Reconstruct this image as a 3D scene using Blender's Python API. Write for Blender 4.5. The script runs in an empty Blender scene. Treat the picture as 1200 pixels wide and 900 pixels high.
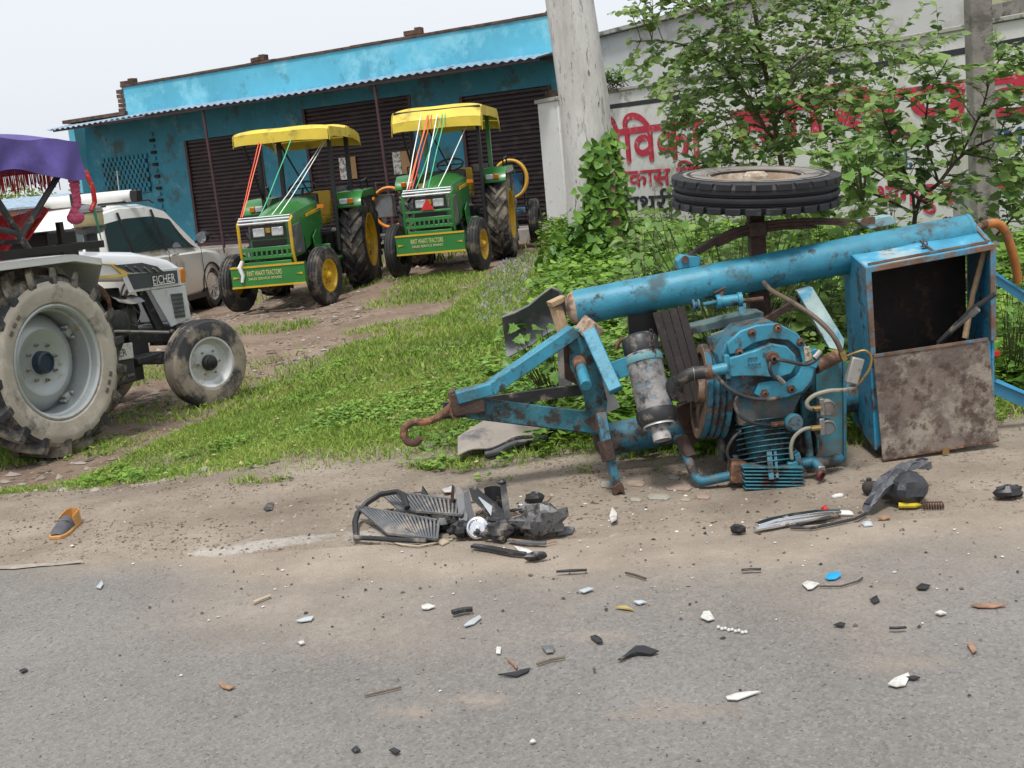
import bpy, bmesh, math, random
import numpy as np
from mathutils import Vector, Matrix
random.seed(7); RNG = np.random.default_rng(7)
sc = bpy.context.scene
COL = sc.collection
rad = math.radians

# ------------------------------------------------------------------ camera
W0, H0, FPX = 1200.0, 900.0, 1400.0          # photograph size and focal length in its pixels
PITCH, ROLL, EYE = rad(10.1), rad(5.3), 1.5
cf = np.array([0, math.cos(PITCH), -math.sin(PITCH)])
_r0 = np.array([1.0, 0, 0]); _u0 = np.cross(_r0, cf)
cr = _r0*math.cos(ROLL) - _u0*math.sin(ROLL)
cu = _r0*math.sin(ROLL) + _u0*math.cos(ROLL)
cam_d = bpy.data.cameras.new('camera'); cam = bpy.data.objects.new('camera', cam_d); COL.objects.link(cam)
cam_d.sensor_fit = 'HORIZONTAL'; cam_d.sensor_width = 36.0; cam_d.lens = 36.0*FPX/W0
cam_d.clip_start = 0.05; cam_d.clip_end = 3000
cam.matrix_world = Matrix(((cr[0], cu[0], -cf[0], 0), (cr[1], cu[1], -cf[1], 0), (cr[2], cu[2], -cf[2], EYE), (0, 0, 0, 1)))
sc.camera = cam

# ------------------------------------------------------------------ overcast sky, soft sun, exposure
SUN_EL, SUN_AZ = rad(66), rad(195)
wd = bpy.data.worlds.new('World'); sc.world = wd; wd.use_nodes = True
nt = wd.node_tree; bg = nt.nodes['Background']
sky = nt.nodes.new('ShaderNodeTexSky'); sky.sky_type = 'NISHITA'; sky.sun_disc = False
sky.sun_elevation = SUN_EL; sky.sun_rotation = SUN_AZ; sky.air_density = 1.0; sky.dust_density = 5.0; sky.ozone_density = 1.0
hs = nt.nodes.new('ShaderNodeHueSaturation'); hs.inputs['Saturation'].default_value = 0.22; hs.inputs['Value'].default_value = 0.55
mx = nt.nodes.new('ShaderNodeMixRGB'); mx.inputs[0].default_value = 0.62; mx.inputs[2].default_value = (6.6, 6.9, 7.4, 1)   # cloud deck
nt.links.new(sky.outputs[0], hs.inputs['Color']); nt.links.new(hs.outputs[0], mx.inputs[1]); nt.links.new(mx.outputs[0], bg.inputs[0])
bg.inputs[1].default_value = 0.088
sd = bpy.data.lights.new('sun', 'SUN'); sd.energy = 1.5; sd.angle = rad(11); sd.color = (1.0, 0.97, 0.92)
so = bpy.data.objects.new('sun', sd); COL.objects.link(so)
# light travels from the sun's direction downwards
_sdir = Vector((math.sin(SUN_AZ)*math.cos(SUN_EL), math.cos(SUN_AZ)*math.cos(SUN_EL), math.sin(SUN_EL)))
so.rotation_euler = _sdir.to_track_quat('Z', 'Y').to_euler()
sc.view_settings.view_transform = 'Standard'; sc.view_settings.look = 'None'
sc.view_settings.gamma = 1.0; sc.view_settings.use_curve_mapping = False
sc.view_settings.exposure = 1.06

# ------------------------------------------------------------------ helpers
def ray(x, y): return cf + cr*(x-600)/FPX - cu*(y-450)/FPX
def P(x, y, Y):                               # point seen at photo pixel (x, y) standing Y metres ahead
    d = ray(x, y); k = Y/d[1]; return Vector((d[0]*k, d[1]*k, EYE + d[2]*k))
def G(x, y, z=0.0):                           # point of the ground plane z seen at photo pixel
    d = ray(x, y); k = (z-EYE)/d[2]; return Vector((d[0]*k, d[1]*k, z))
def V(*a): return Vector(a)

class B:
    """collects geometry for ONE mesh object"""
    def __init__(s): s.v = []; s.f = []
    def add(s, vs, fs):
        o = len(s.v); s.v += [tuple(v) for v in vs]; s.f += [tuple(i+o for i in f) for f in fs]; return s
    def hexa(s, p):                            # 8 corners: bottom 4 ccw, top 4 ccw
        return s.add(p, [(3,2,1,0),(4,5,6,7),(0,1,5,4),(1,2,6,5),(2,3,7,6),(3,0,4,7)])
    def box(s, c, d, rot=None):
        c = Vector(c); x, y, z = d[0]/2, d[1]/2, d[2]/2
        p = [Vector(q) for q in ((-x,-y,-z),(x,-y,-z),(x,y,-z),(-x,y,-z),(-x,-y,z),(x,-y,z),(x,y,z),(-x,y,z))]
        if rot is not None: p = [rot @ q for q in p]
        return s.hexa([q+c for q in p])
    def beam(s, a, b, w, h, up=(0,0,1)):
        a, b = Vector(a), Vector(b); d = (b-a).normalized(); u = Vector(up)
        if abs(d.dot(u)) > .98: u = Vector((1,0,0))
        r = d.cross(u).normalized(); u = r.cross(d)
        q = lambda o: [o-r*w/2-u*h/2, o+r*w/2-u*h/2, o+r*w/2+u*h/2, o-r*w/2+u*h/2]
        A, Bq = q(a), q(b)
        return s.add(A+Bq, [(0,1,2,3),(7,6,5,4),(4,5,1,0),(5,6,2,1),(6,7,3,2),(7,4,0,3)])
    def slab(s, pts, vec):                     # polygon extruded by vec
        pts = [Vector(p) for p in pts]; vec = Vector(vec); n = len(pts)
        fs = [tuple(range(n))[::-1], tuple(range(n, 2*n))] + [(i, (i+1) % n, n+(i+1) % n, n+i) for i in range(n)]
        return s.add(pts+[p+vec for p in pts], fs)
    def rings(s, rs, closed=False, caps=True):
        n = len(rs[0]); o = [p for r in rs for p in r]; fs = []; m = len(rs)
        for i in range(m if closed else m-1):
            a, b = i*n, ((i+1) % m)*n
            fs += [(a+j, a+(j+1) % n, b+(j+1) % n, b+j) for j in range(n)]
        if caps and not closed: fs += [tuple(range(n))[::-1], tuple(range((m-1)*n, m*n))]
        return s.add(o, fs)
    def tube(s, pts, r, n=8, closed=False, caps=True, flat=1.0):
        pts = [Vector(p) for p in pts]; m = len(pts); rr = r if isinstance(r, (list, tuple)) else [r]*m; rs = []; ref = None
        for i, p in enumerate(pts):
            t = ((pts[(i+1) % m]-pts[i-1]) if closed or 0 < i < m-1 else (pts[1]-pts[0] if i == 0 else pts[-1]-pts[-2])).normalized()
            if ref is None: ref = Vector((0,0,1)) if abs(t.z) < .9 else Vector((1,0,0))
            a = t.cross(ref).normalized(); b = a.cross(t).normalized(); ref = b
            rs.append([p + a*math.cos(2*math.pi*k/n)*rr[i] + b*math.sin(2*math.pi*k/n)*rr[i]*flat for k in range(n)])
        return s.rings(rs, closed, caps)
    def lathe(s, prof, o, ax, n=24, closed=False, caps=False):   # prof: (radius, distance along ax)
        o, ax = Vector(o), Vector(ax).normalized(); ref = Vector((0,0,1)) if abs(ax.z) < .9 else Vector((1,0,0))
        a = ax.cross(ref).normalized(); b = ax.cross(a).normalized(); rs = []
        for r, t in prof:
            r = max(r, 1e-4)
            rs.append([o+ax*t+(a*math.cos(2*math.pi*k/n)+b*math.sin(2*math.pi*k/n))*r for k in range(n)])
        return s.rings(rs, closed, caps)
    def cyl(s, a, b, r, n=16, r2=None):
        a, b = Vector(a), Vector(b); L = (b-a).length
        return s.lathe([(r, 0), (r if r2 is None else r2, L)], a, b-a, n, caps=True)
    def ball(s, c, r, n=12, sq=(1,1,1)):
        k = len(s.v); m = n//2
        s.lathe([(math.sin(math.pi*i/m)*r, -math.cos(math.pi*i/m)*r) for i in range(m+1)], (0,0,0), (0,0,1), n)
        s.v[k:] = [(c[0]+v[0]*sq[0], c[1]+v[1]*sq[1], c[2]+v[2]*sq[2]) for v in s.v[k:]]; return s
    def grid(s, fn, nu, nv):                   # fn(u, v) -> point, u, v in 0..1
        return s.add([fn(i/nu, j/nv) for j in range(nv+1) for i in range(nu+1)],
                     [(j*(nu+1)+i, j*(nu+1)+i+1, (j+1)*(nu+1)+i+1, (j+1)*(nu+1)+i) for j in range(nv) for i in range(nu)])
    def sheet(s, fn, nu, nv, th):              # a grid with thickness th along its normal
        g = B().grid(fn, nu, nv); vs = [Vector(v) for v in g.v]; N = [Vector() for _ in vs]
        for f in g.f:
            n = (vs[f[1]]-vs[f[0]]).cross(vs[f[3]]-vs[f[0]])
            for i in f: N[i] += n
        m = len(vs); back = [v-N[i].normalized()*th for i, v in enumerate(vs)]
        fs = list(g.f) + [tuple(i+m for i in f[::-1]) for f in g.f]; w = nu+1
        edge = [i for i in range(w)] + [j*w+nu for j in range(1, nv+1)] + [nv*w+i for i in range(nu-1, -1, -1)] + [j*w for j in range(nv-1, 0, -1)]
        fs += [(edge[(k+1) % len(edge)], edge[k], edge[k]+m, edge[(k+1) % len(edge)]+m) for k in range(len(edge))]
        return s.add(vs+back, fs)
    def build(s, name, mat, parent=None, off=None, bevel=0, smooth=35, fix=True):
        me = bpy.data.meshes.new(name)
        vs = s.v if off is None else [(v[0]-off[0], v[1]-off[1], v[2]-off[2]) for v in s.v]
        me.from_pydata(vs, [], s.f); me.validate()
        if fix:
            bm = bmesh.new(); bm.from_mesh(me); bmesh.ops.recalc_face_normals(bm, faces=bm.faces); bm.to_mesh(me); bm.free()
        me.materials.append(mat)
        if smooth: me.shade_smooth(); me.set_sharp_from_angle(angle=rad(smooth))
        o = bpy.data.objects.new(name, me); COL.objects.link(o); o.parent = parent
        if bevel:
            md = o.modifiers.new('bevel', 'BEVEL'); md.width = bevel; md.segments = 2; md.limit_method = 'ANGLE'; md.angle_limit = rad(40)
        return o

def tag(o, label=None, cat=None, group=None, kind=None):
    if label: o['label'] = label
    if cat: o['category'] = cat
    if group: o['group'] = group
    if kind: o['kind'] = kind
    return o
def thing(name, label, cat, loc=(0,0,0), rotz=0.0, group=None):
    o = bpy.data.objects.new(name, None); COL.objects.link(o); o.location = loc; o.rotation_euler = (0, 0, rotz); o.empty_display_size = .1
    return tag(o, label, cat, group)
def raw_mesh(name, verts, faces_flat, n_per, mat, parent=None, smooth=False):
    """fast mesh from numpy arrays; every face has n_per corners"""
    me = bpy.data.meshes.new(name); nf = len(faces_flat)//n_per
    me.vertices.add(len(verts)); me.vertices.foreach_set('co', np.asarray(verts, np.float32).ravel())
    me.loops.add(len(faces_flat)); me.loops.foreach_set('vertex_index', np.asarray(faces_flat, np.int32))
    me.polygons.add(nf); me.polygons.foreach_set('loop_start', np.arange(0, nf*n_per, n_per, dtype=np.int32))
    me.update(calc_edges=True); me.materials.append(mat)
    if smooth: me.shade_smooth()
    o = bpy.data.objects.new(name, me); COL.objects.link(o); o.parent = parent
    return o

# value noise for layout (numpy)
_NT = RNG.random((256, 256))
def vnoise(x, y, s=1.0):
    x = np.asarray(x, float)*s + 1000.3; y = np.asarray(y, float)*s + 1000.7
    xi = np.floor(x).astype(int); yi = np.floor(y).astype(int); fx = x-xi; fy = y-yi
    fx = fx*fx*(3-2*fx); fy = fy*fy*(3-2*fy)
    a = _NT[xi % 256, yi % 256]; b = _NT[(xi+1) % 256, yi % 256]; c = _NT[xi % 256, (yi+1) % 256]; d = _NT[(xi+1) % 256, (yi+1) % 256]
    return a*(1-fx)*(1-fy)+b*fx*(1-fy)+c*(1-fx)*fy+d*fx*fy
def fbm(x, y, s=1.0): return (vnoise(x, y, s)+.5*vnoise(x, y, s*2.1)+.25*vnoise(x, y, s*4.3))/1.75
def sst(a, b, x): t = np.clip((np.asarray(x, float)-a)/(b-a), 0, 1); return t*t*(3-2*t)

# ------------------------------------------------------------------ materials
_M = {}
def mat(name, col, rough=.6, metal=0.0, var=.14, vs=5.0, dirt=None, dirt2=None, bump=0.0, bs=40.0, spec=.5, trans=0.0, coat=0.0):
    """principled paint / metal / rubber with colour drift, wear patches (dirt=(colour, amount, scale)) and fine relief"""
    if name in _M: return _M[name]
    m = bpy.data.materials.new(name); m.use_nodes = True; n = m.node_tree.nodes; l = m.node_tree.links
    p = n['Principled BSDF']; p.inputs['Metallic'].default_value = metal; p.inputs['Roughness'].default_value = rough
    p.inputs['Specular IOR Level'].default_value = spec
    if coat: p.inputs['Coat Weight'].default_value = coat; p.inputs['Coat Roughness'].default_value = .15
    tc = n.new('ShaderNodeTexCoord'); oi = n.new('ShaderNodeObjectInfo'); va = n.new('ShaderNodeVectorMath')
    l.new(tc.outputs['Object'], va.inputs[0]); l.new(oi.outputs['Location'], va.inputs[1])
    def noise(scale, det=5.0, rg=.6):
        t = n.new('ShaderNodeTexNoise'); t.inputs['Scale'].default_value = scale; t.inputs['Detail'].default_value = det; t.inputs['Roughness'].default_value = rg
        l.new(va.outputs[0], t.inputs['Vector']); return t
    t = noise(vs); r = n.new('ShaderNodeValToRGB'); l.new(t.outputs['Fac'], r.inputs[0])
    r.color_ramp.elements[0].position = .3; r.color_ramp.elements[1].position = .7
    r.color_ramp.elements[0].color = (*[c*(1-var) for c in col], 1); r.color_ramp.elements[1].color = (*[min(1, c*(1+var)) for c in col], 1)
    out = r.outputs[0]; rsock = None
    for d in (dirt, dirt2):
        if not d: continue
        dc, am, ds = d; t2 = noise(ds, 8.0, .68); r2 = n.new('ShaderNodeValToRGB'); l.new(t2.outputs['Fac'], r2.inputs[0])
        th = .70-am*.4; r2.color_ramp.elements[0].position = max(0, th-.05); r2.color_ramp.elements[1].position = min(1, th+.06)
        r2.color_ramp.elements[0].color = (0,0,0,1); r2.color_ramp.elements[1].color = (1,1,1,1)
        mm = n.new('ShaderNodeMixRGB'); l.new(r2.outputs[0], mm.inputs[0]); l.new(out, mm.inputs[1]); mm.inputs[2].default_value = (*dc, 1); out = mm.outputs[0]
        mr = n.new('ShaderNodeMix'); mr.data_type = 'FLOAT'; l.new(r2.outputs[0], mr.inputs[0])
        if rsock is None: mr.inputs[2].default_value = rough
        else: l.new(rsock, mr.inputs[2])
        mr.inputs[3].default_value = max(rough, .8); rsock = mr.outputs[0]
        if metal > .5:
            mt_ = n.new('ShaderNodeMath'); mt_.operation = 'SUBTRACT'; mt_.inputs[0].default_value = metal; mt_.use_clamp = True; l.new(r2.outputs[0], mt_.inputs[1]); l.new(mt_.outputs[0], p.inputs['Metallic'])
    l.new(out, p.inputs['Base Color'])
    if rsock is not None: l.new(rsock, p.inputs['Roughness'])
    if bump:
        t3 = noise(bs, 6.0, .7); bp = n.new('ShaderNodeBump'); bp.inputs['Strength'].default_value = bump; bp.inputs['Distance'].default_value = .02
        l.new(t3.outputs['Fac'], bp.inputs['Height']); l.new(bp.outputs[0], p.inputs['Normal'])
    _M[name] = m; return m
def leafmat(name, c1, c2, rough=.5, sub=.25, ns=1.4):
    """leaf: two greens mixed per island and by noise, a little light passes through"""
    if name in _M: return _M[name]
    m = bpy.data.materials.new(name); m.use_nodes = True; n = m.node_tree.nodes; l = m.node_tree.links
    p = n['Principled BSDF']; p.inputs['Roughness'].default_value = rough; p.inputs['Specular IOR Level'].default_value = .35
    g = n.new('ShaderNodeNewGeometry'); t = n.new('ShaderNodeTexNoise'); t.inputs['Scale'].default_value = ns; t.inputs['Detail'].default_value = 2
    tc = n.new('ShaderNodeTexCoord'); l.new(tc.outputs['Object'], t.inputs['Vector'])
    a = n.new('ShaderNodeMath'); a.operation = 'MULTIPLY_ADD'; l.new(g.outputs['Random Per Island'], a.inputs[0]); a.inputs[1].default_value = .75; 
    b = n.new('ShaderNodeMath'); b.operation = 'MULTIPLY_ADD'; l.new(t.outputs['Fac'], b.inputs[0]); b.inputs[1].default_value = 1.1; b.inputs[2].default_value = -.42
    l.new(b.outputs[0], a.inputs[2])
    r = n.new('ShaderNodeValToRGB'); l.new(a.outputs[0], r.inputs[0])
    r.color_ramp.elements[0].color = (*c1, 1); r.color_ramp.elements[1].color = (*c2, 1)
    l.new(r.outputs[0], p.inputs['Base Color'])
    tr = n.new('ShaderNodeBsdfTranslucent'); l.new(r.outputs[0], tr.inputs[0]); mx = n.new('ShaderNodeMixShader'); mx.inputs[0].default_value = sub
    l.new(p.outputs[0], mx.inputs[1]); l.new(tr.outputs[0], mx.inputs[2]); l.new(mx.outputs[0], n['Material Output'].inputs[0])
    _M[name] = m; return m
def glassmat(name, tint=(.02,.03,.03), rough=.06, alpha=1.0):
    if name in _M: return _M[name]
    m = bpy.data.materials.new(name); m.use_nodes = True; p = m.node_tree.nodes['Principled BSDF']
    p.inputs['Base Color'].default_value = (*tint, 1); p.inputs['Roughness'].default_value = rough; p.inputs['Specular IOR Level'].default_value = .7
    if alpha < 1:
        n = m.node_tree.nodes; l = m.node_tree.links; t = n.new('ShaderNodeBsdfTransparent'); x = n.new('ShaderNodeMixShader'); x.inputs[0].default_value = alpha
        l.new(t.outputs[0], x.inputs[1]); l.new(p.outputs[0], x.inputs[2]); l.new(x.outputs[0], n['Material Output'].inputs[0])
    _M[name] = m; return m
RUST = (.095, .048, .03); MUD = (.30, .235, .165); GRIME = (.035, .028, .022)
m_blue = mat('compressor_blue', (.031, .205, .295), .45, var=.28, vs=5, dirt=((.05,.10,.115), .27, 4.5), dirt2=((.04,.03,.024), .24, 13), bump=.15, bs=60)
m_blue2 = mat('compressor_blue_greasy', (.026, .15, .22), .5, var=.35, vs=9, dirt=(GRIME, .46, 9), dirt2=((.15,.085,.05), .30, 14), bump=.3, bs=60)
m_teal = mat('teal_greasy', (.026, .15, .195), .45, var=.4, vs=10, dirt=(GRIME, .42, 12), dirt2=(RUST, .25, 20), bump=.3, bs=50)
m_rust = mat('rusty_steel', RUST, .8, var=.45, vs=14, dirt=((.28,.13,.06), .35, 18), bump=.4, bs=70)
m_rustdk = mat('dark_rusty_steel', (.05,.03,.024), .75, var=.5, vs=14, dirt=(RUST, .4, 12), bump=.4, bs=70)
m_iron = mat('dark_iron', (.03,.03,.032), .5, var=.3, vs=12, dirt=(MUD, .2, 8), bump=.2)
m_black = mat('black_plastic', (.018,.018,.02), .45, var=.3, vs=9, dirt=((.20,.17,.14), .22, 9))
m_blackmetal = mat('black_metal', (.012,.012,.013), .4, var=.3)
m_greyp = mat('grey_plastic', (.11,.115,.12), .5, var=.2, vs=8, dirt=((.25,.22,.19), .35, 7))
m_rubber = mat('rubber', (.022,.022,.024), .7, var=.3, vs=9, dirt=((.18,.15,.12), .25, 7), bump=.15)
m_hose = mat('hose_rubber', (.02,.02,.022), .55, var=.3, dirt=((.15,.12,.09), .3, 14))
m_chrome = mat('chrome', (.75,.76,.78), .22, 1.0, var=.05, dirt=((.3,.27,.24), .2, 12))
m_silver = mat('silver_paint', (.55,.56,.56), .38, .25, var=.08, dirt=((.36,.31,.25), .25, 7))
m_steel = mat('bare_steel', (.32,.31,.29), .4, .8, var=.2, dirt=(RUST, .25, 15))
m_brass = mat('brass', (.42,.29,.11), .4, .9, var=.2, dirt=(GRIME, .3, 20))
m_white = mat('white_paint', (.62,.62,.60), .4, var=.05, dirt=((.45,.40,.33), .22, 5))
m_whitep = mat('white_plastic', (.56,.55,.52), .5, var=.1, vs=20, dirt=((.36,.32,.27), .36, 16))
# ================================================================== GROUND, ROAD
def road_edge(x): return 5.05 - .14*(np.asarray(x, float)+2.3) + .07*(fbm(x, 3.0, 1.7)-.5)*2
_gl = [G(*p) for p in ((-60,582),(0,570),(150,562),(300,562),(400,552),(470,545),(560,562),(700,552),(800,548),(1010,530),(1200,512),(1300,500))]
_glx = np.array([p.x for p in _gl]); _gly = np.array([p.y for p in _gl])
def grass_line(x): return np.interp(x, _glx, _gly)
_yl = [G(*p) for p in ((-80,560),(60,548),(140,512),(200,486),(290,428),(330,410),(420,400),(480,388),(540,355),(600,325),(650,296))]   # yard starts beyond this line
_ylx = np.array([p.x for p in _yl]); _yly = np.array([p.y for p in _yl])
def yard_line(x): return np.interp(x, np.r_[-14, _ylx, 1.15, 14], np.r_[7.4, _yly, 40, 40])
def height(x, y):
    x = np.asarray(x, float); y = np.asarray(y, float)
    dip = -.18*sst(5.9, 7.6, y)*sst(-1.0, -2.3, x)*(1-sst(10.5, 14, y)*sst(-4.2, -3.2, x))
    front = -.05*sst(8.6, 9.6, y)*sst(-1.4, -2.0, x)*sst(12, 10.5, y)
    rise = .17*sst(13, 16.6, y)*sst(-2.5, -1.2, x)
    h = dip + front + rise + .03*(fbm(x, y, .9)-.5) + .012*(fbm(x, y, 5)-.5)
    e = road_edge(x)
    h = h*sst(0.0, .8, y-e) + .012*sst(-.02, .25, y-e)
    return np.where(y < e-.02, -.03, h-.006*(1-sst(0, .1, y-e)))
def axis(lo, hi, step, far):
    a = np.arange(lo, hi+1e-6, step); g = []; d = step; p = hi
    while p < far: d *= 1.35; p += d; g.append(p)
    gl_ = []; d = step; p = lo
    while p > -far: d *= 1.35; p -= d; gl_.append(p)
    return np.array(gl_[::-1]+list(a)+g)
gx = axis(-8, 6, .07, 900); gy = axis(3.5, 20, .07, 900)
GX, GY = np.meshgrid(gx, gy); GZ = height(GX, GY)
nx, ny = len(gx), len(gy)
vid = np.arange(nx*ny).reshape(ny, nx)
quads = np.stack([vid[:-1,:-1], vid[:-1,1:], vid[1:,1:], vid[1:,:-1]], -1).reshape(-1)
mg = bpy.data.materials.new('ground_soil'); mg.use_nodes = True
gn = raw_mesh('ground', np.stack([GX, GY, GZ], -1).reshape(-1, 3), quads, 4, mg, smooth=True); tag(gn, kind='structure')
def grass_density(x, y):
    e = y - grass_line(x) + .22*(fbm(x, y, 1.6)-.5)*2; yl = yard_line(x) - y + .35*(fbm(x+9, y, 1.1)-.5)*2
    base = sst(0, .8, e)**1.3
    yard = sst(.25, -.15, yl)
    patch = sst(.50, .62, fbm(x+31, y+5, .55))*.75
    left = sst(-1.0, -2.0, x)*.25
    d = base*(1-yard) + yard*patch*sst(.3, -.6, yl)*(1-left)
    bare = np.maximum(sst(.58, .72, fbm(x-13, y+40, .8))*.6, sst(.60,.75,fbm(x+70, y-9, 2.4))*.5)
    frg = sst(-.22, 0, e)*(1-base)*sst(.55, .65, fbm(x, y, 2.7))*.6
    return np.clip(d*(1-bare)+frg, 0, 1)
D = grass_density(GX, GY); YD = sst(.2, -.3, yard_line(GX)-GY)
me = gn.data
def near_line(pts, w):
    d = np.full(GX.shape, 9.0)
    for (a, b_) in zip(pts[:-1], pts[1:]):
        a = G(*a); b_ = G(*b_); ax, ay = b_.x-a.x, b_.y-a.y; t = np.clip(((GX-a.x)*ax+(GY-a.y)*ay)/(ax*ax+ay*ay), 0, 1); d = np.minimum(d, np.hypot(GX-a.x-t*ax, GY-a.y-t*ay))
    return sst(w, w*.15, d)
SP = (.45+1.1*fbm(GX, GY, 7.0))*np.maximum(near_line([(235,648),(290,643),(345,636),(395,630),(450,627)], .13), near_line([(640,640),(690,632),(740,622)], .12)*.7)
for nm, arr in (('grassy', D), ('yard', YD), ('spill', SP)):
    at = me.attributes.new(nm, 'FLOAT', 'POINT'); at.data.foreach_set('value', arr.reshape(-1).astype(np.float32))
def ground_nodes(m):
    n = m.node_tree.nodes; l = m.node_tree.links; p = n['Principled BSDF']; p.inputs['Roughness'].default_value = .95; p.inputs['Specular IOR Level'].default_value = .2
    tc = n.new('ShaderNodeTexCoord')
    def nz(s, d=6, r=.65):
        t = n.new('ShaderNodeTexNoise'); t.inputs['Scale'].default_value = s; t.inputs['Detail'].default_value = d; t.inputs['Roughness'].default_value = r
        l.new(tc.outputs['Object'], t.inputs['Vector']); return t.outputs['Fac']
    def ramp(f, p0, c0, p1, c1, mid=None):
        r = n.new('ShaderNodeValToRGB'); l.new(f, r.inputs[0]); e = r.color_ramp.elements
        e[0].position = p0; e[0].color = (*c0, 1); e[1].position = p1; e[1].color = (*c1, 1)
        if mid: q = e.new(mid[0]); q.color = (*mid[1], 1)
        return r.outputs[0]
    def mixc(f, a, b):
        x = n.new('ShaderNodeMixRGB'); l.new(f, x.inputs[0]) if not isinstance(f, float) else x.inputs.__getitem__(0).__setattr__('default_value', f)
        l.new(a, x.inputs[1]); l.new(b, x.inputs[2]); return x.outputs[0]
    def attr(a):
        t = n.new('ShaderNodeAttribute'); t.attribute_name = a; return t.outputs['Fac']
    K0 = (0,0,0); K1 = (1,1,1)
    sand = ramp(nz(1.3), .32, (.185,.152,.118), .66, (.355,.30,.242))
    sand = mixc(ramp(nz(34, 4), .56, K0, .64, K1), sand, ramp(nz(5), .3, (.16,.115,.08), .7, (.27,.21,.15)))
    sand = mixc(ramp(nz(110, 2), .64, K0, .70, K1), sand, ramp(nz(50), .4, (.10,.075,.055), .6, (.5,.43,.35)))
    mud = ramp(nz(2.4), .3, (.13,.088,.06), .7, (.30,.225,.17))
    mud = mixc(ramp(nz(22, 5), .55, K0, .62, K1), mud, ramp(nz(40), .4, (.07,.05,.04), .62, (.38,.33,.28)))
    soil = ramp(nz(6), .3, (.10,.085,.045), .7, (.24,.20,.115))
    c = mixc(attr('yard'), sand, mud); c = mixc(attr('grassy'), c, soil)
    sp = n.new('ShaderNodeMath'); sp.operation = 'MULTIPLY_ADD'; l.new(nz(9, 6, .7), sp.inputs[0]); sp.inputs[1].default_value = 1.9; sp.inputs[2].default_value = -.95
    s2 = n.new('ShaderNodeMath'); s2.operation = 'ADD'; l.new(attr('spill'), s2.inputs[0]); l.new(sp.outputs[0], s2.inputs[1])
    c = mixc(ramp(s2.outputs[0], .62, K0, 1.05, (.5,.5,.5)), c, ramp(nz(30), .4, (.46,.44,.41), .6, (.58,.56,.53)))
    l.new(c, p.inputs['Base Color'])
    b = n.new('ShaderNodeBump'); b.inputs['Strength'].default_value = .55; b.inputs['Distance'].default_value = .03
    s = n.new('ShaderNodeMath'); s.operation = 'ADD'; l.new(nz(14, 8, .75), s.inputs[0]); l.new(nz(90, 4), s.inputs[1]); l.new(s.outputs[0], b.inputs['Height']); l.new(b.outputs[0], p.inputs['Normal'])
ground_nodes(mg)

# --- road sheet with a drift of sand along its edge
rx = axis(-5, 5, .08, 300); rt = np.r_[np.arange(0, 2.4, .08), np.arange(2.4, 8.2, .3)]
RX, RT = np.meshgrid(rx, rt); RY = road_edge(RX) - RT
vid = np.arange(RX.size).reshape(RX.shape)
quads = np.stack([vid[:-1,:-1], vid[1:,:-1], vid[1:,1:], vid[:-1,1:]], -1).reshape(-1)
mr = bpy.data.materials.new('asphalt'); mr.use_nodes = True
RZ = .004 + .006*(fbm(RX, RY, 2.2)-.5)*sst(.1, .5, RT)
road = raw_mesh('road', np.stack([RX, RY, RZ], -1).reshape(-1, 3), quads, 4, mr, smooth=True); tag(road, kind='structure')
wdt = np.interp(RX, [-6, -2.6, -1.7, -.9, -.1, .5, 1.0, 1.5, 2.0, 5], [.05, .10, .22, .42, .62, .72, .62, .32, .12, .1])
dust = np.clip(.5 + np.where(RT < wdt, (wdt-RT)*1.5, (wdt-RT)*.42) + .50*(fbm(RX, RY, 1.3)-.5)*2, 0, 1)
spots = 0
for (px_, py_, rr) in ((495,832,.11),(700,745,.10),(560,822,.09),(760,834,.12),(1060,780,.16),(830,835,.13)):
    g = G(px_, py_); spots = np.maximum(spots, sst(1.3, .2, np.hypot((RX-g.x)/1.6, (RY-g.y)*1.6)/rr + .7*(fbm(RX, RY, 9)-.5)))
dust = np.maximum(dust, spots*.6)
at = road.data.attributes.new('dust', 'FLOAT', 'POINT'); at.data.foreach_set('value', dust.reshape(-1).astype(np.float32))
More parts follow.
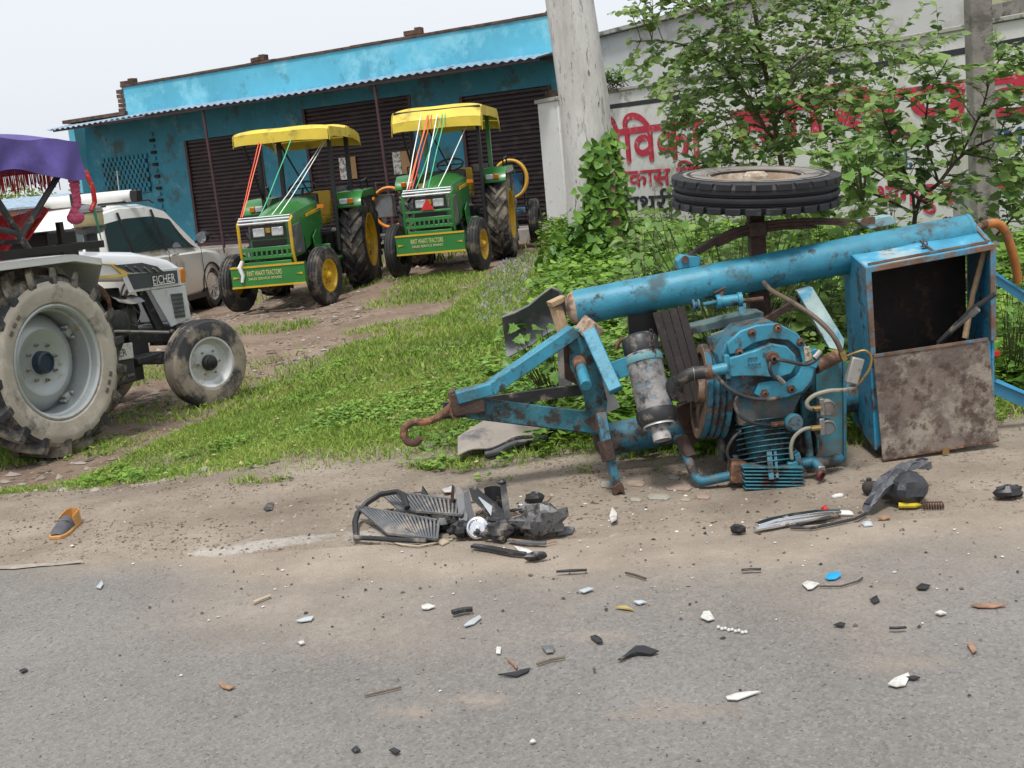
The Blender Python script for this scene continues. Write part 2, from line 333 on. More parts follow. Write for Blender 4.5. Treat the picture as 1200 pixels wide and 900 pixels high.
def road_nodes(m):
    n = m.node_tree.nodes; l = m.node_tree.links; p = n['Principled BSDF']; p.inputs['Roughness'].default_value = .85; p.inputs['Specular IOR Level'].default_value = .35
    tc = n.new('ShaderNodeTexCoord')
    def nz(s, d=6, r=.65):
        t = n.new('ShaderNodeTexNoise'); t.inputs['Scale'].default_value = s; t.inputs['Detail'].default_value = d; t.inputs['Roughness'].default_value = r
        l.new(tc.outputs['Object'], t.inputs['Vector']); return t.outputs['Fac']
    def ramp(f, p0, c0, p1, c1):
        r = n.new('ShaderNodeValToRGB'); l.new(f, r.inputs[0]); e = r.color_ramp.elements; e[0].position = p0; e[0].color = (*c0, 1); e[1].position = p1; e[1].color = (*c1, 1); return r.outputs[0]
    def mixc(f, a, b):
        x = n.new('ShaderNodeMixRGB'); l.new(f, x.inputs[0]); l.new(a, x.inputs[1]); l.new(b, x.inputs[2]); return x.outputs[0]
    vo = n.new('ShaderNodeTexVoronoi'); vo.inputs['Scale'].default_value = 95; l.new(tc.outputs['Object'], vo.inputs['Vector'])
    K0 = (0,0,0); K1 = (1,1,1)
    base = ramp(nz(.9, 4), .28, (.140,.131,.122), .72, (.222,.208,.194))
    stone = ramp(vo.outputs['Color'], .15, (.095,.087,.08), .85, (.285,.265,.245))
    f2 = n.new('ShaderNodeMath'); f2.operation = 'MULTIPLY'; f2.inputs[1].default_value = .52; l.new(ramp(nz(60, 3), .35, K0, .6, K1), f2.inputs[0])
    c = mixc(f2.outputs[0], base, stone)
    c = mixc(ramp(nz(150, 2), .67, K0, .72, K1), c, ramp(nz(30), .4, (.40,.385,.36), .6, (.30,.28,.25)))
    c = mixc(ramp(nz(75, 2), .66, K0, .72, K1), c, ramp(nz(30), .4, (.05,.047,.043), .6, (.03,.03,.03)))
    a = n.new('ShaderNodeAttribute'); a.attribute_name = 'dust'
    ad = n.new('ShaderNodeMath'); ad.operation = 'ADD'; l.new(a.outputs['Fac'], ad.inputs[0])
    sb = n.new('ShaderNodeMath'); sb.operation = 'MULTIPLY_ADD'; l.new(nz(26, 7, .75), sb.inputs[0]); sb.inputs[1].default_value = .9; sb.inputs[2].default_value = -.45; l.new(sb.outputs[0], ad.inputs[1])
    sand = ramp(nz(2.1), .32, (.20,.163,.126), .68, (.35,.292,.232))
    sand = mixc(ramp(nz(100, 2), .62, K0, .7, K1), sand, ramp(nz(40), .4, (.12,.09,.07), .6, (.48,.42,.35)))
    c = mixc(ramp(ad.outputs[0], .25, K0, .85, (.92,.92,.92)), c, sand)
    l.new(c, p.inputs['Base Color'])
    b = n.new('ShaderNodeBump'); b.inputs['Strength'].default_value = .5; b.inputs['Distance'].default_value = .008
    s = n.new('ShaderNodeMath'); s.operation = 'ADD'; l.new(vo.outputs['Distance'], s.inputs[0]); l.new(nz(130, 3), s.inputs[1]); l.new(s.outputs[0], b.inputs['Height']); l.new(b.outputs[0], p.inputs['Normal'])
road_nodes(mr)
def flat_patch(name, pts, z, m, kind='structure', sub=3):
    """thin ragged sheet lying on the ground"""
    b = B(); q = []
    for i, p in enumerate(pts):
        a, c = Vector(p), Vector(pts[(i+1) % len(pts)])
        for k in range(sub):
            w = a.lerp(c, k/sub); q.append((w.x+random.uniform(-.012,.012), w.y+random.uniform(-.012,.012), z))
    b.add(q, [tuple(range(len(q)))]); return tag(b.build(name, m, smooth=0), kind=kind)
m_line = mat('worn_line_paint', (.33,.30,.245), .9, var=.15, vs=20, dirt=((.27,.235,.195), .52, 12))
flat_patch('road_marking', [G(-60,668), G(20,664), G(96,659), G(97,661), G(20,668), G(-60,673)], .0095, m_line)
# ================================================================== SHOP BUILDING
m_wall = mat('blue_wall_paint', (.03,.20,.285), .75, var=.16, vs=1.3, dirt=((.05,.10,.11), .30, 1.8), dirt2=((.10,.26,.31), .22, 3.0), bump=.12, bs=25)
m_wall_lt = mat('pale_blue_wall_paint', (.10,.42,.55), .75, var=.2, vs=1.0, dirt=((.17,.34,.38), .30, 2), bump=.1, bs=25)
m_parapet = mat('parapet_blue_paint', (.095,.41,.56), .75, var=.16, vs=.9, dirt=((.08,.25,.29), .18, 1.4), dirt2=((.20,.53,.66), .32, 1.1), bump=.12, bs=25)
m_brickd = mat('weathered_brick', (.10,.055,.04), .9, var=.4, vs=7, dirt=((.03,.028,.022), .4, 6), bump=.4, bs=30)
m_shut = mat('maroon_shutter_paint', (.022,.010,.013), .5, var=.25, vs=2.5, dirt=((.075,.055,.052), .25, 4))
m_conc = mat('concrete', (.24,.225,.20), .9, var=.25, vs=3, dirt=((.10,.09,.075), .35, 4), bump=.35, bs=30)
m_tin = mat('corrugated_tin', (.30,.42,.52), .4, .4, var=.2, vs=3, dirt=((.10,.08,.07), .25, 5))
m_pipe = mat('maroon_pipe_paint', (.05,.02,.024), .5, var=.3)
m_dark = mat('opening_shade', (.012,.012,.013), .9)  # near-black, shade inside vents, lattice holes and toothing put into the colour
FA = Vector((-8.317, 28.6, 0)); FROT = math.atan2(-.53182, .84686)
bld = thing('shop_building', 'long turquoise shop row with three maroon roller shutters and pale blue parapet', 'building', FA, FROT)
RB = .55     # the shop wall stands this far behind the parapet
sh = [(1.12, 3.5, .40, 2.86), (4.78, 7.68, .40, 3.2), (8.86, 10.96, .40, 3.02)]
b = B(); us = [-2.3] + [q for s_ in sh for q in s_[:2]] + [11.4]
for i in range(0, len(us), 2): b.box(((us[i]+us[i+1])/2, RB+.12, 1.9), (us[i+1]-us[i], .24, 3.3))
for s_ in sh: b.box(((s_[0]+s_[1])/2, RB+.12, (s_[3]+3.55)/2), (s_[1]-s_[0], .24, 3.55-s_[3]))
b.build('wall', m_wall, bld)
B().box((-2.42, RB+.0, 1.9), (.22, .5, 3.3)).build('corner_pillar', m_wall_lt, bld)
B().box((4.5, RB+.34, 1.7), (13.6, .18, 3.6)).build('rear_wall', m_wall, bld)
b = B().box((5.65, .1, 3.88), (11.5, .2, .66)); b.build('parapet', m_parapet, bld, bevel=.01)
b = B(); u = -.1
while u < 10.6:
    L = random.uniform(.5, 1.1); b.box((u+L/2, .1, 4.235+random.uniform(-.006,.006)), (L-.004, .26, .05)); u += L
b.build('parapet_coping', m_brickd, bld)
B().box((5.65, .58, 3.62), (11.4, .74, .14)).build('roof_slab', m_conc, bld)
b = B().box((-1.1, .35, 3.62), (2.2, .9, .08)); b.build('low_roof_edge', m_brickd, bld)
for i in range(6):
    B().box((-.16+random.uniform(-.02,.02), .1, 3.60+i*.105), (.24, .22, .085)).build('brick', m_brickd, bld)
for u_, z_ in ((4.1, 4.32), (8.2, 4.32), (0.02, 4.3)):
    B().box((u_, .1, z_), (.30, .16, .09), Matrix.Rotation(random.uniform(-.3,.3), 3, 'Z')).build('brick', m_brickd, bld, bevel=.008)
    B().box((u_+.16, .12, z_+.02), (.14, .18, .13), Matrix.Rotation(random.uniform(-.3,.3), 3, 'Z')).build('brick', m_brickd, bld, bevel=.008)
# corrugated awning
def awn(u, v):
    x = -2.05 + u*13.5; return (x, .25 - v*.95, 3.60 - v*.16 + .018*math.sin(x*2*math.pi/.19) + .02*math.sin(x*.9))
B().sheet(awn, 600, 1, .004).build('awning_sheet', m_tin, bld, smooth=60)
b = B().box((4.75, -.62, 3.40), (13.3, .05, .05)).box((4.5, .0, 3.46), (13.8, .05, .05))
for k in range(14): b.beam((-1.85+k*.98, -.62, 3.41), (-1.85+k*.98, RB, 3.50), .035, .035)
b.build('awning_frame', m_pipe, bld)
for u_ in (2.98, 7.66): B().cyl((u_+.10, -.58, .3), (u_, -.58, 3.42), .032, 10).build('post', m_pipe, bld)
b = B().box((4.5, .1, .05), (13.9, 1.4, .72)); b.build('plinth', m_conc, bld, bevel=.02)
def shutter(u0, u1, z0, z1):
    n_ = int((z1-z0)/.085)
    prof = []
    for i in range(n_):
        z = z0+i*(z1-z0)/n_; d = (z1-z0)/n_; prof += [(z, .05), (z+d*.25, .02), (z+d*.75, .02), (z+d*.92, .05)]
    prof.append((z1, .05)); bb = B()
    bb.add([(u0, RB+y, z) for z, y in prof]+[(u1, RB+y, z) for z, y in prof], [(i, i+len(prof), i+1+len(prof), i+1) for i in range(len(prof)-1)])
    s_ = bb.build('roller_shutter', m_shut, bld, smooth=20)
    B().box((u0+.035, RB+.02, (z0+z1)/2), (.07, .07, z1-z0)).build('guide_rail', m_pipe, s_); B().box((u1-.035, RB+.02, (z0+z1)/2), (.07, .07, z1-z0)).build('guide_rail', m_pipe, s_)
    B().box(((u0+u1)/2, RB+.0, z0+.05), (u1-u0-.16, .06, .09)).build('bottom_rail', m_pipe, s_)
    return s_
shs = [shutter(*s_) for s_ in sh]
m_card = mat('tan_card', (.36,.22,.10), .8); m_post = mat('poster_print', (.62,.60,.55), .7, var=.1, vs=25, dirt=((.15,.14,.14), .42, 12))
for u_ in (5.85, 7.28):
    q = B().box((u_-.10, RB-.01, 1.86), (.20, .012, .46)).build('poster', m_post, bld); B().box((u_+.13, RB-.01, 1.86), (.24, .012, .46)).build('poster_panel', m_card, q)
# brick toothing and pierced brick lattice on the blank bay at the left
for i in range(15):
    B().box((.10, RB-.02, 1.15+i*.14), (.15 if i % 2 else .09, .06, .07)).build('brick', m_dark if i % 2 else m_wall, bld)  # every other tooth is near-black, standing for a shaded recess
B().box((-.98, RB-.004, 2.24), (1.62, .012, .86)).build('lattice_shade_panel', m_dark, bld)  # dark panel behind the lattice, shade of the holes as colour
b = B()
for j in range(8):
    for i in range(11): b.box((-1.76+(i+(j % 2)*.5)*.15, RB-.03, 1.85+j*.112), (.085, .05, .098))
    b.box((-.98, RB-.026, 1.85+j*.112-.056), (1.62, .04, .016))
b.build('brick_lattice', m_wall, bld)
B().tube([P(662,-20,24)] + [P(x, y, 24.6+i*.3) for i, (x, y) in enumerate(((636,20),(600,66),(560,86),(520,97),(480,97)))], .012, 5).build('electric_wire', m_blackmetal)
tag(bpy.data.objects['electric_wire'], 'thin black wire sagging in front of the blue parapet', 'wire')

# ================================================================== PAINTED COMPOUND WALL
m_ww = mat('whitewash', (.60,.595,.57), .85, var=.10, vs=1.2, dirt=((.44,.42,.36), .36, 1.2), dirt2=((.24,.23,.19), .22, 2.6), bump=.15, bs=25)
m_cop = mat('coping_cement', (.36,.35,.31), .9, var=.25, vs=3, dirt=((.10,.10,.08), .33, 3), bump=.3)
m_blk = mat('black_wall_paint', (.02,.021,.026), .7, var=.3, vs=6)
m_redp = mat('red_lettering', (.42,.025,.05), .8, var=.2, vs=4, dirt=((.55,.35,.35), .27, 6)); m_bluep = mat('blue_lettering', (.03,.09,.27), .7, var=.2)
WA = Vector((1.2327, 22.5, 0)); WROT = math.atan2(-.87543, .48334)
cw = thing('compound_wall', 'whitewashed roadside wall with big red and black hand painted Hindi lettering', 'wall', WA, WROT)
b = B().box((7.8, .1, .78), (16.0, .2, 2.56)).box((1.77, .1, 2.2), (3.94, .2, .28)).box((9.92, .1, 2.2), (11.76, .2, .28)).box((3.9, .1, 2.2), (.07, .2, .28)).box((7.8, .1, 2.49), (16.0, .2, .30))
b.box((3.9, .17, 2.2), (.3, .04, .28))
b.build('wall', m_ww, cw)
for u_ in (3.802, 3.988): B().box((u_, .12, 2.2), (.104, .06, .278)).build('vent', m_dark, cw)
b = B(); u = -.2
while u < 15.8:
    L = random.uniform(1.2, 2.2); b.box((u+L/2, .1, 2.665+random.uniform(-.012,.012)), (L-.004, .28, .055)); u += L
b.build('coping', m_cop, cw, bevel=.01)
B().box((-.02, .05, 1.2), (.70, .34, 2.95)).build('gate_pillar', m_white, cw, bevel=.012); B().box((-.02, .05, 2.70), (.78, .42, .07)).build('pillar_cap', m_cop, cw, bevel=.01)
B().box((.0, .05, 2.81), (.36, .2, .13)).build('brick', m_brickd, cw, bevel=.01)
b = B(); us = np.linspace(.4, 15.6, 40)
for i in range(39):
    if 3.7 < us[i] < 4.1 or 3.3 < us[i] < 3.75: pass
    z0 = 2.365+.012*math.sin(us[i]*1.3); z1 = 2.365+.012*math.sin(us[i+1]*1.3)
    b.hexa([(us[i],-.004,z0),(us[i+1],-.004,z1),(us[i+1],.02,z1),(us[i],.02,z0),(us[i],-.004,z0+.075),(us[i+1],-.004,z1+.075),(us[i+1],.02,z1+.075),(us[i],.02,z0+.075)])
b.build('painted_stripe', m_blk, cw)
for u_, z_, w_, h_ in ((8.45,1.03,.10,.05),(8.47,.93,.14,.05),(9.56,1.02,.08,.09),(9.95,1.06,.14,.07),(9.56,1.22,.06,.05)):
    B().box((u_, .0, z_), (w_, .008, h_*1.6)).build('vent', m_dark, cw)  # flat plates, the darkness of small openings put into their colour
def wall_text(name, s, u0, u1, z0, z1, m, parent, bold=.0, y=-.003):
    """painted lettering: font outlines turned into a thin mesh, fitted to a u, z rectangle of the wall; strokes fattened by offset copies"""
    c = bpy.data.curves.new(name, 'FONT'); c.body = s; c.resolution_u = 4; t = bpy.data.objects.new(name, c); COL.objects.link(t)
    dg = bpy.context.evaluated_depsgraph_get(); me = bpy.data.meshes.new_from_object(t.evaluated_get(dg)); bpy.data.objects.remove(t)
    bm = bmesh.new(); bm.from_mesh(me); bpy.data.meshes.remove(me); seen = set(); k = 0; bm.verts.ensure_lookup_table()
    vs = [(v.co.x, v.co.y) for v in bm.verts]; x0 = min(v[0] for v in vs); x1 = max(v[0] for v in vs); a0 = min(v[1] for v in vs); a1 = max(v[1] for v in vs)
    dep = {}
    for v in bm.verts:
        if v.index in seen: continue
        st = [v]; seen.add(v.index)
        while st:
            w = st.pop(); dep[w.index] = k
            for e in w.link_edges:
                o = e.other_vert(w)
                if o.index not in seen: seen.add(o.index); st.append(o)
        k += 1
    out = B(); offs = [(0, 0)] if not bold else [(0, 0), (bold, 0), (-bold, 0), (0, bold), (0, -bold)]
    for q, (ox, oz) in enumerate(offs):
        vv = [(u0+(v.co.x-x0)/(x1-x0)*(u1-u0)+ox, y-.0005*(dep[v.index] % 5)-.0026*q, z0+(v.co.y-a0)/(a1-a0)*(z1-z0)+oz) for v in bm.verts]
        out.add(vv, [[v.index for v in f.verts] for f in bm.faces])
    bm.free(); return out.build(name, m, parent, smooth=0, fix=False)
wall_text('red_headline', 'जी' + 'िव' + 'का', .95, 4.25, 1.45, 2.24, m_redp, cw, .022)
wall_text('red_headline', 'हॉ' + 'िस्प' + 'टल', 4.95, 11.6, 1.42, 2.22, m_redp, cw, .028)
wall_text('red_lettering', 'डॉ.' + 'िव' + 'कास ' + 'िसंह', .95, 4.55, .99, 1.40, m_redp, cw, .010)
wall_text('black_lettering', 'पथरी,', 2.05, 3.55, .56, .98, m_blk, cw, .010)
wall_text('black_lettering', 'पाती का', 1.7, 3.45, .15, .52, m_blk, cw, .010)
wall_text('blue_lettering', 'MMCH,', 7.35, 8.35, 1.07, 1.30, m_bluep, cw, .006)
wall_text('blue_lettering', 'NIMS,K', 9.35, 10.45, 1.24, 1.46, m_bluep, cw, .006)
wall_text('red_lettering', 'भागजु स', 7.75, 9.1, .50, .86, m_redp, cw, .008)
wall_text('red_lettering', 'परामर्श', 9.5, 10.8, .66, .92, m_redp, cw, .007)
# tall pale godown behind the wall
m_gd = mat('pale_cement_wash', (.56,.56,.54), .9, var=.08, vs=.8, dirt=((.40,.39,.35), .33, .9), bump=.15)
m_gdy = mat('mossy_yellow_plaster', (.42,.41,.28), .9, var=.2, vs=1.2, dirt=((.20,.15,.09), .36, 1.6), dirt2=((.06,.055,.05), .2, 2.2), bump=.2)
m_gdd = mat('blackened_plaster', (.07,.062,.055), .95, var=.4, vs=2, dirt=((.17,.15,.12), .3, 2), bump=.3)
gd = thing('storage_building', 'tall pale cement building behind the painted wall', 'building', WA + Vector((.48334,-.87543,0))*0, WROT)
B().box((3.1, 5.2, 2.0), (13.4, 5.0, 4.1)).build('wall', m_gd, gd)
B().box((11.5, 4.2, 2.1), (7.0, 5.0, 4.3)).build('stained_wall', m_gdy, gd)
b = B().box((4.5, 3.2, 4.10), (16.2, 1.3, .08)); b.build('roof_edge', m_cop, gd)
B().box((2.0, 2.62, 2.84), (2.4, .14, .16)).build('dark_ledge', m_brickd, gd)
B().box((11.5, 1.62, 2.92), (7.1, .2, .22)).build('ledge', m_conc, gd); B().box((11.6, 1.67, 3.6), (2.0, .05, 1.2)).build('blackened_panel', m_gdd, gd)

# ================================================================== POLES
m_pole = mat('grey_cement_pole', (.20,.185,.165), .95, var=.22, vs=4, dirt=((.10,.09,.08), .35, 5), bump=.4, bs=40)
a = P(1155, 260, 11.0); b = B(); x = a.x
b.hexa([(x-.11,10.91,-.2),(x+.11,10.91,-.2),(x+.11,11.09,-.2),(x-.11,11.09,-.2),(x-.16,10.94,7.6),(x+.0,10.94,7.6),(x+.0,11.06,7.6),(x-.16,11.06,7.6)])
o = b.build('utility_pole', m_pole, None, bevel=.012); tag(o, 'tall square grey cement pole standing behind the tool box', 'pole')
a0 = P(1120,245,11.6); a1 = P(1143,245,11.6); zt = P(1130,203,11.6).z
o = B().box(((a0.x+a1.x)/2, 11.6, zt/2-.1), (a1.x-a0.x, .16, zt+.2)).build('cement_post', mat('post_cement', (.30,.30,.30), .9, var=.25, vs=6, bump=.3), None, bevel=.01)
tag(o, 'short pale cement post beside the tall grey pole', 'post')
# ================================================================== OVERTURNED COMPRESSOR TRAILER
TR = G(760, 560); TR.z = 0
tr = thing('compressor_trailer', 'blue towed air compressor trailer overturned on its side beside the road', 'compressor trailer', TR)
def part(b_, name, m, parent=None, bevel=0, smooth=35): return b_.build(name, m, parent or tr, off=TR, bevel=bevel, smooth=smooth)
def bolt(parent, c, r=.012, m=None, ax=(0,-1,0)):
    c = Vector(c); b_ = B().lathe([(r*1.5, 0), (r*1.5, .004), (r, .004), (r*.95, .014), (r*.5, .017)], c, ax, 6); return part(b_, 'bolt', m or m_rust, parent, smooth=20)
def hose(name, pts, r, m, parent=None, n=9, sub=6):
    """smooth tube through points (Catmull-Rom)"""
    p = [Vector(q) for q in pts]; p = [p[0]*2-p[1]] + p + [p[-1]*2-p[-2]]; o = []
    for i in range(1, len(p)-2):
        for k in range(sub):
            t = k/sub; a, b_, c, d = p[i-1], p[i], p[i+1], p[i+2]
            o.append(.5*((2*b_)+(c-a)*t+(2*a-5*b_+4*c-d)*t*t+(3*b_-a-3*c+d)*t*t*t))
    o.append(p[-2]); return part(B().tube(o, r, n), name, m, parent)
# --- two long receiver tanks that form the chassis
def tank(a, b_, r, name, m, lcap):
    d = (b_-a); L = d.length
    t = part(B().lathe([(r*.995, 0), (r, .004), (r, L*.33), (r*1.008, L*.333), (r*1.008, L*.337), (r, L*.34), (r, L-.004), (r*.99, L)], a, d, 40), name, m)
    part(B().lathe([(.01, -.045), (r*.5, -.04), (r*.85, -.022), (r*.985, 0), (r*.99, .012)], a, d, 32), 'end_cap', lcap, t)
    part(B().lathe([(r*1.02, L-.012), (r*1.02, L+.004), (r*.8, L+.006), (.01, L+.006)], a, d, 32), 'end_ring', m, t)
    return t
m_cap = mat('rusty_pale_cap', (.34,.25,.18), .75, var=.3, vs=10, dirt=(RUST, .4, 9), bump=.3)
tank_u = tank(P(674,361,5.72), P(1136,272,5.72), .086, 'upper_tank', m_blue, m_cap)
tank_l = tank(P(706,516,5.72), P(1010,462,5.74), .080, 'lower_tank', m_blue2, m_rustdk)
# --- drawbar frame
part(B().beam(P(528,474,5.42), P(566,468,5.45), .085, .105), 'drawbar_head', m_rustdk, bevel=.006)
part(B().beam(P(534,466,5.41), P(575,455,5.45), .075, .055).beam(P(573,456,5.45), P(672,388,5.60), .075, .062), 'drawbar_arm', m_blue, bevel=.005)
part(B().beam(P(548,477,5.46), P(700,496,5.60), .016, .10).beam(P(548,468,5.52), P(700,486,5.66), .10, .014).beam(P(548,487,5.52), P(700,506,5.66), .10, .014), 'drawbar_arm', m_teal, bevel=.003)
part(B().slab([P(666,386,5.60), P(690,384,5.60), P(712,470,5.60), P(709,500,5.60), P(690,500,5.60), P(684,465,5.60), P(668,430,5.60)], (0,.02,0)), 'yoke_plate', m_teal, bevel=.003)
part(B().slab([P(660,400,5.64), P(676,398,5.64), P(684,440,5.64), P(678,452,5.64), P(662,444,5.64)], (0,.015,0)), 'gusset_plate', m_rustdk, bevel=.002)
part(B().beam(P(690,388,5.50), P(722,458,5.32), .065, .05, (0,-1,0)), 'side_arm', m_blue, bevel=.005)
part(B().beam(P(684,380,5.66), P(697,392,5.52), .085, .06, (0,-1,0)), 'arm_joint', m_cap, bevel=.006)
c = part(B().cyl(P(680,428,5.52), P(687,452,5.36), .026, 18), 'pivot_pin', m_blue); part(B().cyl(P(678,423,5.56), P(681,432,5.50), .032, 16), 'pin_collar', m_rust, c)
lg = part(B().beam(P(704,484,5.36), P(711,522,5.30), .045, .035).beam(P(711,520,5.32), P(723,574,5.27), .036, .036), 'prop_leg', m_blue2, bevel=.003)
part(B().beam(P(708,516,5.30), P(714,540,5.28), .05, .045), 'leg_sleeve', m_rustdk, lg, bevel=.003)
f_ = P(724,576,5.27); part(B().slab([P(716,572,5.25), P(726,566,5.25), P(731,570,5.25), P(733,582,5.25), P(727,575,5.25), P(720,583,5.25)], (0,.05,0)), 'leg_foot', m_rustdk, lg, bevel=.003)
part(B().slab([P(684,494,5.54), P(708,478,5.40), P(712,492,5.38), P(700,508,5.42)], (0,.02,0)), 'leg_bracket', m_rustdk, bevel=.002)
m_wood = mat('weathered_wood', (.36,.25,.15), .85, var=.3, vs=14, dirt=((.15,.09,.06), .3, 10), bump=.3)
w_ = part(B().beam(P(650,356,5.85), P(664,400,5.80), .045, .05), 'wooden_prop', m_wood, bevel=.004); part(B().beam(P(644,357,5.82), P(661,349,5.85), .06, .028), 'prop_cap', m_wood, w_, bevel=.003)
# towing hook
hk = [(531,474),(515,488),(500,494),(484,495),(475,501),(473,510),(478,518),(487,519),(493,513)]
hose('tow_hook', [P(x, y, 5.42-.004*i) for i, (x, y) in enumerate(hk)], .0175, m_rust, n=10)
part(B().slab([P(526,460,5.40), P(533,458,5.40), P(536,485,5.40), P(533,493,5.40), P(527,486,5.40)], (0,.09,0)), 'hook_plate', m_rust, bevel=.003)
# --- hangers under the upper tank
part(B().beam(P(752,362,5.74), P(754,398,5.74), .14, .05, (0,1,0)), 'hanger_plate', m_blackmetal)
part(B().beam(P(888,330,5.80), P(892,372,5.80), .10, .02, (0,1,0)), 'hanger_plate', m_rustdk)
part(B().beam(P(869,350,5.62), P(873,404,5.50), .035, .012, (0,1,0)), 'hanger_strap', m_blue2)
# --- belts and flywheel
FW = P(834,459,5.45); fax = (Vector((-.99,.0,.12))).normalized(); R_ = .222
fw = part(B().lathe([(R_*.80, .060), (R_*.97, .060), (R_, .052), (R_*.99, .034), (R_*.93, .026), (R_*.99, .018), (R_*.99, .006), (R_*.93, -.002), (R_*.99, -.010), (R_*.99, -.022), (R_*.93, -.030), (R_*.99, -.038), (R_, -.054), (R_*.97, -.060), (R_*.80, -.060)], FW, fax, 48), 'flywheel', m_blue2)
part(B().lathe([(R_*.985, .0605), (R_*.985, .064), (R_*.82, .064), (R_*.82, .045), (.07, .035), (.06, .07), (.01, .07)], FW, fax, 40), 'flywheel_face', mat('worn_tan_face', (.19,.12,.078), .7, var=.3, vs=8, dirt=(GRIME, .3, 8)), fw)
for k in range(5):                       # spokes seen edge-on
    a = 2*math.pi*k/5; u1 = fax.cross(Vector((0,0,1))).normalized(); u2 = fax.cross(u1)
    part(B().beam(FW+(u1*math.cos(a)+u2*math.sin(a))*.06+fax*.02, FW+(u1*math.cos(a)+u2*math.sin(a))*R_*.83+fax*.02, .04, .03), 'spoke', m_rustdk, fw)
m_belt = mat('worn_belt', (.015,.011,.010), .85, var=.35, vs=10, dirt=((.035,.022,.018), .3, 9), bump=.2)
for k in range(4):
    s_ = (k-1.5)*.0335
    a = P(769+k*9.6, 366-k*2.0, 5.60); e = P(800+k*9.2, 472, 5.42-.006*k)
    part(B().beam(a, e, .036, .016, (0,-1,0)), 'drive_belt', m_belt, bevel=.003)
part(B().beam(P(806,470,5.66), P(826,512,5.66), .16, .05, (0,-1,0)), 'belt_guard', m_rustdk)
# --- air cleaner canister
CA, CB = P(749,397,5.40), P(770,488,5.24); ca = CB-CA; L = ca.length; r = .083
cn = part(B().lathe([(r*.93, L*.20), (r, L*.22), (r, L*.30), (r*.99, L*.30), (r*.97, L*.62), (r*1.01, L*.63), (r*.99, L*.66), (r*.98, L*.93), (r*.95, L*.95)], CA, ca, 36), 'air_cleaner', mat('scuffed_canister', (.22,.21,.20), .55, var=.45, vs=8, dirt=((.035,.035,.038), .48, 9), dirt2=((.03,.20,.34), .30, 6), bump=.3))
part(B().lathe([(.01, -.02), (r*.7, -.016), (r*.95, .0), (r, .014), (r, L*.17), (r*.93, L*.215)], CA, ca, 32), 'canister_lid', m_black, cn)
part(B().lathe([(r*1.03, L*.24), (r*1.045, L*.245), (r*1.045, L*.325), (r*1.03, L*.33)], CA, ca, 36), 'clamp_band', mat('pale_teal_band', (.10,.23,.25), .6, var=.3, dirt=(GRIME, .3, 10)), cn)
part(B().lathe([(r*.97, L*.92), (r*1.10, L*.93), (r*1.13, L*.97), (r*1.11, L*1.04), (r*.99, L*1.09), (r*.85, L*1.10)], CA, ca, 36), 'lower_collar', m_black, cn)
part(B().lathe([(r*.86, L*1.10), (r*.88, L*1.125), (r*.80, L*1.125), (r*.78, L*1.09), (r*.45, L*1.08)], CA, ca, 36), 'retaining_ring', m_silver, cn)
for k in range(10):
    a = 2*math.pi*k/10; u1 = ca.normalized().cross(Vector((0,1,0))).normalized(); u2 = ca.normalized().cross(u1)
    part(B().beam(CA+ca*1.095+(u1*math.cos(a)+u2*math.sin(a))*r*.44, CA+ca*1.10+(u1*math.cos(a)+u2*math.sin(a))*r*.80, .012, .006), 'louvre', m_greyp, cn)
part(B().lathe([(r*.46, L*1.06), (r*.46, L*1.20), (r*.50, L*1.21), (r*.50, L*1.30), (r*.42, L*1.30), (r*.40, L*1.2), (.01, L*1.2)], CA, ca, 24), 'outlet_stub', mat('scuffed_stub', (.30,.29,.28), .5, var=.4, vs=16, dirt=(GRIME, .35, 14)), cn)
# clip chain and mounting
for k in range(7):
    q = P(763+k*.9, 389+k*6.2, 5.29); rr = .008
    part(B().tube([q+Vector((math.cos(2*math.pi*i/8)*rr*(.5 if k % 2 else 1), -math.sin(2*math.pi*i/8)*rr*(.9 if k % 2 else .2), math.sin(2*math.pi*i/8)*rr*1.7)) for i in range(8)], .0028, 5, closed=True), 'chain_link', m_rustdk, cn)
part(B().beam(P(716,436,5.38), P(738,428,5.34), .02, .085), 'canister_bracket', m_blue, cn, bevel=.003)
hose('breather_tube', [P(722,410,5.42), P(726,400,5.42), P(735,398,5.42), P(736,408,5.40)], .010, m_rust, cn)
# intake elbow and hose
hose('intake_hose', [P(788,455,5.26), P(797,446,5.22), P(806,440,5.20), P(818,437,5.19), P(830,436,5.18)], .030, m_hose, n=16)
part(B().tube([P(786,466,5.26), P(790,455,5.25), P(793,445,5.24)], [.034,.044,.036], 9), 'torn_sleeve', m_black)
for x, y, Y in ((812,438,5.195), (790,449,5.25)):
    part(B().tube([P(x,y,Y)+Vector((.002*k, 0, .0)) for k in range(2)], .0345, 16), 'hose_clamp', m_steel)
q0, q1 = P(826,437,5.185), P(853,431,5.17); part(B().cyl(q0, q1, .026, 20), 'intake_pipe', m_blue); part(B().cyl(q0, q0.lerp(q1,.35), .032, 20), 'pipe_coupling', m_rust)
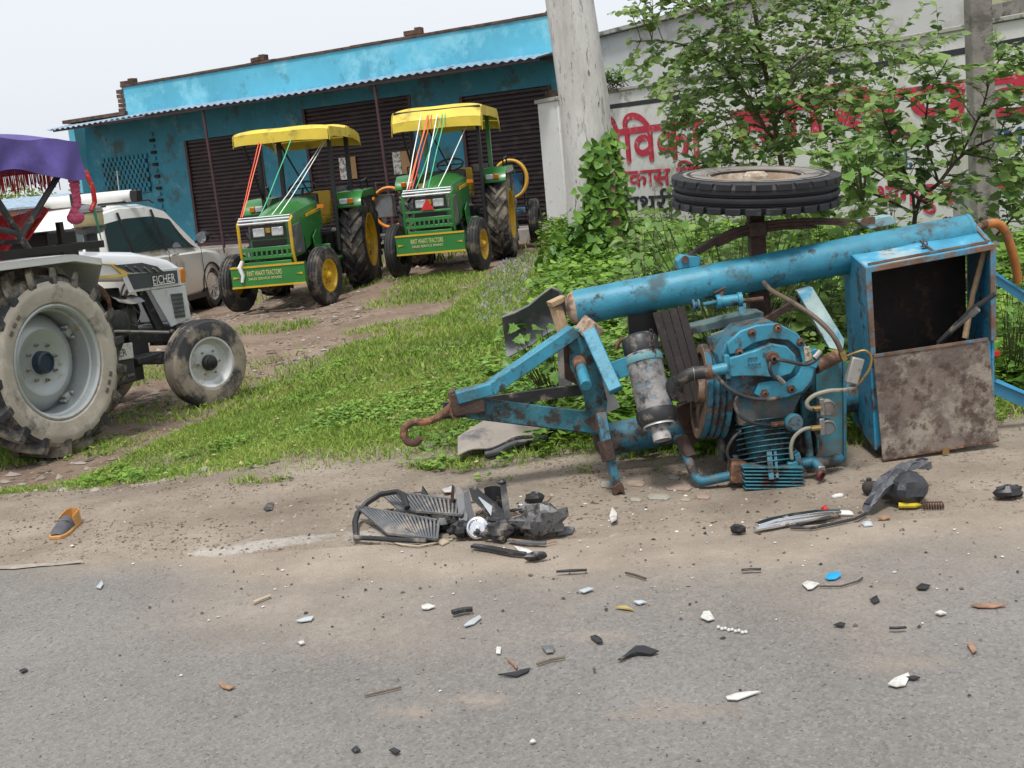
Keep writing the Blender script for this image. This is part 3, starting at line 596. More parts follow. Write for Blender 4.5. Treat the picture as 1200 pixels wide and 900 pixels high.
# --- compressor pump: crankcase with octagonal cover, finned cylinder below
CY = 5.17
cc = [(842,417),(851,402),(869,387),(908,379),(936,392),(950,411),(958,423),(955,447),(944,460),(925,467),(893,470),(862,466),(850,456),(846,446)]
pump = part(B().slab([P(x*1.0, y, CY+.03) for x, y in cc], (0,.26,0)), 'crankcase', m_blue2, bevel=.012)
oc = [(852,403),(868,388),(887,381),(912,379),(934,390),(948,409),(956,424),(952,446),(941,459),(922,466),(896,468),(884,462),(889,449),(905,446),(921,448),(936,438),(941,424),(937,409),(924,399),(905,397),(884,402),(866,413),(855,416)]
part(B().slab([P(x, y, CY) for x, y in oc], (0,.03,0)), 'cover_flange', m_blue, pump, bevel=.005)
ic = [(855,420),(884,411),(904,403),(922,406),(932,416),(934,427),(927,438),(912,443),(890,441),(868,441),(856,442)]
part(B().slab([P(x, y, CY-.022) for x, y in ic], (0,.05,0)), 'cover_plate', m_blue, pump, bevel=.005)
part(B().slab([P(849,417,CY-.012), P(855,416,CY-.012), P(857,444,CY-.012), P(851,445,CY-.012)], (0,.05,0)), 'inlet_flange', m_blue, pump, bevel=.003)
hp = P(905,419,CY-.022); part(B().lathe([(.030,0),(.030,.012),(.022,.02),(.016,.02),(.016,.04),(.008,.044)], hp, (0,-1,0), 16), 'hub_nut', m_rust, pump, smooth=25)
for x, y in ((881,390),(911,384),(938,401),(866,413),(896,461),(927,456),(872,441)): bolt(pump, P(x, y, CY-.001), .0135)
part(B().slab([P(942,407,CY-.012), P(949,406,CY-.012), P(952,421,CY-.012), P(944,424,CY-.012)], (0,.012,0)), 'maker_plate', mat('pale_maker_plate', (.42,.36,.24), .5, var=.2, vs=40, dirt=((.1,.08,.06), .35, 50)), pump)
b = B()
for r0, y0 in (('PID',424.5), ('LRT5',432)):           # cast letters on the cover
    for k, ch in enumerate(r0): q = P(877+k*4.0-k*.0, y0-k*.4, CY-.0235); b.beam(q, q+Vector((.0,0,.020)), .003, .003).beam(q+Vector((.0,0,.019)), q+Vector((.010,0,.018)), .003, .003); b.beam(q+Vector((.009,0,.018)), q+Vector((.008,0,.004)), .003, .003)
part(b, 'cast_lettering', m_blue2, pump)
part(B().cyl(P(955,431,CY+.08), P(984,416,CY+.14), .030, 20), 'shaft_stub', m_rust, pump)
part(B().slab([P(944,414,CY-.005), P(957,408,CY-.005), P(962,420,CY-.005), P(957,432,CY-.005), P(949,430,CY-.005)], (0,.05,0)), 'side_boss', m_blue, pump, bevel=.004)
# neck between crankcase and cylinder
part(B().slab([P(860,462,CY+.06), P(940,462,CY+.06), P(924,498,CY+.06), P(866,500,CY+.06)], (0,.16,0)), 'cylinder_neck', mat('rusty_teal_neck', (.10,.10,.09), .6, var=.4, vs=8, dirt=(RUST, .4, 8), dirt2=((.02,.11,.15), .4, 9), bump=.3), pump, bevel=.01)
NA, NB = P(892,494,5.30), P(900,545,5.24); na = NB-NA; NL = na.length
part(B().lathe([(.085,0),(.085,NL)], NA, na, 24), 'cylinder_barrel', m_teal, pump)
for k in range(9):
    t = k/8.5; r = .118+.012*t; c = NA+na*t
    part(B().lathe([(.08,-.0028),(r,-.0028),(r+.002,0),(r,.0028),(.08,.0028)], c, na, 32), 'cooling_fin', m_teal, pump)
hx, hy = Vector((1,0,-.10)).normalized(), Vector((0,1,0))
for k in range(7):
    t = k/6; c = P(899+2.5*t, 541+24*t, 5.22); w = .135
    rot = Matrix((hx, hy, hx.cross(hy))).transposed()
    part(B().box(c, (w*2-.01*(k % 2), .24, .0065), rot), 'head_fin', m_teal, pump, bevel=.002)
part(B().box(P(900,553,5.23), (.20,.19,.115), Matrix.Rotation(.1, 3, 'Y')), 'cylinder_head', m_rustdk, pump, bevel=.006)
part(B().beam(P(901,528,5.15), P(904,562,5.10), .022, .02).beam(P(908,527,5.15), P(911,560,5.10), .012, .012), 'head_stud', m_blue2, pump)
for x, y in ((880,566),(908,561),(926,558)): part(B().cyl(P(x,y,5.13), P(x+.8,y+7,5.13), .012, 8), 'stud_nut', m_rustdk, pump, smooth=20)
part(B().slab([P(846,468,5.46), P(962,462,5.46), P(958,546,5.46), P(852,545,5.46)], (0,.06,0)), 'pump_shade_slab', m_iron, bevel=.006)  # dark slab added behind the pump, its colour stands in for shade
part(B().slab([P(936,440,5.40), P(960,436,5.40), P(960,500,5.40), P(940,505,5.40)], (0,.05,0)), 'side_casting', m_teal, bevel=.01)
part(B().cyl(P(846,480,5.44), P(846,540,5.38), .022, 12), 'oil_pipe', m_iron); part(B().cyl(P(945,505,5.36), P(950,548,5.30), .02, 12), 'oil_pipe', m_teal)
hose('thin_pipe', [P(868,505,5.18), P(858,515,5.16), P(852,530,5.17), P(858,545,5.18)], .007, m_iron); hose('thin_pipe', [P(955,505,5.16), P(962,520,5.18), P(958,535,5.2)], .007, m_hose)
# pipes at the cylinder head
hose('discharge_pipe', [P(794,512,5.42), P(803,530,5.36), P(812,552,5.28), P(819,562,5.24), P(826,564,5.22), P(840,561,5.21), P(858,557,5.20)], .0225, m_blue2, n=14)
part(B().cyl(P(798,514,5.40), P(810,537,5.33), .031, 14), 'pipe_elbow', m_rustdk); part(B().box(P(864,552,5.20), (.075,.10,.095), Matrix.Rotation(.12, 3, 'Y')), 'port_block', m_rust, bevel=.008)
part(B().slab([P(931,534,5.14), P(937,530,5.14), P(944,553,5.14), P(937,557,5.14)], (0,.12,0)), 'valve_flange', m_blue2, bevel=.003); part(B().box(P(926,548,5.18), (.045,.11,.075)), 'valve_body', m_teal, bevel=.005)
hose('outlet_pipe', [P(940,543,5.20), P(953,541,5.20), P(968,541,5.24), P(984,537,5.3)], .0235, m_blue2, n=14); hose('outlet_elbow', [P(955,542,5.18), P(961,549,5.15), P(963,556,5.14)], .021, m_blue2, n=12)
part(B().lathe([(.020,0),(.026,.004),(.026,.016),(.018,.018),(.017,.006),(.001,.006)], P(960,556,5.12), (.6,-.7,-.35), 16), 'open_pipe_end', mat('dark_red_bore', (.10,.02,.02), .6)); part(B().box(P(962,549,5.14), (.03,.03,.025)), 'pipe_nut', m_steel, bevel=.003)
part(B().cyl(P(928,556,5.14), P(930,568,5.13), .011, 8, .006), 'drain_cock', m_steel)
hose('rusty_strap', [P(884,575,5.19), P(893,573,5.17), P(901,572,5.15), P(908,573,5.13)], .009, m_rust); hose('loose_lead', [P(886,576,5.15), P(889,585,5.10), P(899,590,5.04), P(905,597,5.0), P(903,604,4.97)], .0065, m_rustdk)
# gauge ball under crankcase and its line
gb = part(B().lathe([(.001,-.03),(.03,-.022),(.042,0),(.042,.018),(.034,.03),(.02,.034),(.001,.034)], P(929,495,5.19), (.2,-.95,.1), 24), 'pressure_gauge', m_teal); part(B().lathe([(.033,.036),(.033,.037),(.001,.0375)], P(929,495,5.19), (.2,-.95,.1), 24), 'gauge_glass', mat('grimy_gauge_glass', (.06,.10,.12), .25, dirt=((.02,.02,.02), .4, 40)), gb)
part(B().cyl(P(903,498,5.17), P(918,496,5.18), .012, 8), 'brass_union', m_rust)
# hoses
hose('black_hose', [P(838,437,5.13), P(846,448,5.12), P(860,459,5.10), P(878,466,5.10), P(896,468,5.10), P(915,466,5.12)], .0085, m_hose)
hose('black_hose', [P(864,465,5.14), P(861,475,5.12), P(868,488,5.11), P(884,496,5.12), P(903,498,5.16)], .0075, m_hose)
hose('black_hose', [P(909,421,CY-.06), P(922,423,CY-.07), P(935,426,CY-.07), P(946,427,CY-.06), P(957,421,CY-.05), P(963,411,CY-.03)], .0085, m_hose)
hose('black_hose', [P(903,424,CY-.06), P(902,432,CY-.07), P(906,441,CY-.06), P(914,446,CY-.05)], .0085, m_hose)
for x, y, x2, y2 in ((911,442,918,449),(954,420,961,412)): part(B().cyl(P(x,y,CY-.055), P(x2,y2,CY-.04), .0125, 8), 'hose_fitting', m_steel)
hose('brown_hose', [P(895,331,5.60), P(905,341,5.45), P(930,355,5.30), P(955,372,5.22), P(972,388,5.18), P(982,403,5.16), P(988,418,5.16)], .0115, mat('brown_hose_rubber', (.10,.07,.045), .6, var=.3, dirt=(GRIME,.3,12)))
part(B().cyl(P(986,412,5.16), P(990,422,5.16), .016, 8), 'hose_fitting', m_brass, smooth=20)
hose('thin_loop', [P(993,417,5.15), P(1003,413,5.13), P(1014,411,5.12), P(1021,419,5.12), P(1019,432,5.12), P(1011,444,5.13), P(1003,452,5.14)], .006, m_brass)
part(B().box(P(1001,434,5.14), (.055,.04,.115), Matrix.Rotation(.32, 3, 'Y')), 'pressure_valve', mat('dull_alloy', (.36,.35,.32), .45, .6, var=.2, dirt=(GRIME,.25,14)), bevel=.005)
hose('grey_hose', [P(1003,453,5.14), P(990,457,5.13), P(972,458,5.12), P(955,463,5.12), P(946,471,5.12), P(948,478,5.12), P(958,480,5.14)], .0095, mat('grey_hose_rubber', (.20,.19,.15), .6, var=.25, dirt=(GRIME,.25,12)))
hose('grey_hose', [P(955,501,5.14), P(942,503,5.13), P(931,512,5.13), P(927,524,5.13), P(928,538,5.13)], .0085, _M['grey_hose_rubber'])
for y in (478, 501): part(B().cyl(P(950,y+1,5.13), P(961,y,5.14), .012, 8), 'hose_fitting', m_brass, smooth=20); g_ = part(B().lathe([(.035,0),(.035,.04),(.030,.045),(.03,.04),(.001,.04)], P(968,y-2,5.20), (-.05,-1,0), 20), 'pressure_gauge', m_greyp); part(B().box(P(962,y-2,5.17), (.022,.05,.075)), 'gauge_back', m_steel, g_, bevel=.003)
# governor valve on the upper tank
gv = part(B().lathe([(.026,0),(.034,.004),(.034,.02),(.026,.022),(.026,.10),(.034,.102),(.034,.12),(.02,.122)], P(839,354,5.50), Vector((1,0,.02)), 20), 'governor_valve', m_blue)
part(B().cyl(P(824,357,5.50), P(840,354,5.50), .010, 10), 'valve_stem', m_blue2, gv); part(B().lathe([(.012,-.012),(.030,-.01),(.030,-.002),(.018,0),(.018,.012),(.028,.014),(.028,.022),(.012,.024)], P(814,358,5.50), Vector((1,0,.02)), 18), 'hand_knob', m_blue2, gv)
part(B().cyl(P(867,353,5.50), P(894,350,5.52), .011, 10), 'valve_rod', m_rust, gv); part(B().cyl(P(845,352,5.50), P(846,340,5.62), .010, 8).cyl(P(836,344,5.56), P(850,337,5.60), .006, 8), 'valve_bolt', m_rustdk, gv)
# pump base plates
m_base = mat('greenish_base_paint', (.10,.16,.16), .6, var=.3, vs=8, dirt=((.17,.14,.11), .3, 8), dirt2=(GRIME, .25, 10))
part(B().slab([P(806,385,5.55), P(884,366,5.55), P(895,366,5.55), P(895,374,5.55), P(812,392,5.55)], (0,.16,0)), 'base_plate', m_base, bevel=.003)
part(B().slab([P(833,392,5.42), P(890,374,5.42), P(886,396,5.42), P(862,400,5.42), P(840,416,5.42)], (0,.02,0)), 'base_web', m_base, bevel=.003); part(B().beam(P(832,393,5.42), P(838,425,5.40), .03, .03), 'base_rib', m_blue2, bevel=.003)
part(B().beam(P(893,378,5.55), P(936,352,5.68), .02, .03), 'tie_bar', m_rustdk)
# right hand bracket: sloping channel and upright plate
part(B().slab([P(934,341,5.62), P(952,336,5.62), P(990,398,5.34), P(988,412,5.34), P(972,408,5.34)], (0,.05,0)), 'sloping_bracket', mat('pale_blue_grey', (.20,.27,.26), .6, var=.3, vs=7, dirt=((.03,.20,.32), .35, 6), dirt2=(GRIME,.2,10)), bevel=.004)
part(B().slab([P(956,425,5.34), P(990,415,5.34), P(991,540,5.34), P(958,545,5.34)], (0,.025,0)), 'upright_plate', mat('faded_teal', (.045,.19,.23), .6, var=.3, vs=7, dirt=((.14,.09,.06), .38, 6), dirt2=(GRIME,.2,9)), bevel=.003)
part(B().slab([P(988,412,5.32), P(992,412,5.32), P(992,540,5.32), P(989,541,5.32)], (0,.09,0)), 'plate_flange', m_blue2)
# --- tool box with its lid hanging open
bx = lambda u, v, w: None
FTL, FTR, FBL, FBR = P(1016,313,5.40), P(1162,286,5.48), P(1028,527,5.42), P(1163,500,5.50)
BTL, BTR = P(989,289,5.80), P(1132,251,5.88); dBL = BTL-FTL; BBL, BBR = FBL+(BTL-FTL)*.98, FBR+(BTR-FTR)*.98
m_box = mat('box_blue', (.035,.24,.40), .5, var=.25, vs=5, dirt=((.14,.15,.15), .38, 4), dirt2=((.045,.03,.024), .30, 10), bump=.15)
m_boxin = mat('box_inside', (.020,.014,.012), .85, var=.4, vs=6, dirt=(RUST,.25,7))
def panel(a, b_, c, d, th, name, m, par): 
    n_ = (b_-a).cross(d-a).normalized(); return part(B().slab([a, b_, c, d], n_*th), name, m, par)
tb = part(B().slab([FTL, FTR, BTR, BTL], Vector((0,0,-.012))), 'tool_box', mat('box_top_blue', (.055,.30,.46), .5, var=.3, vs=4, dirt=((.33,.38,.38), .38, 4), dirt2=(RUST,.2,9)))
panel(FTL, BTL, BBL, FBL, .01, 'side_panel', m_box, tb); panel(FTR, FBR, BBR, BTR, .01, 'side_panel', m_box, tb)
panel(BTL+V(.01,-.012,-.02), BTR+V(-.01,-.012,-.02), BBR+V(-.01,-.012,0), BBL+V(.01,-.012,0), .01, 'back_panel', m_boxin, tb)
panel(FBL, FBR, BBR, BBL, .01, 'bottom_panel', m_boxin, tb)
MBL, MBR = FTL.lerp(FBL,.49), FTR.lerp(FBR,.52)
panel(MBL+V(0,.005,0), MBR+V(0,.005,0), FBR+V(0,.005,0), FBL+V(0,.005,0), .008, 'front_panel', m_box, tb)
m_rim = mat('rusty_rim', (.15,.09,.06), .75, var=.4, vs=12, dirt=((.05,.20,.30), .35, 9), bump=.2)
for a, b_ in ((FTL, FTR), (FTL, MBL), (FTR, MBR)): part(B().beam(a+V(0,-.012,-.012 if a is FTL and b_ is FTR else 0), b_+V(0,-.012,-.012 if a is FTL and b_ is FTR else 0), .018, .026), 'opening_rim', m_rim, tb, bevel=.003)
e1 = lambda s_, t: FTL.lerp(FTR, s_).lerp(BTL.lerp(BTR, s_), t) + V(0,0,.006)
for a, b_ in (((.02,.96),(.97,.96)), ((.97,.96),(.985,.06)), ((.02,.05),(.98,.05)), ((.55,.06),(.5,.95))): part(B().beam(e1(*a), e1(*b_), .012 if a[0] != .55 else .006, .010), 'lid_seam', m_rim, tb)
q = e1(.52,.28); part(B().tube([q+V(-.012,0,0), q+V(-.010,0,.018), q+V(0,0,.026), q+V(.010,0,.018), q+V(.012,0,0)], .0032, 6).box(q, (.035,.022,.004)), 'hasp', m_rustdk, tb)
for x, y in ((1101,262),(1108,258),(1113,258)): bolt(tb, P(x,y,5.80)+V(0,0,.0), .012, m_rust, (0,-.6,.8))
LA, LB = P(1023,417,5.37), P(1157,397,5.43); LC, LD = P(1170,516,5.45), P(1034,539,5.36)
m_lid = mat('rusted_mottled_sheet', (.135,.105,.088), .8, var=.4, vs=4, dirt=((.27,.235,.19), .44, 6), dirt2=((.075,.05,.04), .36, 15), bump=.35, bs=35)
ld = part(B().sheet(lambda u, v: LA.lerp(LB,u).lerp(LD.lerp(LC,u),v)+V(0,.012*math.sin(u*3)*math.sin(v*3.1),0), 12, 10, .006), 'tool_box_lid', m_lid, tb)
part(B().beam(LD, LC, .014, .008), 'lid_edge', m_rust, ld); part(B().beam(LA+V(0,-.003,0), LB+V(0,-.003,0), .014, .012), 'hinge_rod', m_rim, ld); part(B().box(P(1108,529,5.38), (.03,.012,.022)), 'lid_catch', m_brass, ld)
# things kept in the box
def inbox(name, label, cat, b_, m, bevel=0): return tag(b_.build(name, m, None, bevel=bevel), label, cat)
inbox('wooden_handle', 'tan wooden tool handle leaning inside the open tool box', 'handle', B().tube([P(1154,293,5.56), P(1140,345,5.58), P(1131,396,5.58)], [.014,.013,.015], 9), m_wood)
inbox('iron_pipe', 'dark iron pipe sticking out of the open tool box', 'pipe', B().tube([P(1167,344,5.40), P(1140,362,5.46), P(1100,402,5.56)], [.012,.013,.013], 9), m_iron); 
inbox('jack_handle', 'grey steel bar lying across the tool box opening', 'bar', B().tube([P(1146,362,5.42), P(1120,384,5.50), P(1096,408,5.6)], .009, 8).tube([P(1146,362,5.42), P(1138,369,5.445)], .015, 8), m_steel)
# --- wheel on top, leaf spring, axle
m_blackrub = mat('black_tread_rubber', (.013,.013,.016), .6, var=.3, vs=9, dirt=((.07,.065,.06), .18, 8), bump=.1)
WC = P(885,222,5.95); rv = Vector(ray(885,222)).normalized(); up_ = Vector(cu)*1.0 + Vector(cr)*.02; up_ = (up_ - rv*up_.dot(rv)).normalized()
wax = (up_ - rv*.125).normalized(); Rw = .405; hw = .074
whl = part(B().lathe([(.215,hw*.95),(.235,hw),(.33,hw*1.08),(.375,hw*.98),(.398,hw*.72),(Rw,hw*.62),(Rw,hw*.30),(Rw-.022,hw*.24),(Rw-.022,hw*.10),(Rw,hw*.04),(Rw+.003,-hw*.10),(Rw,-hw*.26),(Rw-.022,-hw*.34),(Rw-.022,-hw*.46),(Rw,-hw*.52),(.398,-hw*.75),(.375,-hw*.98),(.33,-hw*1.08),(.235,-hw),(.215,-hw*.95)], WC, wax, 72, closed=True), 'road_wheel', m_blackrub)
u1 = wax.cross(Vector((0,1,0))).normalized(); u2 = wax.cross(u1)
for s_ in (1, -1):
    b = B()
    for k in range(27):
        a = 2*math.pi*(k+.25*s_)/27; dd = u1*math.cos(a)+u2*math.sin(a); tt = wax.cross(dd)
        b.hexa([WC+dd*.375+tt*t_+wax*(s_*h_) for h_ in (hw*.60, hw*1.04) for t_, in ((-.021,),(.021,),(.017,),(-.017,))][:0] or [WC+dd*r_+tt*t_+wax*(s_*h_) for h_ in (hw*.55, hw*.98) for r_, t_ in ((.36,-.034),(Rw+.004,-.037),(Rw+.004,.037),(.36,.034))])
    part(b, 'shoulder_tread', m_blackrub, whl, bevel=.003)
m_dustrim = mat('muddy_rim', (.27,.20,.14), .9, var=.35, vs=7, dirt=((.5,.45,.38), .3, 6), bump=.3)
part(B().lathe([(.236,hw*1.005),(.30,hw*1.075),(.355,hw*1.06)], WC, wax, 64), 'dusty_sidewall', mat('pale_dusty_rubber', (.20,.18,.155), .9, var=.3, vs=5, dirt=((.05,.05,.05), .35, 6)), whl)
rm = part(B().lathe([(.232,hw*.98),(.225,hw*1.0),(.215,hw*.8),(.205,hw*.3),(.17,hw*.1),(.10,hw*.32),(.065,hw*.35),(.06,hw*.95),(.045,hw*1.15),(.001,hw*1.2)], WC, wax, 40), 'rim', m_dustrim, whl)
for k in range(6):
    a = 2*math.pi*k/6; bolt(rm, WC+(u1*math.cos(a)+u2*math.sin(a))*.09+wax*hw*.34, .010, m_rust, wax)
part(B().lathe([(.225,-hw),(.2,-hw*.4),(.12,-hw*.5),(.09,-hw*1.3),(.05,-hw*1.6)], WC, wax, 32), 'brake_drum', m_rustdk, whl)
part(B().beam(WC-wax*hw*1.2, P(888,300,5.95), .085, .075), 'axle', m_rustdk, bevel=.005)
sp = [(803,303),(818,292),(840,279),(862,269),(885,263),(915,259),(955,257),(990,258),(1014,261)]
for k in range(3):
    sl = sp[k:len(sp)-k]
    rs = []
    for i, (x, y) in enumerate(sl):
        c = P(x, y+(k*4.2), 5.88); d = (P(*sl[min(i+1, len(sl)-1)], 5.88)-P(*sl[max(i-1, 0)], 5.88)).normalized(); n_ = d.cross(Vector((0,1,0))).normalized()
        rs.append([c+n_*.0075-V(0,.035,0), c+n_*.0075+V(0,.035,0), c-n_*.0075+V(0,.035,0), c-n_*.0075-V(0,.035,0)])
    part(B().rings(rs), 'spring_leaf', m_rustdk, smooth=50)
part(B().box(P(886,268,5.88), (.085,.10,.07)), 'spring_clamp', m_rustdk, bevel=.005)
part(B().slab([P(794,306,5.82), P(800,299,5.82), P(822,301,5.82), P(820,312,5.82), P(795,316,5.82)], (0,.12,0)), 'spring_hanger', m_blue, bevel=.004); part(B().cyl(P(803,304,5.80), P(803,304,5.96), .018, 12), 'spring_eye', m_rust)
part(B().slab([P(1006,260,5.82), P(1044,252,5.82), P(1052,262,5.82), P(1020,269,5.82)], (0,.12,0)), 'spring_hanger', mat('pale_blue_hanger', (.25,.40,.44), .6, var=.2, dirt=(RUST,.25,9)), bevel=.004); part(B().cyl(P(1013,260,5.80), P(1013,260,5.96), .020, 12).box(P(1019,258,5.84), (.04,.05,.03)), 'spring_eye', m_rust)
# rear end: orange hose and blue angle irons beyond the box
part(B().cyl(P(1140,270,5.72), P(1152,264,5.74), .018, 12).ball(P(1153,263,5.74), .022, 10), 'tank_valve', m_rust)
hose('orange_hose', [P(1155,263,5.74), P(1168,262,5.76), P(1178,271,5.78), P(1184,288,5.80), P(1189,306,5.82), P(1193,330,5.85)], .022, mat('orange_hose_rubber', (.42,.15,.03), .6, var=.2, vs=8, dirt=((.18,.10,.06), .33, 8)), n=12)
part(B().beam(P(1163,318,5.86), P(1212,350,5.90), .055, .010, (0,-.2,1)).beam(P(1163,323,5.86), P(1212,356,5.90), .010, .05, (0,-.2,1)), 'angle_iron', mat('bright_blue_angle', (.07,.34,.55), .5, var=.2, dirt=((.2,.2,.2), .25, 7)))
part(B().beam(P(1164,452,5.72), P(1215,474,5.76), .012, .075, (0,0,1)).beam(P(1164,446,5.70), P(1215,467,5.74), .05, .010), 'angle_iron', _M['bright_blue_angle'])
part(B().box(P(1167,414,5.68), (.03,.03,.022)), 'red_reflector', mat('red_lens', (.5,.02,.015), .3))
# ================================================================== TRACTOR PIECES
m_tyre = mat('tyre_rubber', (.020,.020,.021), .75, var=.3, vs=6, dirt=((.15,.125,.10), .36, 4), bump=.15, bs=30)
m_tyred = mat('dusty_tyre_rubber', (.035,.035,.038), .8, var=.3, vs=6, dirt=((.27,.23,.18), .46, 3.2), bump=.2, bs=30)
m_dustwall = mat('dusty_sidewall', (.42,.375,.315), .95, var=.2, vs=3, dirt=((.16,.145,.13), .24, 4), dirt2=((.52,.47,.41), .3, 6), bump=.2, bs=30)
m_jdg = mat('tractor_green', (.022,.165,.032), .35, var=.12, vs=3, dirt=((.06,.10,.04), .2, 5), coat=.3)
m_jdy = mat('wheel_yellow', (.55,.33,.012), .42, var=.12, vs=3, dirt=((.30,.22,.12), .25, 5))
m_cany = mat('yellow_canopy', (.66,.50,.055), .6, var=.12, vs=3, dirt=((.40,.30,.06), .25, 4), bump=.15, bs=8)
m_lens = mat('headlamp_lens', (.55,.57,.58), .12, var=.2, vs=30, coat=.6); m_amber = mat('amber_lens', (.55,.17,.01), .25); m_redl = mat('red_lens2', (.50,.02,.02), .3)
m_seaty = mat('yellow_seat', (.55,.33,.02), .5, var=.1)
m_cream = mat('cream_lettering', (.62,.55,.26), .6)
def ring_ok(v): return v
def ag_tyre(R, w, rim, lug, n, axis=1):
    """tyre about local X with chevron lugs; returns B at origin"""
    b_ = B(); h = w/2; Rc = R-lug
    b_.lathe([(rim, -h*.72), (rim+.03, -h*.92), ((rim+Rc)/2, -h*1.02), (Rc*.97, -h*.92), (Rc, -h*.72), (Rc+.004, 0), (Rc, h*.72), (Rc*.97, h*.92), ((rim+Rc)/2, h*1.02), (rim+.03, h*.92), (rim, h*.72)], (0,0,0), (1,0,0), 48, closed=True)
    for s_ in (1, -1):
        for k in range(n):
            a0 = 2*math.pi*(k+(.25 if s_ > 0 else -.25))/n; st = []
            for t in (-.06, .3, .66, 1.0):
                x = s_*h*t*.98; a = a0 - .30*(1-t)*(28/n if n > 28 else 1.0); rr = R if t < .9 else R*.985; rb = Rc-.02 if t < .9 else Rc*.90
                wd = .030+.014*(1-t); ca_, sa = math.cos(a), math.sin(a); tx = (-sa, ca_)
                P_ = lambda r_, d_: (x, ca_*r_+tx[0]*d_, sa*r_+tx[1]*d_)
                st.append([P_(rb,-wd*1.3), P_(rr,-wd*.8), P_(rr,wd*.8), P_(rb,wd*1.3)])
            x = s_*h*1.02; P_ = lambda r_, d_: (x, math.cos(a0)*r_-math.sin(a0)*d_, math.sin(a0)*r_+math.cos(a0)*d_)
            st.append([P_(Rc*.80,-.03), P_(R*.93,-.022), P_(R*.93,.022), P_(Rc*.80,.03)])
            b_.rings(st)
    return b_
def front_tyre(R, w, rim):
    h = w/2; pr = [(rim, -h*.75), (rim+.02, -h*.95), ((rim+R)/2, -h*1.03), (R*.93, -h*.92), (R*.985, -h*.72)]
    for x in (-.5, 0, .5): pr += [(R-.012, h*(x-.17)), (R, h*(x-.13)), (R, h*(x+.13)), (R-.012, h*(x+.17))]
    pr += [(R*.985, h*.72), (R*.93, h*.92), ((rim+R)/2, h*1.03), (rim+.02, h*.95), (rim, h*.75)]
    return B().lathe(pr, (0,0,0), (1,0,0), 48, closed=True)
def place(b_, M): b_.v = [tuple(M @ Vector(v)) for v in b_.v]; return b_
def tractor_wheel(root, c, R, w, rim, side, m_t, m_r, rear, steer=0.0, lugn=20, m_hub=None, dish=.10, sidewall=None):
    """tyre > rim > hub; side = +1 wheel on the right (+x outward)"""
    M = Matrix.Translation(Vector(c)) @ Matrix.Rotation(steer, 4, 'Z') @ Matrix.Scale(side, 4, (1,0,0))
    t = place(ag_tyre(R, w, rim, .058 if sidewall else .042, lugn) if rear else front_tyre(R, w, rim), M).build('wheel', m_t, root, smooth=30)
    h = w/2
    if sidewall: place(B().lathe([(rim+.005, h*.78), (rim+.03, h*.965), ((rim+R)/2-.02, h*1.055), (R*.80, h*1.045), (R*.845, h*.96)], (0,0,0), (1,0,0), 48), M).build('sidewall', sidewall, t)
    if rear:
        pr = [(rim+.012, h*.80), (rim+.016, h*.90), (rim+.004, h*.93), (rim-.012, h*.86), (rim-.018, h*.60), (rim-.03, h*.55), (rim-.035, h*.1), (rim-.03, -h*.5), (rim-.045, -h*.52)]
        r_ = place(B().lathe(pr, (0,0,0), (1,0,0), 48), M).build('rim', m_r, t)
        d0 = h-dish-.06
        disc = place(B().lathe([(rim-.04, d0-.06), (rim-.06, d0-.03), (rim*.72, d0+.015), (rim*.60, d0+.03), (rim*.52, d0+.02), (rim*.45, d0), (rim*.22, d0-.005), (.001, d0-.005)], (0,0,0), (1,0,0), 40), M).build('wheel_disc', m_r, t)
        place(B().lathe([(rim*.215, d0-.01), (rim*.20, d0+.045), (rim*.16, d0+.055), (rim*.15, d0+.04), (.001, d0+.04)], (0,0,0), (1,0,0), 24), M).build('hub', m_hub or m_r, t)
        for k in range(8):
            a = 2*math.pi*k/8+.2
            place(B().lathe([(.014,0),(.014,.018),(.009,.02),(.009,.034),(.001,.035)], (d0-.006, math.cos(a)*rim*.34, math.sin(a)*rim*.34), (1,0,0), 6), M).build('wheel_nut', m_steel if m_hub else m_r, t, smooth=20)
        for k in range(4):
            a = 2*math.pi*k/4+.55; rr = rim-.06
            bb = B().box((d0-.01, math.cos(a)*rr, math.sin(a)*rr), (.075,.05,.05), Matrix.Rotation(a, 3, 'X'))
            for q in (-.045, .045): bb.cyl((d0-.02, math.cos(a)*rr-math.sin(a)*q, math.sin(a)*rr+math.cos(a)*q), (d0+.04, math.cos(a)*rr-math.sin(a)*q, math.sin(a)*rr+math.cos(a)*q), .012, 8)
            place(bb, M).build('rim_lug', m_r, t, bevel=.004)
    else:
        place(B().lathe([(rim+.010, h*.80), (rim+.012, h*.90), (rim-.004, h*.90), (rim-.016, h*.6), (rim-.024, h*.35), (rim*.75, h*.22), (rim*.62, h*.32), (rim*.45, h*.42), (rim*.4, h*.42), (.001, h*.42)], (0,0,0), (1,0,0), 40), M).build('rim', m_r, t)
        place(B().lathe([(rim*.33, h*.40), (rim*.31, h*.75), (rim*.24, h*.85), (rim*.22, h*1.1), (rim*.12, h*1.2), (.001, h*1.2)], (0,0,0), (1,0,0), 20), M).build('hub', m_hub or m_r, t)
        for k in range(6):
            a = 2*math.pi*k/6
            place(B().cyl((h*.41, math.cos(a)*rim*.50, math.sin(a)*rim*.50), (h*.58, math.cos(a)*rim*.50, math.sin(a)*rim*.50), .009, 6), M).build('wheel_nut', m_steel, t, smooth=20)
    return t
def hood_sections(stn):
    """loft of a bonnet: stations (y, half width, z bottom, z shoulder, z top)"""
    b_ = B(); rs = []
    for y, hw_, zb, zs, zt in stn:
        r_ = [(-hw_, y, zb), (-hw_*1.0, y, zs)]
        for k in range(1, 6):
            a = math.pi*(1-k/6); r_.append((math.cos(a)*hw_, y, zs+(zt-zs)*math.sin(a)**.75))
        r_ += [(hw_, y, zs), (hw_, y, zb)]; rs.append(r_)
    return b_.rings(rs)
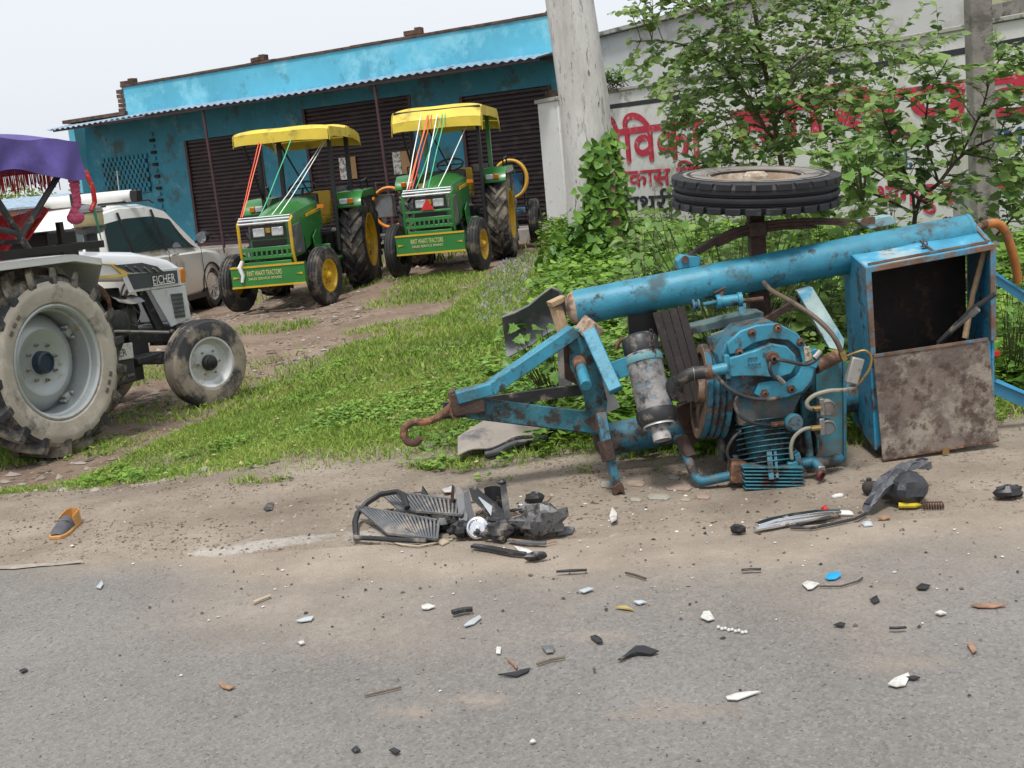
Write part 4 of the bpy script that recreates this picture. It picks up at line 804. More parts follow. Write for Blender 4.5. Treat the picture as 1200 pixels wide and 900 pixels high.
def text_on(name, s, org, ux, uz, w, h, m, parent, n):
    """raised lettering fitted into a parallelogram org + ux*w, uz*h, standing off along n"""
    o = wall_text(name, s, 0, w, 0, h, m, None, 0.0, 0.0); org, ux, uz, n = Vector(org), Vector(ux), Vector(uz), Vector(n)
    for v in o.data.vertices: c = v.co.copy(); v.co = org+ux*c.x+uz*c.z+n*(.002-c.y)
    o.parent = parent; return o

# ------------------------------------------------------------------ green tractors
def green_tractor(loc, deg, label, second=False):
    rt = thing('green_tractor', label, 'tractor', loc, rad(deg-90), 'new green tractors parked before the shops')
    pt = lambda b_, n_, m, par=None, bev=0, sm=35: b_.build(n_, m, par or rt, bevel=bev, smooth=sm)
    R, r = .69, .375
    for s_ in (1, -1):
        tractor_wheel(rt, (s_*.66, 0, R), R, .33, .37, s_, m_tyre if not second else m_tyred, m_jdy, True, 0, 20, None, .06)
        tractor_wheel(rt, (s_*.57, 2.0, r), r, .17, .20, s_, m_tyre, m_jdy, False, -.24 if not second else -.13)
    hd = pt(hood_sections([(.72,.30,.95,1.18,1.40), (1.2,.29,.80,1.14,1.37), (1.8,.27,.66,1.08,1.31), (2.2,.25,.64,1.02,1.22), (2.3,.235,.66,.98,1.16)]), 'bonnet', m_jdg, bev=.01)
    for s_ in (1, -1):
        pt(B().slab([(s_*.292,.85,1.18),(s_*.283,1.5,1.13),(s_*.28,1.5,1.165),(s_*.289,.85,1.225)], (s_*.012,0,0)), 'yellow_flash', m_jdy, hd)
        pt(B().slab([(s_*.268,1.72,.70),(s_*.240,2.27,.69),(s_*.240,2.27,1.03),(s_*.268,1.80,1.08)], (s_*.014,0,0)), 'side_grille', m_greyp, hd)
        pt(B().box((s_*.12,2.318,1.00), (.15,.03,.11)), 'headlamp', m_lens, hd, .012)
        pt(B().box((s_*.36,.95,1.24), (.09,.05,.05)), 'turn_lamp', m_amber)
    pt(B().slab([(-.235,2.306,.92),(.235,2.306,.92),(.225,2.300,1.10),(-.225,2.300,1.10)], (0,.012,0)), 'lamp_panel', m_blackmetal, hd)
    pt(B().box((0,2.318,1.02), (.06,.02,.06)), 'badge', m_jdy, hd, .004)
    pt(B().slab([(-.22,2.306,.68),(.22,2.306,.68),(.22,2.306,.90),(-.22,2.306,.90)], (0,.012,0)), 'grille', m_blackmetal, hd)
    # brush guard
    gm = m_jdg if second else m_jdy
    for s_ in (1, -1): pt(B().tube([(s_*.33,2.42,.60),(s_*.33,2.47,.75),(s_*.33,2.47,1.12),(s_*.33,2.36,1.17)], .02, 8), 'guard_post', gm)
    pt(B().cyl((-.33,2.47,1.12),(.33,2.47,1.12),.017,8).cyl((-.33,2.45,1.16),(.33,2.45,1.16),.014,8).cyl((-.33,2.40,1.19),(.33,2.40,1.19),.012,8), 'guard_rail', m_chrome)
    b_ = B(); b_.box((0,2.47,.80),(.64,.02,.05)).box((0,2.47,.70),(.64,.02,.04)).box((0,2.46,.62),(.60,.05,.05))
    if second: b_.box((0,2.47,.90),(.64,.02,.03))
    pt(b_, 'guard_panel', m_jdg, None, .004)
    b_ = B()
    for k in range(9): b_.box((-.26+k*.065,2.475,.75),(.022,.016,.06))
    pt(b_, 'guard_slots', m_jdg)
    # front weight carrier with lettering
    bp = pt(B().box((0,2.50,.475), (.94,.10,.27)), 'front_bumper', m_jdg, None, .008)
    for z_ in (.352, .598): pt(B().box((0,2.553,z_), (.94,.012,.022)), 'yellow_edge', m_jdy, bp)
    text_on('bumper_lettering', 'RINT WAATI TRACTORS', (.26,2.552,.485), (-1,0,0), (0,0,1), .44, .062, m_cream, bp, (0,1,0)); text_on('bumper_lettering', 'SALES SERVICE SPARES', (.25,2.552,.435), (-1,0,0), (0,0,1), .42, .03, m_cream, bp, (0,1,0))
    for s_ in (1, -1): pt(B().slab([(s_*.44,2.552,.46),(s_*.36,2.552,.475),(s_*.44,2.552,.49)], (0,.006,0)), 'yellow_arrow', m_jdy, bp); pt(B().box((s_*.27,1.75,.47), (.06,1.5,.13)), 'side_rail', m_jdg, None, .006)
    # axle, engine, gearbox
    pt(B().box((0,2.0,.44), (.95,.12,.11)).box((-.5,2.0,.42),(.1,.14,.16)).box((.5,2.0,.42),(.1,.14,.16)), 'front_axle', m_jdg, None, .01)
    b_ = B().box((0,1.35,.72),(.34,1.1,.42)).cyl((-.2,1.1,.78),(-.2,1.6,.78),.07,12).cyl((.2,1.2,.86),(.2,1.5,.86),.06,12).box((-.22,1.25,.60),(.12,.5,.18)).cyl((-.23,1.65,.66),(-.23,1.65,.88),.05,12)
    pt(b_, 'engine', m_blackmetal, None, .01)
    pt(B().box((0,.35,.62),(.36,1.3,.44)).box((0,0,.66),(.6,.4,.4)).cyl((-.64,0,.645),(.64,0,.645),.10,16), 'gearbox', m_iron, None, .015)
    for s_ in (1, -1): pt(B().box((s_*.40,.72,.52),(.24,.5,.025)).box((s_*.36,.98,.62),(.16,.03,.22)), 'foot_step', m_jdg, None, .006)
    # cover panel beside the gearbox, hoses
    pt(B().slab([(-.30,.95,.62),(-.32,1.35,.58),(-.31,1.40,.86),(-.31,1.2,.95),(-.30,.98,.92)], (-.02,0,0)), 'side_shield', m_jdg, None, .008)
    # dashboard, steering
    pt(B().slab([(-.26,.62,1.0),(.26,.62,1.0),(.26,.60,1.42),(-.26,.60,1.42)], (0,.14,0)), 'dashboard', m_blackmetal, None, .02)
    sw = pt(B().tube([(math.cos(2*math.pi*k/20)*.20, .42+math.sin(2*math.pi*k/20)*.17, 1.50-math.sin(2*math.pi*k/20)*.09) for k in range(20)], .014, 6, closed=True), 'steering_wheel', m_blackmetal)
    pt(B().cyl((0,.42,1.50),(0,.58,1.30),.02,8).cyl((-.19,.42,1.5),(.19,.42,1.5),.009,6), 'steering_column', m_blackmetal, sw)
    # seat
    pt(B().box((0,-.05,1.02),(.44,.42,.12)), 'seat', m_seaty, None, .03); pt(B().box((0,-.27,1.25),(.44,.10,.38), Matrix.Rotation(.15,3,'X')), 'seat_back', m_seaty, None, .03)
    # fenders
    for s_ in (1, -1):
        prof = [(.60,1.20),(.56,1.30),(.40,1.395),(-.35,1.42),(-.62,1.30)]
        rs = []
        for y, z in prof: rs.append([(s_*.46,y,z),(s_*.84,y,z),(s_*.84,y-.012,z-.025),(s_*.46,y-.012,z-.025)])
        fd = pt(B().rings(rs), 'fender', m_jdg, None, .006, 50)
        pt(B().slab([(s_*.46,.60,.60),(s_*.46,.60,1.20),(s_*.46,.40,1.39),(s_*.46,-.35,1.41),(s_*.46,-.6,1.29),(s_*.46,-.4,.62)], (s_*.015,0,0)), 'fender_side', m_jdg, fd)
        pt(B().slab([(s_*.81,.42,1.30),(s_*.838,.42,1.30),(s_*.838,-.40,1.33),(s_*.81,-.40,1.33)], (0,0,.075)), 'fender_lip', m_jdg, fd)
        pt(B().box((s_*.60,.60,1.27),(.11,.05,.07), Matrix.Rotation(-.2,3,'X')), 'fender_lamp', m_lens, fd, .006); pt(B().box((s_*.70,.60,1.27),(.07,.05,.07), Matrix.Rotation(-.2,3,'X')), 'fender_lamp', m_amber, fd, .006)
        pt(B().tube([(s_*.74,-.05,1.36),(s_*.74,0,1.52),(s_*.74,-.4,1.56),(s_*.74,-.5,1.36)], .014, 6), 'grab_rail', m_blackmetal)
    # canopy on posts
    cz = 2.28 if not second else 2.30
    for s_ in (1, -1):
        pt(B().beam((s_*.50,.70,.62),(s_*.50,.62,cz-.02),.06,.05), 'canopy_post', m_blackmetal, None, .004)
        pt(B().beam((s_*.50,-.35,.9),(s_*.50,-.42,cz-.03),.07,.06), 'canopy_post', m_jdg if second else m_blackmetal, None, .004)
    y0, y1, hw_ = -.68, 1.22, .64
    def top(u, v):
        x = -hw_+2*hw_*u; y = y0+(y1-y0)*v
        ex = abs(2*u-1); ey = abs(2*v-1)
        z = cz + .045*(1-ex**6)*(1-.5*ey**8) + .004*math.sin(x*9+y*4)*(1-ex)
        if second: z -= .17*max(0, (ey-.78)/.22)**2
        else: z -= .04*max(0, (ey-.9)/.1)**2; z -= .06*max(0, (.22-v)/.22) - .025*(.30 < v < .42)
        return (x, y, z)
    cn_ = pt(B().sheet(top, 24, 24, .012), 'canopy', m_cany, None, 0, 60)
    def skirt(s_):
        def f(u, v):
            y = y0+(y1-y0)*u; d = .125+.004*math.sin(y*13)+(.05 if second else .02)*max(0, abs(2*u-1)-.75)*4
            if second and s_ < 0: d *= 1.1
            p_ = top(0 if s_ < 0 else 1, u); return (p_[0]+s_*.01+s_*.008*v*math.sin(y*6), y, p_[2]-.004-d*v)
        return f
    for s_ in (1, -1): pt(B().sheet(skirt(s_), 30, 4, .006), 'canopy_skirt', m_cany, cn_, 0, 60)
    for v_, sy in ((0, -1), (1, 1)):
        pt(B().sheet(lambda u, v: (top(u, v_)[0], top(u, v_)[1]+sy*.008, top(u, v_)[2]-.004-(.13+.006*math.sin(u*11))*v), 20, 3, .006), 'canopy_skirt', m_cany, cn_, 0, 60)
    pt(B().tube([(-.62,-.5,cz-.02),(-.62,1.12,cz-.02),(.62,1.12,cz-.02),(.62,-.5,cz-.02)], .016, 6, closed=True).cyl((-.5,.3,cz+.0),(.5,.3,cz+.0),.016,6), 'canopy_frame', m_blackmetal, cn_)
    # front props of the canopy and ribbons tied down to the guard
    pt(B().cyl((.5,.70,1.40),(.58,1.1,cz-.04),.018,6), 'canopy_brace', m_blackmetal); pt(B().cyl((.5,-.38,cz-.05),(.1,-.5,1.3),.014,6), 'canopy_brace', m_blackmetal)
    rb = {'red': mat('red_ribbon', (.62,.06,.03), .5), 'white': mat('white_ribbon', (.75,.75,.72), .5), 'green': mat('green_ribbon', (.05,.42,.18), .5), 'orange': mat('orange_ribbon', (.72,.16,.06), .5)}
    lines = ([(.30,.30,'red'), (.26,.28,'orange'), (-.15,.05,'green'), (-.50,-.10,'white'), (-.52,-.20,'white')] if not second else
             [(.22,.27,'white'), (.10,.27,'orange'), (.06,.20,'red'), (-.02,.05,'white'), (-.10,.15,'green'), (-.14,-.02,'green'), (-.44,-.16,'white'), (.12,.24,'orange')])
    for xt, xb, cl in lines:
        a = Vector((xt, 1.17 if xt > -.3 else .66, cz-.08)); e = Vector((xb, 2.40, 1.21)); mid = a.lerp(e, .5)+Vector((.02,0,-.05))
        pt(B().tube([a, a.lerp(mid,.5)+Vector((0,0,-.01)), mid, mid.lerp(e,.5)+Vector((0,0,-.012)), e], .0075, 5, flat=.35), 'ribbon', rb[cl])
    if second:
        pt(B().slab([(-.09,2.49,.92),(.09,2.49,.92),(0,2.49,1.07)], (0,.012,0)), 'warning_triangle', m_redl)
    else:
        pt(B().tube([(.30,2.56,.68),(.34,2.57,.6),(.31,2.57,.5),(.33,2.57,.42)], [.02,.03,.024,.018], 7), 'white_cloth_knot', rb['white'])
    # tools at the back
    pt(B().box((-.35,-.35,1.42),(.22,.2,.12)), 'tool_tray', m_greyp, None, .01)
    pt(B().cyl((.35,.9,.72),(.35,1.25,.72),.11,16), 'air_cleaner', m_blackmetal)
    return rt
green_tractor((-2.62, 17.4, .02), 264, 'green tractor with yellow canopy nearest the parked white car, cloth knot on bumper')
green_tractor((-.56, 18.6, .165), 262, 'green tractor with red warning triangle on its grille, farther from the car', True)

# ------------------------------------------------------------------ hose carts behind the tractors
def hose_cart(loc, deg, label, m_coil, blue, cc):
    rt = thing('hose_cart', label, 'cart', loc, rad(deg-90), 'carts hitched behind the green tractors')
    for s_ in (1, -1):
        w = place(front_tyre(.38, .17, .2), Matrix.Translation((s_*.55,0,.38))).build('wheel', m_tyre, rt); place(B().lathe([(.21,.06),(.19,.03),(.001,.05)], (0,0,0), (s_,0,0), 24), Matrix.Translation((s_*.55,0,.38))).build('rim', m_iron, w)
    B().cyl((-.55,0,.38),(.55,0,.38),.04,10).build('axle', m_iron, rt)
    B().lathe([(.05,-.82),(.14,-.8),(.18,-.72),(.18,.72),(.14,.8),(.05,.82)], (0,0,.78), (0,1,0), 24).build('tank', blue, rt)
    B().box((0,0,.56),(.7,1.8,.08)).box((0,1.15,.5),(.08,.7,.08)).build('chassis', blue, rt, bevel=.01)
    B().box((-.28,.1,1.02),(.30,.42,.36)).build('engine_box', blue, rt, bevel=.02)
    b_ = B()
    for k in range(4): b_.tube([(cc[0]+math.cos(2*math.pi*i/28)*(.27+.02*math.sin(k*3)), cc[1]+.05*k, cc[2]+math.sin(2*math.pi*i/28)*.31) for i in range(28)], .024, 7, closed=True)
    b_.build('hose_coil', m_coil, rt); B().tube([(cc[0]-.2,cc[1]-.05,.56),(cc[0]-.2,cc[1]-.05,1.4),(cc[0]+.2,cc[1]-.05,1.4),(cc[0]+.2,cc[1]-.05,.56)], .018, 6).build('coil_rack', m_iron, rt)
    return rt
m_blc = mat('cart_blue', (.03,.14,.30), .5, var=.2, dirt=(GRIME,.3,6))
hose_cart((-2.04, 19.5, .1), 268, 'cart with bright orange hose coil between the two green tractors', mat('bright_orange_hose', (.70,.24,.02), .5, var=.1), mat('cart_grey', (.16,.17,.18), .5, var=.3), (-.38,.2,1.0))
hose_cart((.10, 20.6, .24), 262, 'blue cart with yellow hose coil near the white gate pillar', mat('yellow_hose', (.62,.33,.03), .5, var=.1), m_blc, (-.25,.3,1.12))

# ------------------------------------------------------------------ white tractor with purple canopy
g = G(66, 533, -.17); HD = 66.0; a_ = rad(HD); n_ = Vector((math.sin(a_), -math.cos(a_), 0))
ELOC = Vector((g.x, g.y, -.17)) - n_*.72
et = thing('white_tractor', 'white tractor with purple canopy and muddy rear tyre at the left edge', 'tractor', ELOC, rad(HD-90))
ep = lambda b_, nm, m, par=None, bev=0, sm=35: b_.build(nm, m, par or et, bevel=bev, smooth=sm)
m_ehood = mat('white_bonnet', (.58,.59,.60), .3, var=.05, vs=3, dirt=((.40,.37,.32), .18, 4), coat=.3)
m_esilver = mat('silver_rim', (.42,.45,.45), .38, .35, var=.07, vs=4, dirt=((.33,.28,.21), .26, 5))
m_eblk = mat('engine_black', (.020,.021,.024), .45, var=.4, vs=9, dirt=((.12,.10,.085), .28, 8))
m_stripe = mat('yellow_stripe', (.62,.42,.10), .5); m_decal = mat('dark_decal', (.045,.052,.065), .4)
m_hubb = mat('blue_black_hub', (.02,.035,.06), .4)
for s_ in (1, -1): tractor_wheel(et, (s_*.72,0,.66), .66, .36, .385, s_, m_tyred, m_esilver, True, 0, 18, m_hubb, .12, m_dustwall)
tractor_wheel(et, (.60,1.92,.31), .37, .19, .21, 1, m_tyred, m_silver, False, rad(-18), m_hub=m_blackmetal); tractor_wheel(et, (-.60,1.92,.31), .37, .19, .21, -1, m_tyred, m_silver, False, rad(-18))
# raised letters on the muddy sidewall
for k, t_ in enumerate((-.62, 2.3)):
    for q in range(3):
        a = t_+q*.13; rr = .475; ep(B().box((.91, math.cos(a)*rr, .66+math.sin(a)*rr), (.006,.03,.035), Matrix.Rotation(a, 3, 'X')), 'sidewall_lettering', mat('mud_brown_mark', (.13,.11,.09), .9, var=.3, vs=20), None, .006)
hd = ep(hood_sections([(.80,.285,1.13,1.26,1.36), (1.2,.285,1.10,1.24,1.345), (1.6,.28,1.06,1.19,1.30), (1.92,.27,1.02,1.12,1.22), (2.06,.25,.98,1.06,1.13)]), 'bonnet', m_ehood, None, .01)
ep(B().slab([(.287,1.36,.975),(.275,2.03,.955),(.268,2.05,1.105),(.285,1.30,1.15)], (.006,0,0)), 'badge_frame', m_ehood, hd, .004); bd = ep(B().slab([(.290,1.42,.995),(.278,1.95,.98),(.274,1.96,1.09),(.288,1.37,1.125)], (.008,0,0)), 'badge_panel', m_decal, hd)
text_on('badge_lettering', 'EICHER', (.297,1.64,1.005), (-.022,1,-.02), (0,0,1), .27, .07, mat('white_lettering', (.75,.74,.70), .5), bd, (1,0,0)); ep(B().beam((.298,1.64,.997),(.292,1.90,.991),.006,.007), 'badge_underline', _M['white_lettering'], bd)
ep(B().box((.27,2.02,1.035),(.03,.055,.12)), 'side_lamp', m_amber, hd, .006)
ep(B().slab([(.2905,.82,1.140),(.2905,1.34,1.112),(.288,1.42,1.135),(.2885,1.30,1.135),(.2905,.82,1.165)], (.004,0,0)), 'yellow_stripe', m_stripe, hd); ep(B().slab([(.286,1.34,1.112),(.288,1.38,1.14),(.283,1.26,1.225),(.284,1.10,1.245),(.286,1.22,1.215)], (.007,0,0)), 'yellow_stripe', m_stripe, hd)
vt = ep(B().slab([(.286,1.24,1.215),(.286,1.40,1.140),(.282,1.78,1.10),(.279,1.72,1.15),(.281,1.55,1.20)], (.011,0,0)), 'dark_vent', m_decal, hd)
for k in range(4): ep(B().beam((.300,1.36+k*.10,1.195-k*.018),(.297,1.44+k*.09,1.135-k*.010),.012,.012), 'vent_rib', m_greyp, vt)
ep(B().slab([(.262,1.62,.965),(.262,2.04,.945),(.262,2.06,.66),(.262,1.80,.62)], (.016,0,0)), 'front_side_panel', m_ehood, None, .006)
lv = ep(B().slab([(.280,1.84,.90),(.280,1.98,.89),(.280,1.98,.68),(.280,1.86,.69)], (.006,0,0)), 'louvre_panel', m_greyp)
for k in range(6): ep(B().beam((.288,1.85,.885-k*.036),(.288,1.975,.878-k*.036),.008,.010), 'louvre', m_decal, lv)
ep(B().box((0,2.04,.82),(.50,.05,.36)), 'front_grille', m_ehood, None, .01); ep(B().box((0,1.98,.55),(.54,.22,.14)), 'front_support', m_eblk, None, .01)
ep(B().box((0,2.25,.50),(.62,.10,.20)).box((.2,2.16,.45),(.05,.2,.05)).box((-.2,2.16,.45),(.05,.2,.05)), 'front_bumper', m_eblk, None, .008)
ep(B().box((0,1.92,.36),(1.02,.10,.10)).box((.50,1.92,.34),(.08,.10,.16)).box((-.5,1.92,.34),(.08,.10,.16)), 'front_axle', m_eblk, None, .01)
ep(B().tube([(.30,.75,.72),(.34,1.2,.70),(.42,1.75,.60)], .013, 8), 'steering_rod', m_steel); ep(B().ball((.43,1.75,.60), .03, 10), 'rod_end', m_eblk)
# engine with visible lumps
ep(B().box((0,1.15,.66),(.36,1.0,.36)).box((0,1.1,.92),(.30,.85,.20)), 'engine_block', m_eblk, None, .015)
for k in range(3): ep(B().lathe([(.06,0),(.075,.01),(.075,.05),(.05,.06),(.05,.14)], (.16,.92+k*.22,.90), (1,.1,.1), 14), 'cylinder_port', m_eblk)
ep(B().cyl((.22,.86,1.02),(.22,1.16,1.0),.05,16).cyl((.22,.95,.98),(.22,.95,1.06),.055,16), 'fuel_filter', mat('steel_blue_filter', (.10,.16,.24), .4, .3))
ep(B().tube([(.24,1.14,1.07),(.25,1.20,1.02),(.25,1.24,.95),(.24,1.25,.85)], .035, 10), 'exhaust_elbow', m_rust); ep(B().cyl((.23,1.42,.74),(.23,1.42,.96),.05,16), 'oil_filter', m_eblk)
ep(B().sheet(lambda u, v: (.20+.14*v, 1.28+.30*u, .98-.03*u-.06*v*v-.02*math.sin(u*3)), 8, 4, .004), 'torn_rubber_flap', m_greyp)
ep(B().lathe([(.001,0),(.10,0),(.12,.02),(.12,.10),(.06,.12),(.001,.12)], (.20,1.30,.74), (1,0,0), 20), 'alternator', m_eblk); ep(B().lathe([(.11,0),(.13,.005),(.13,.03),(.10,.035),(.001,.035)], (0,1.72,.80), (0,1,0), 24), 'fan_pulley', m_eblk)
ep(B().slab([(.18,1.70,.62),(.18,1.80,.62),(.18,1.62,1.0),(.18,1.54,1.0)], (.03,0,0)), 'radiator_stay', m_iron)
for k in range(7):
    y0_ = .85+random.random()*.6; z0_ = .7+random.random()*.3
    ep(B().tube([(.22,y0_,z0_),(.27,y0_+.08,z0_-.05),(.26,y0_+.16,z0_-.12),(.22,y0_+.22,z0_-.10)], .009, 6), 'engine_hose', m_hose)
ep(B().box((.24,1.30,.56),(.06,.10,.05)), 'red_cap', m_redl, None, .01)
ep(B().box((0,.2,.62),(.42,1.3,.46)).cyl((-.7,0,.66),(.7,0,.66),.11,16), 'gearbox', m_eblk, None, .02)
# battery box with number plate and step
bb_ = ep(B().box((.38,.98,.42),(.22,.40,.24)), 'battery_box', m_iron, None, .01); ep(B().box((.50,.97,.56),(.014,.40,.125), Matrix.Rotation(-.06,3,'X')), 'name_plate', m_whitep, bb_, .006)
text_on('plate_lettering', 'EICHER', (.5075,.82,.535), (0,1,-.06), (0,0,1), .27, .058, m_decal, bb_, (1,0,0))
for k in range(3): ep(B().box((.495,.87+.12*k,.36+.07*(k % 2)),(.012,.08,.018)), 'step_rib', m_greyp, bb_)
ep(B().box((.30,1.42,.44),(.30,.30,.05)).box((.24,1.5,.55),(.10,.22,.2)).box((.3,1.30,.33),(.12,.25,.12)), 'lower_linkage', m_eblk, None, .008)
# air intake bowl above the bonnet
aw = ep(B().lathe([(.055,-.26),(.055,-.10),(.10,-.09),(.135,-.05),(.135,-.035),(.11,-.03)], (.02,1.42,1.57), (0,0,1), 24), 'intake_stack', m_eblk)
ep(B().lathe([(.115,-.03),(.122,.0),(.122,.07),(.115,.075)], (.02,1.42,1.57), (0,0,1), 24), 'dust_bowl', mat('amber_dust_bowl', (.42,.36,.20), .3, var=.15, vs=8), aw); ep(B().lathe([(.125,.072),(.130,.08),(.12,.11),(.07,.135),(.001,.14)], (.02,1.42,1.57), (0,0,1), 24), 'bowl_lid', m_greyp, aw)
# mudguard
for s_ in (1, -1):
    prof = [(.70,.86),(.70,1.02),(.65,1.19),(.52,1.32),(.26,1.375),(-.9,1.39)]
    rs = [[(s_*.50,y,z),(s_*(.92 if z > 1.25 else .74 if z > 1.1 else .64),y,z),(s_*(.925 if z > 1.25 else .745 if z > 1.1 else .645),y-.01,z-.05),(s_*.50,y-.01,z-.03)] for y, z in prof]
    fd = ep(B().rings(rs), 'mudguard', m_white, None, .006, 50); ep(B().slab([(s_*.50,.70,.80),(s_*.50,.69,1.02),(s_*.50,.52,1.31),(s_*.50,-.9,1.37),(s_*.50,-.9,.8),(s_*.50,-.2,.6)], (s_*.012,0,0)), 'mudguard_side', m_white, fd)
ep(B().slab([(.50,.708,.84),(.62,.708,.84),(.64,.708,1.02),(.50,.66,1.2)], (0,.012,0)), 'fender_front', m_white, None, .004); text_on('fender_script', 'eicher', (.63,.724,.98), (-1,0,0), (0,0,1), .12, .04, m_decal, et, (0,1,0))
ep(B().beam((.92,.55,1.42),(.92,-1.0,1.44),.03,.05).beam((.45,.60,1.42),(.92,.55,1.42),.03,.05).beam((.50,.6,1.30),(.5,.6,1.6),.04,.04), 'seat_rail', m_blackmetal); ep(B().box((.30,.72,1.40),(.2,.3,.28)), 'dash_box', m_blackmetal, None, .02)
ep(B().box((0,.65,1.25),(.5,.16,.5)), 'dashboard', m_eblk, None, .02)
# purple canopy with side drop, frame, red fringe, rope garland
m_purp = mat('purple_canvas', (.080,.056,.225), .75, var=.25, vs=2.5, dirt=((.11,.08,.32), .3, 3), bump=.15, bs=6); m_redc = mat('red_print_cloth', (.45,.015,.02), .7, var=.3, vs=9, dirt=((.55,.40,.08), .2, 22)); m_pink = mat('pink_rope', (.50,.08,.16), .7, var=.3, vs=60)
def ctop(u, v):
    x = -.72+1.44*u; y = -1.35+2.0*v; return (x, y, 2.20+.08*(1-(2*u-1)**2)-.06*sst(.85, 1, v)+.02*math.sin(v*14)*abs(2*u-1)-.03*(1-v))
cn_ = ep(B().sheet(ctop, 20, 24, .006), 'canopy', m_purp, None, 0, 60)
for s_, u_ in ((1, 1), (-1, 0)):
    ep(B().sheet(lambda u, v: (ctop(u_, u)[0]+s_*(.015+.05*v+.03*math.sin(u*17)*v+.014*math.sin(u*41+v*5)*v), ctop(u_, u)[1]+.02*math.sin(u*9)*v, ctop(u_, u)[2]-.003-(.24+.05*math.cos(u*2*math.pi*2.2)+.05*(1-u))*v), 40, 8, .005), 'canopy_side', m_purp, cn_, 0, 60)
ep(B().sheet(lambda u, v: (ctop(u, 1)[0], .65+.012+.02*v*math.sin(u*19), ctop(u, 1)[2]-.003-.25*v), 24, 6, .005), 'canopy_front', m_purp, cn_, 0, 60)
m_post = m_iron
ep(B().tube([(.66,.12,1.42),(.66,-.18,1.93)], .024, 8).tube([(.66,.05,1.52),(.66,.50,1.93)], .022, 8).tube([(.66,.02,1.56),(.66,-.75,1.75)], .020, 8).tube([(-.66,.3,1.3),(-.66,.3,2.2)], .024, 8).tube([(-.66,-.9,1.3),(-.66,-.9,2.2)], .024, 8).tube([(.66,-1.1,1.42),(.66,-1.1,2.2)], .024, 8).tube([(.66,.05,1.50),(.0,.0,1.50),(-.66,0,1.5)], .018, 6), 'canopy_frame', m_post)
b_ = B()
for k in range(80): x = -.62+k*.0155; b_.beam((x,.55,1.99-.02*random.random()),(x+random.uniform(-.012,.012),.55,1.90-.09*random.random()),.006,.004)
for k in range(90): y = -1.1+k*.018; b_.beam((.60,y,1.98),(.60+random.uniform(-.012,.012),y,1.90-.10*random.random()),.006,.004)
ep(b_, 'red_fringe', m_redc); ep(B().sheet(lambda u, v: (.55-.5*u, .40-.4*v+.03*math.sin(u*9), 1.66-.22*v+.05*math.sin(u*7+v*3)-.1*u), 10, 8, .01), 'red_cloth', m_redc, None, 0, 60); ep(B().sheet(lambda u, v: (.52-.9*u, .50+.05*math.sin(u*8)-.25*v, 1.70-.20*v+.03*math.sin(u*12)), 10, 6, .01), 'red_cloth', m_redc, None, 0, 60)
rp = []
for k in range(60): t = k/59; rp.append((.70+.012*math.sin(t*60), .60+.012*math.cos(t*60)-.10*max(0,t-.72)/.28*3*.3, 1.98-.36*t))
ep(B().tube(rp, [.026+.007*math.sin(k*2.1) for k in range(60)], 7), 'rope_garland', m_pink); ep(B().ball((.70,.56,1.62), .055, 10, (1,1.3,.9)), 'garland_knot', m_pink); ep(B().tube([(.76,.66,1.95),(.79,.68,1.82),(.77,.70,1.72),(.76,.66,1.66)], .018, 6), 'red_tassel', m_redc); ep(B().tube([(.77,.68,1.68),(.775,.69,1.55),(.78,.70,1.42)], [.012,.008,.003], 6), 'green_tassel', mat('green_cord', (.02,.18,.11), .6))
ep(B().box((0,-.15,1.05),(.45,.42,.12)).box((0,-.36,1.25),(.45,.1,.3)), 'seat', m_blackmetal, None, .02)

for o in et.children_recursive:
    if o.name.split('.')[0] in ('bonnet','badge_frame','badge_panel','badge_lettering','badge_underline','side_lamp','yellow_stripe','dark_vent','vent_rib','front_side_panel','louvre_panel','louvre','front_grille','front_support','front_bumper','radiator_stay'):
        if o.name.startswith('yellow_stripe') and o.parent is not hd: continue
        for v in o.data.vertices: v.co.y *= 1.075
# ------------------------------------------------------------------ white car
m_car = mat('dirty_white_car_paint', (.78,.765,.72), .22, var=.04, vs=2, dirt=((.44,.39,.29), .25, 2.2), coat=.5); m_glass = glassmat('car_glass', (.03,.05,.052), .03)
CG = G(246, 360, -.16); CH = 79.0; a_ = rad(CH); n_ = Vector((math.sin(a_), -math.cos(a_), 0)); h_ = Vector((math.cos(a_), math.sin(a_), 0))
CL = Vector((CG.x, CG.y, -.16)) - n_*.74 - h_*1.30
car = thing('white_car', 'dusty white car with roof tube parked between the white tractor and the shops', 'car', CL, rad(CH-90))
cp = lambda b_, nm, m, par=None, bev=0, sm=35: b_.build(nm, m, par or car, bevel=bev, smooth=sm)
# lower body loft: stations y, half width, z sill, z belt
stn = [(-2.02,.70,.42,.86),(-1.95,.80,.30,.96),(-1.6,.845,.22,1.02),(-.8,.86,.20,1.00),(.4,.86,.20,.97),(1.2,.855,.22,.95),(1.75,.82,.24,.88),(2.05,.74,.28,.78),(2.14,.62,.34,.66)]
rs = []
for y, w, z0, z1 in stn:
    z1 -= .08
    rs.append([(-w*.92,y,z0),(-w,y,z0+.12),(-w*1.0,y,(z0+z1)/2),(-w*.985,y,z1-.05),(-w*.90,y,z1),(w*.90,y,z1),(w*.985,y,z1-.05),(w,y,(z0+z1)/2),(w,y,z0+.12),(w*.92,y,z0)])
body = cp(B().rings(rs), 'body', m_car, None, 0, 50)
cab = [(-1.96,.78,.98,.62,1.00),(-1.78,.80,1.0,.64,1.34),(-1.50,.80,1.0,.62,1.53),(-.9,.81,.99,.61,1.585),(-.1,.81,.98,.61,1.58),(.45,.81,.97,.60,1.50),(1.18,.79,.95,.64,1.0)]
cab = [(y, wb, zb-.08, wt, zt) for y, wb, zb, wt, zt in cab]; rs = []
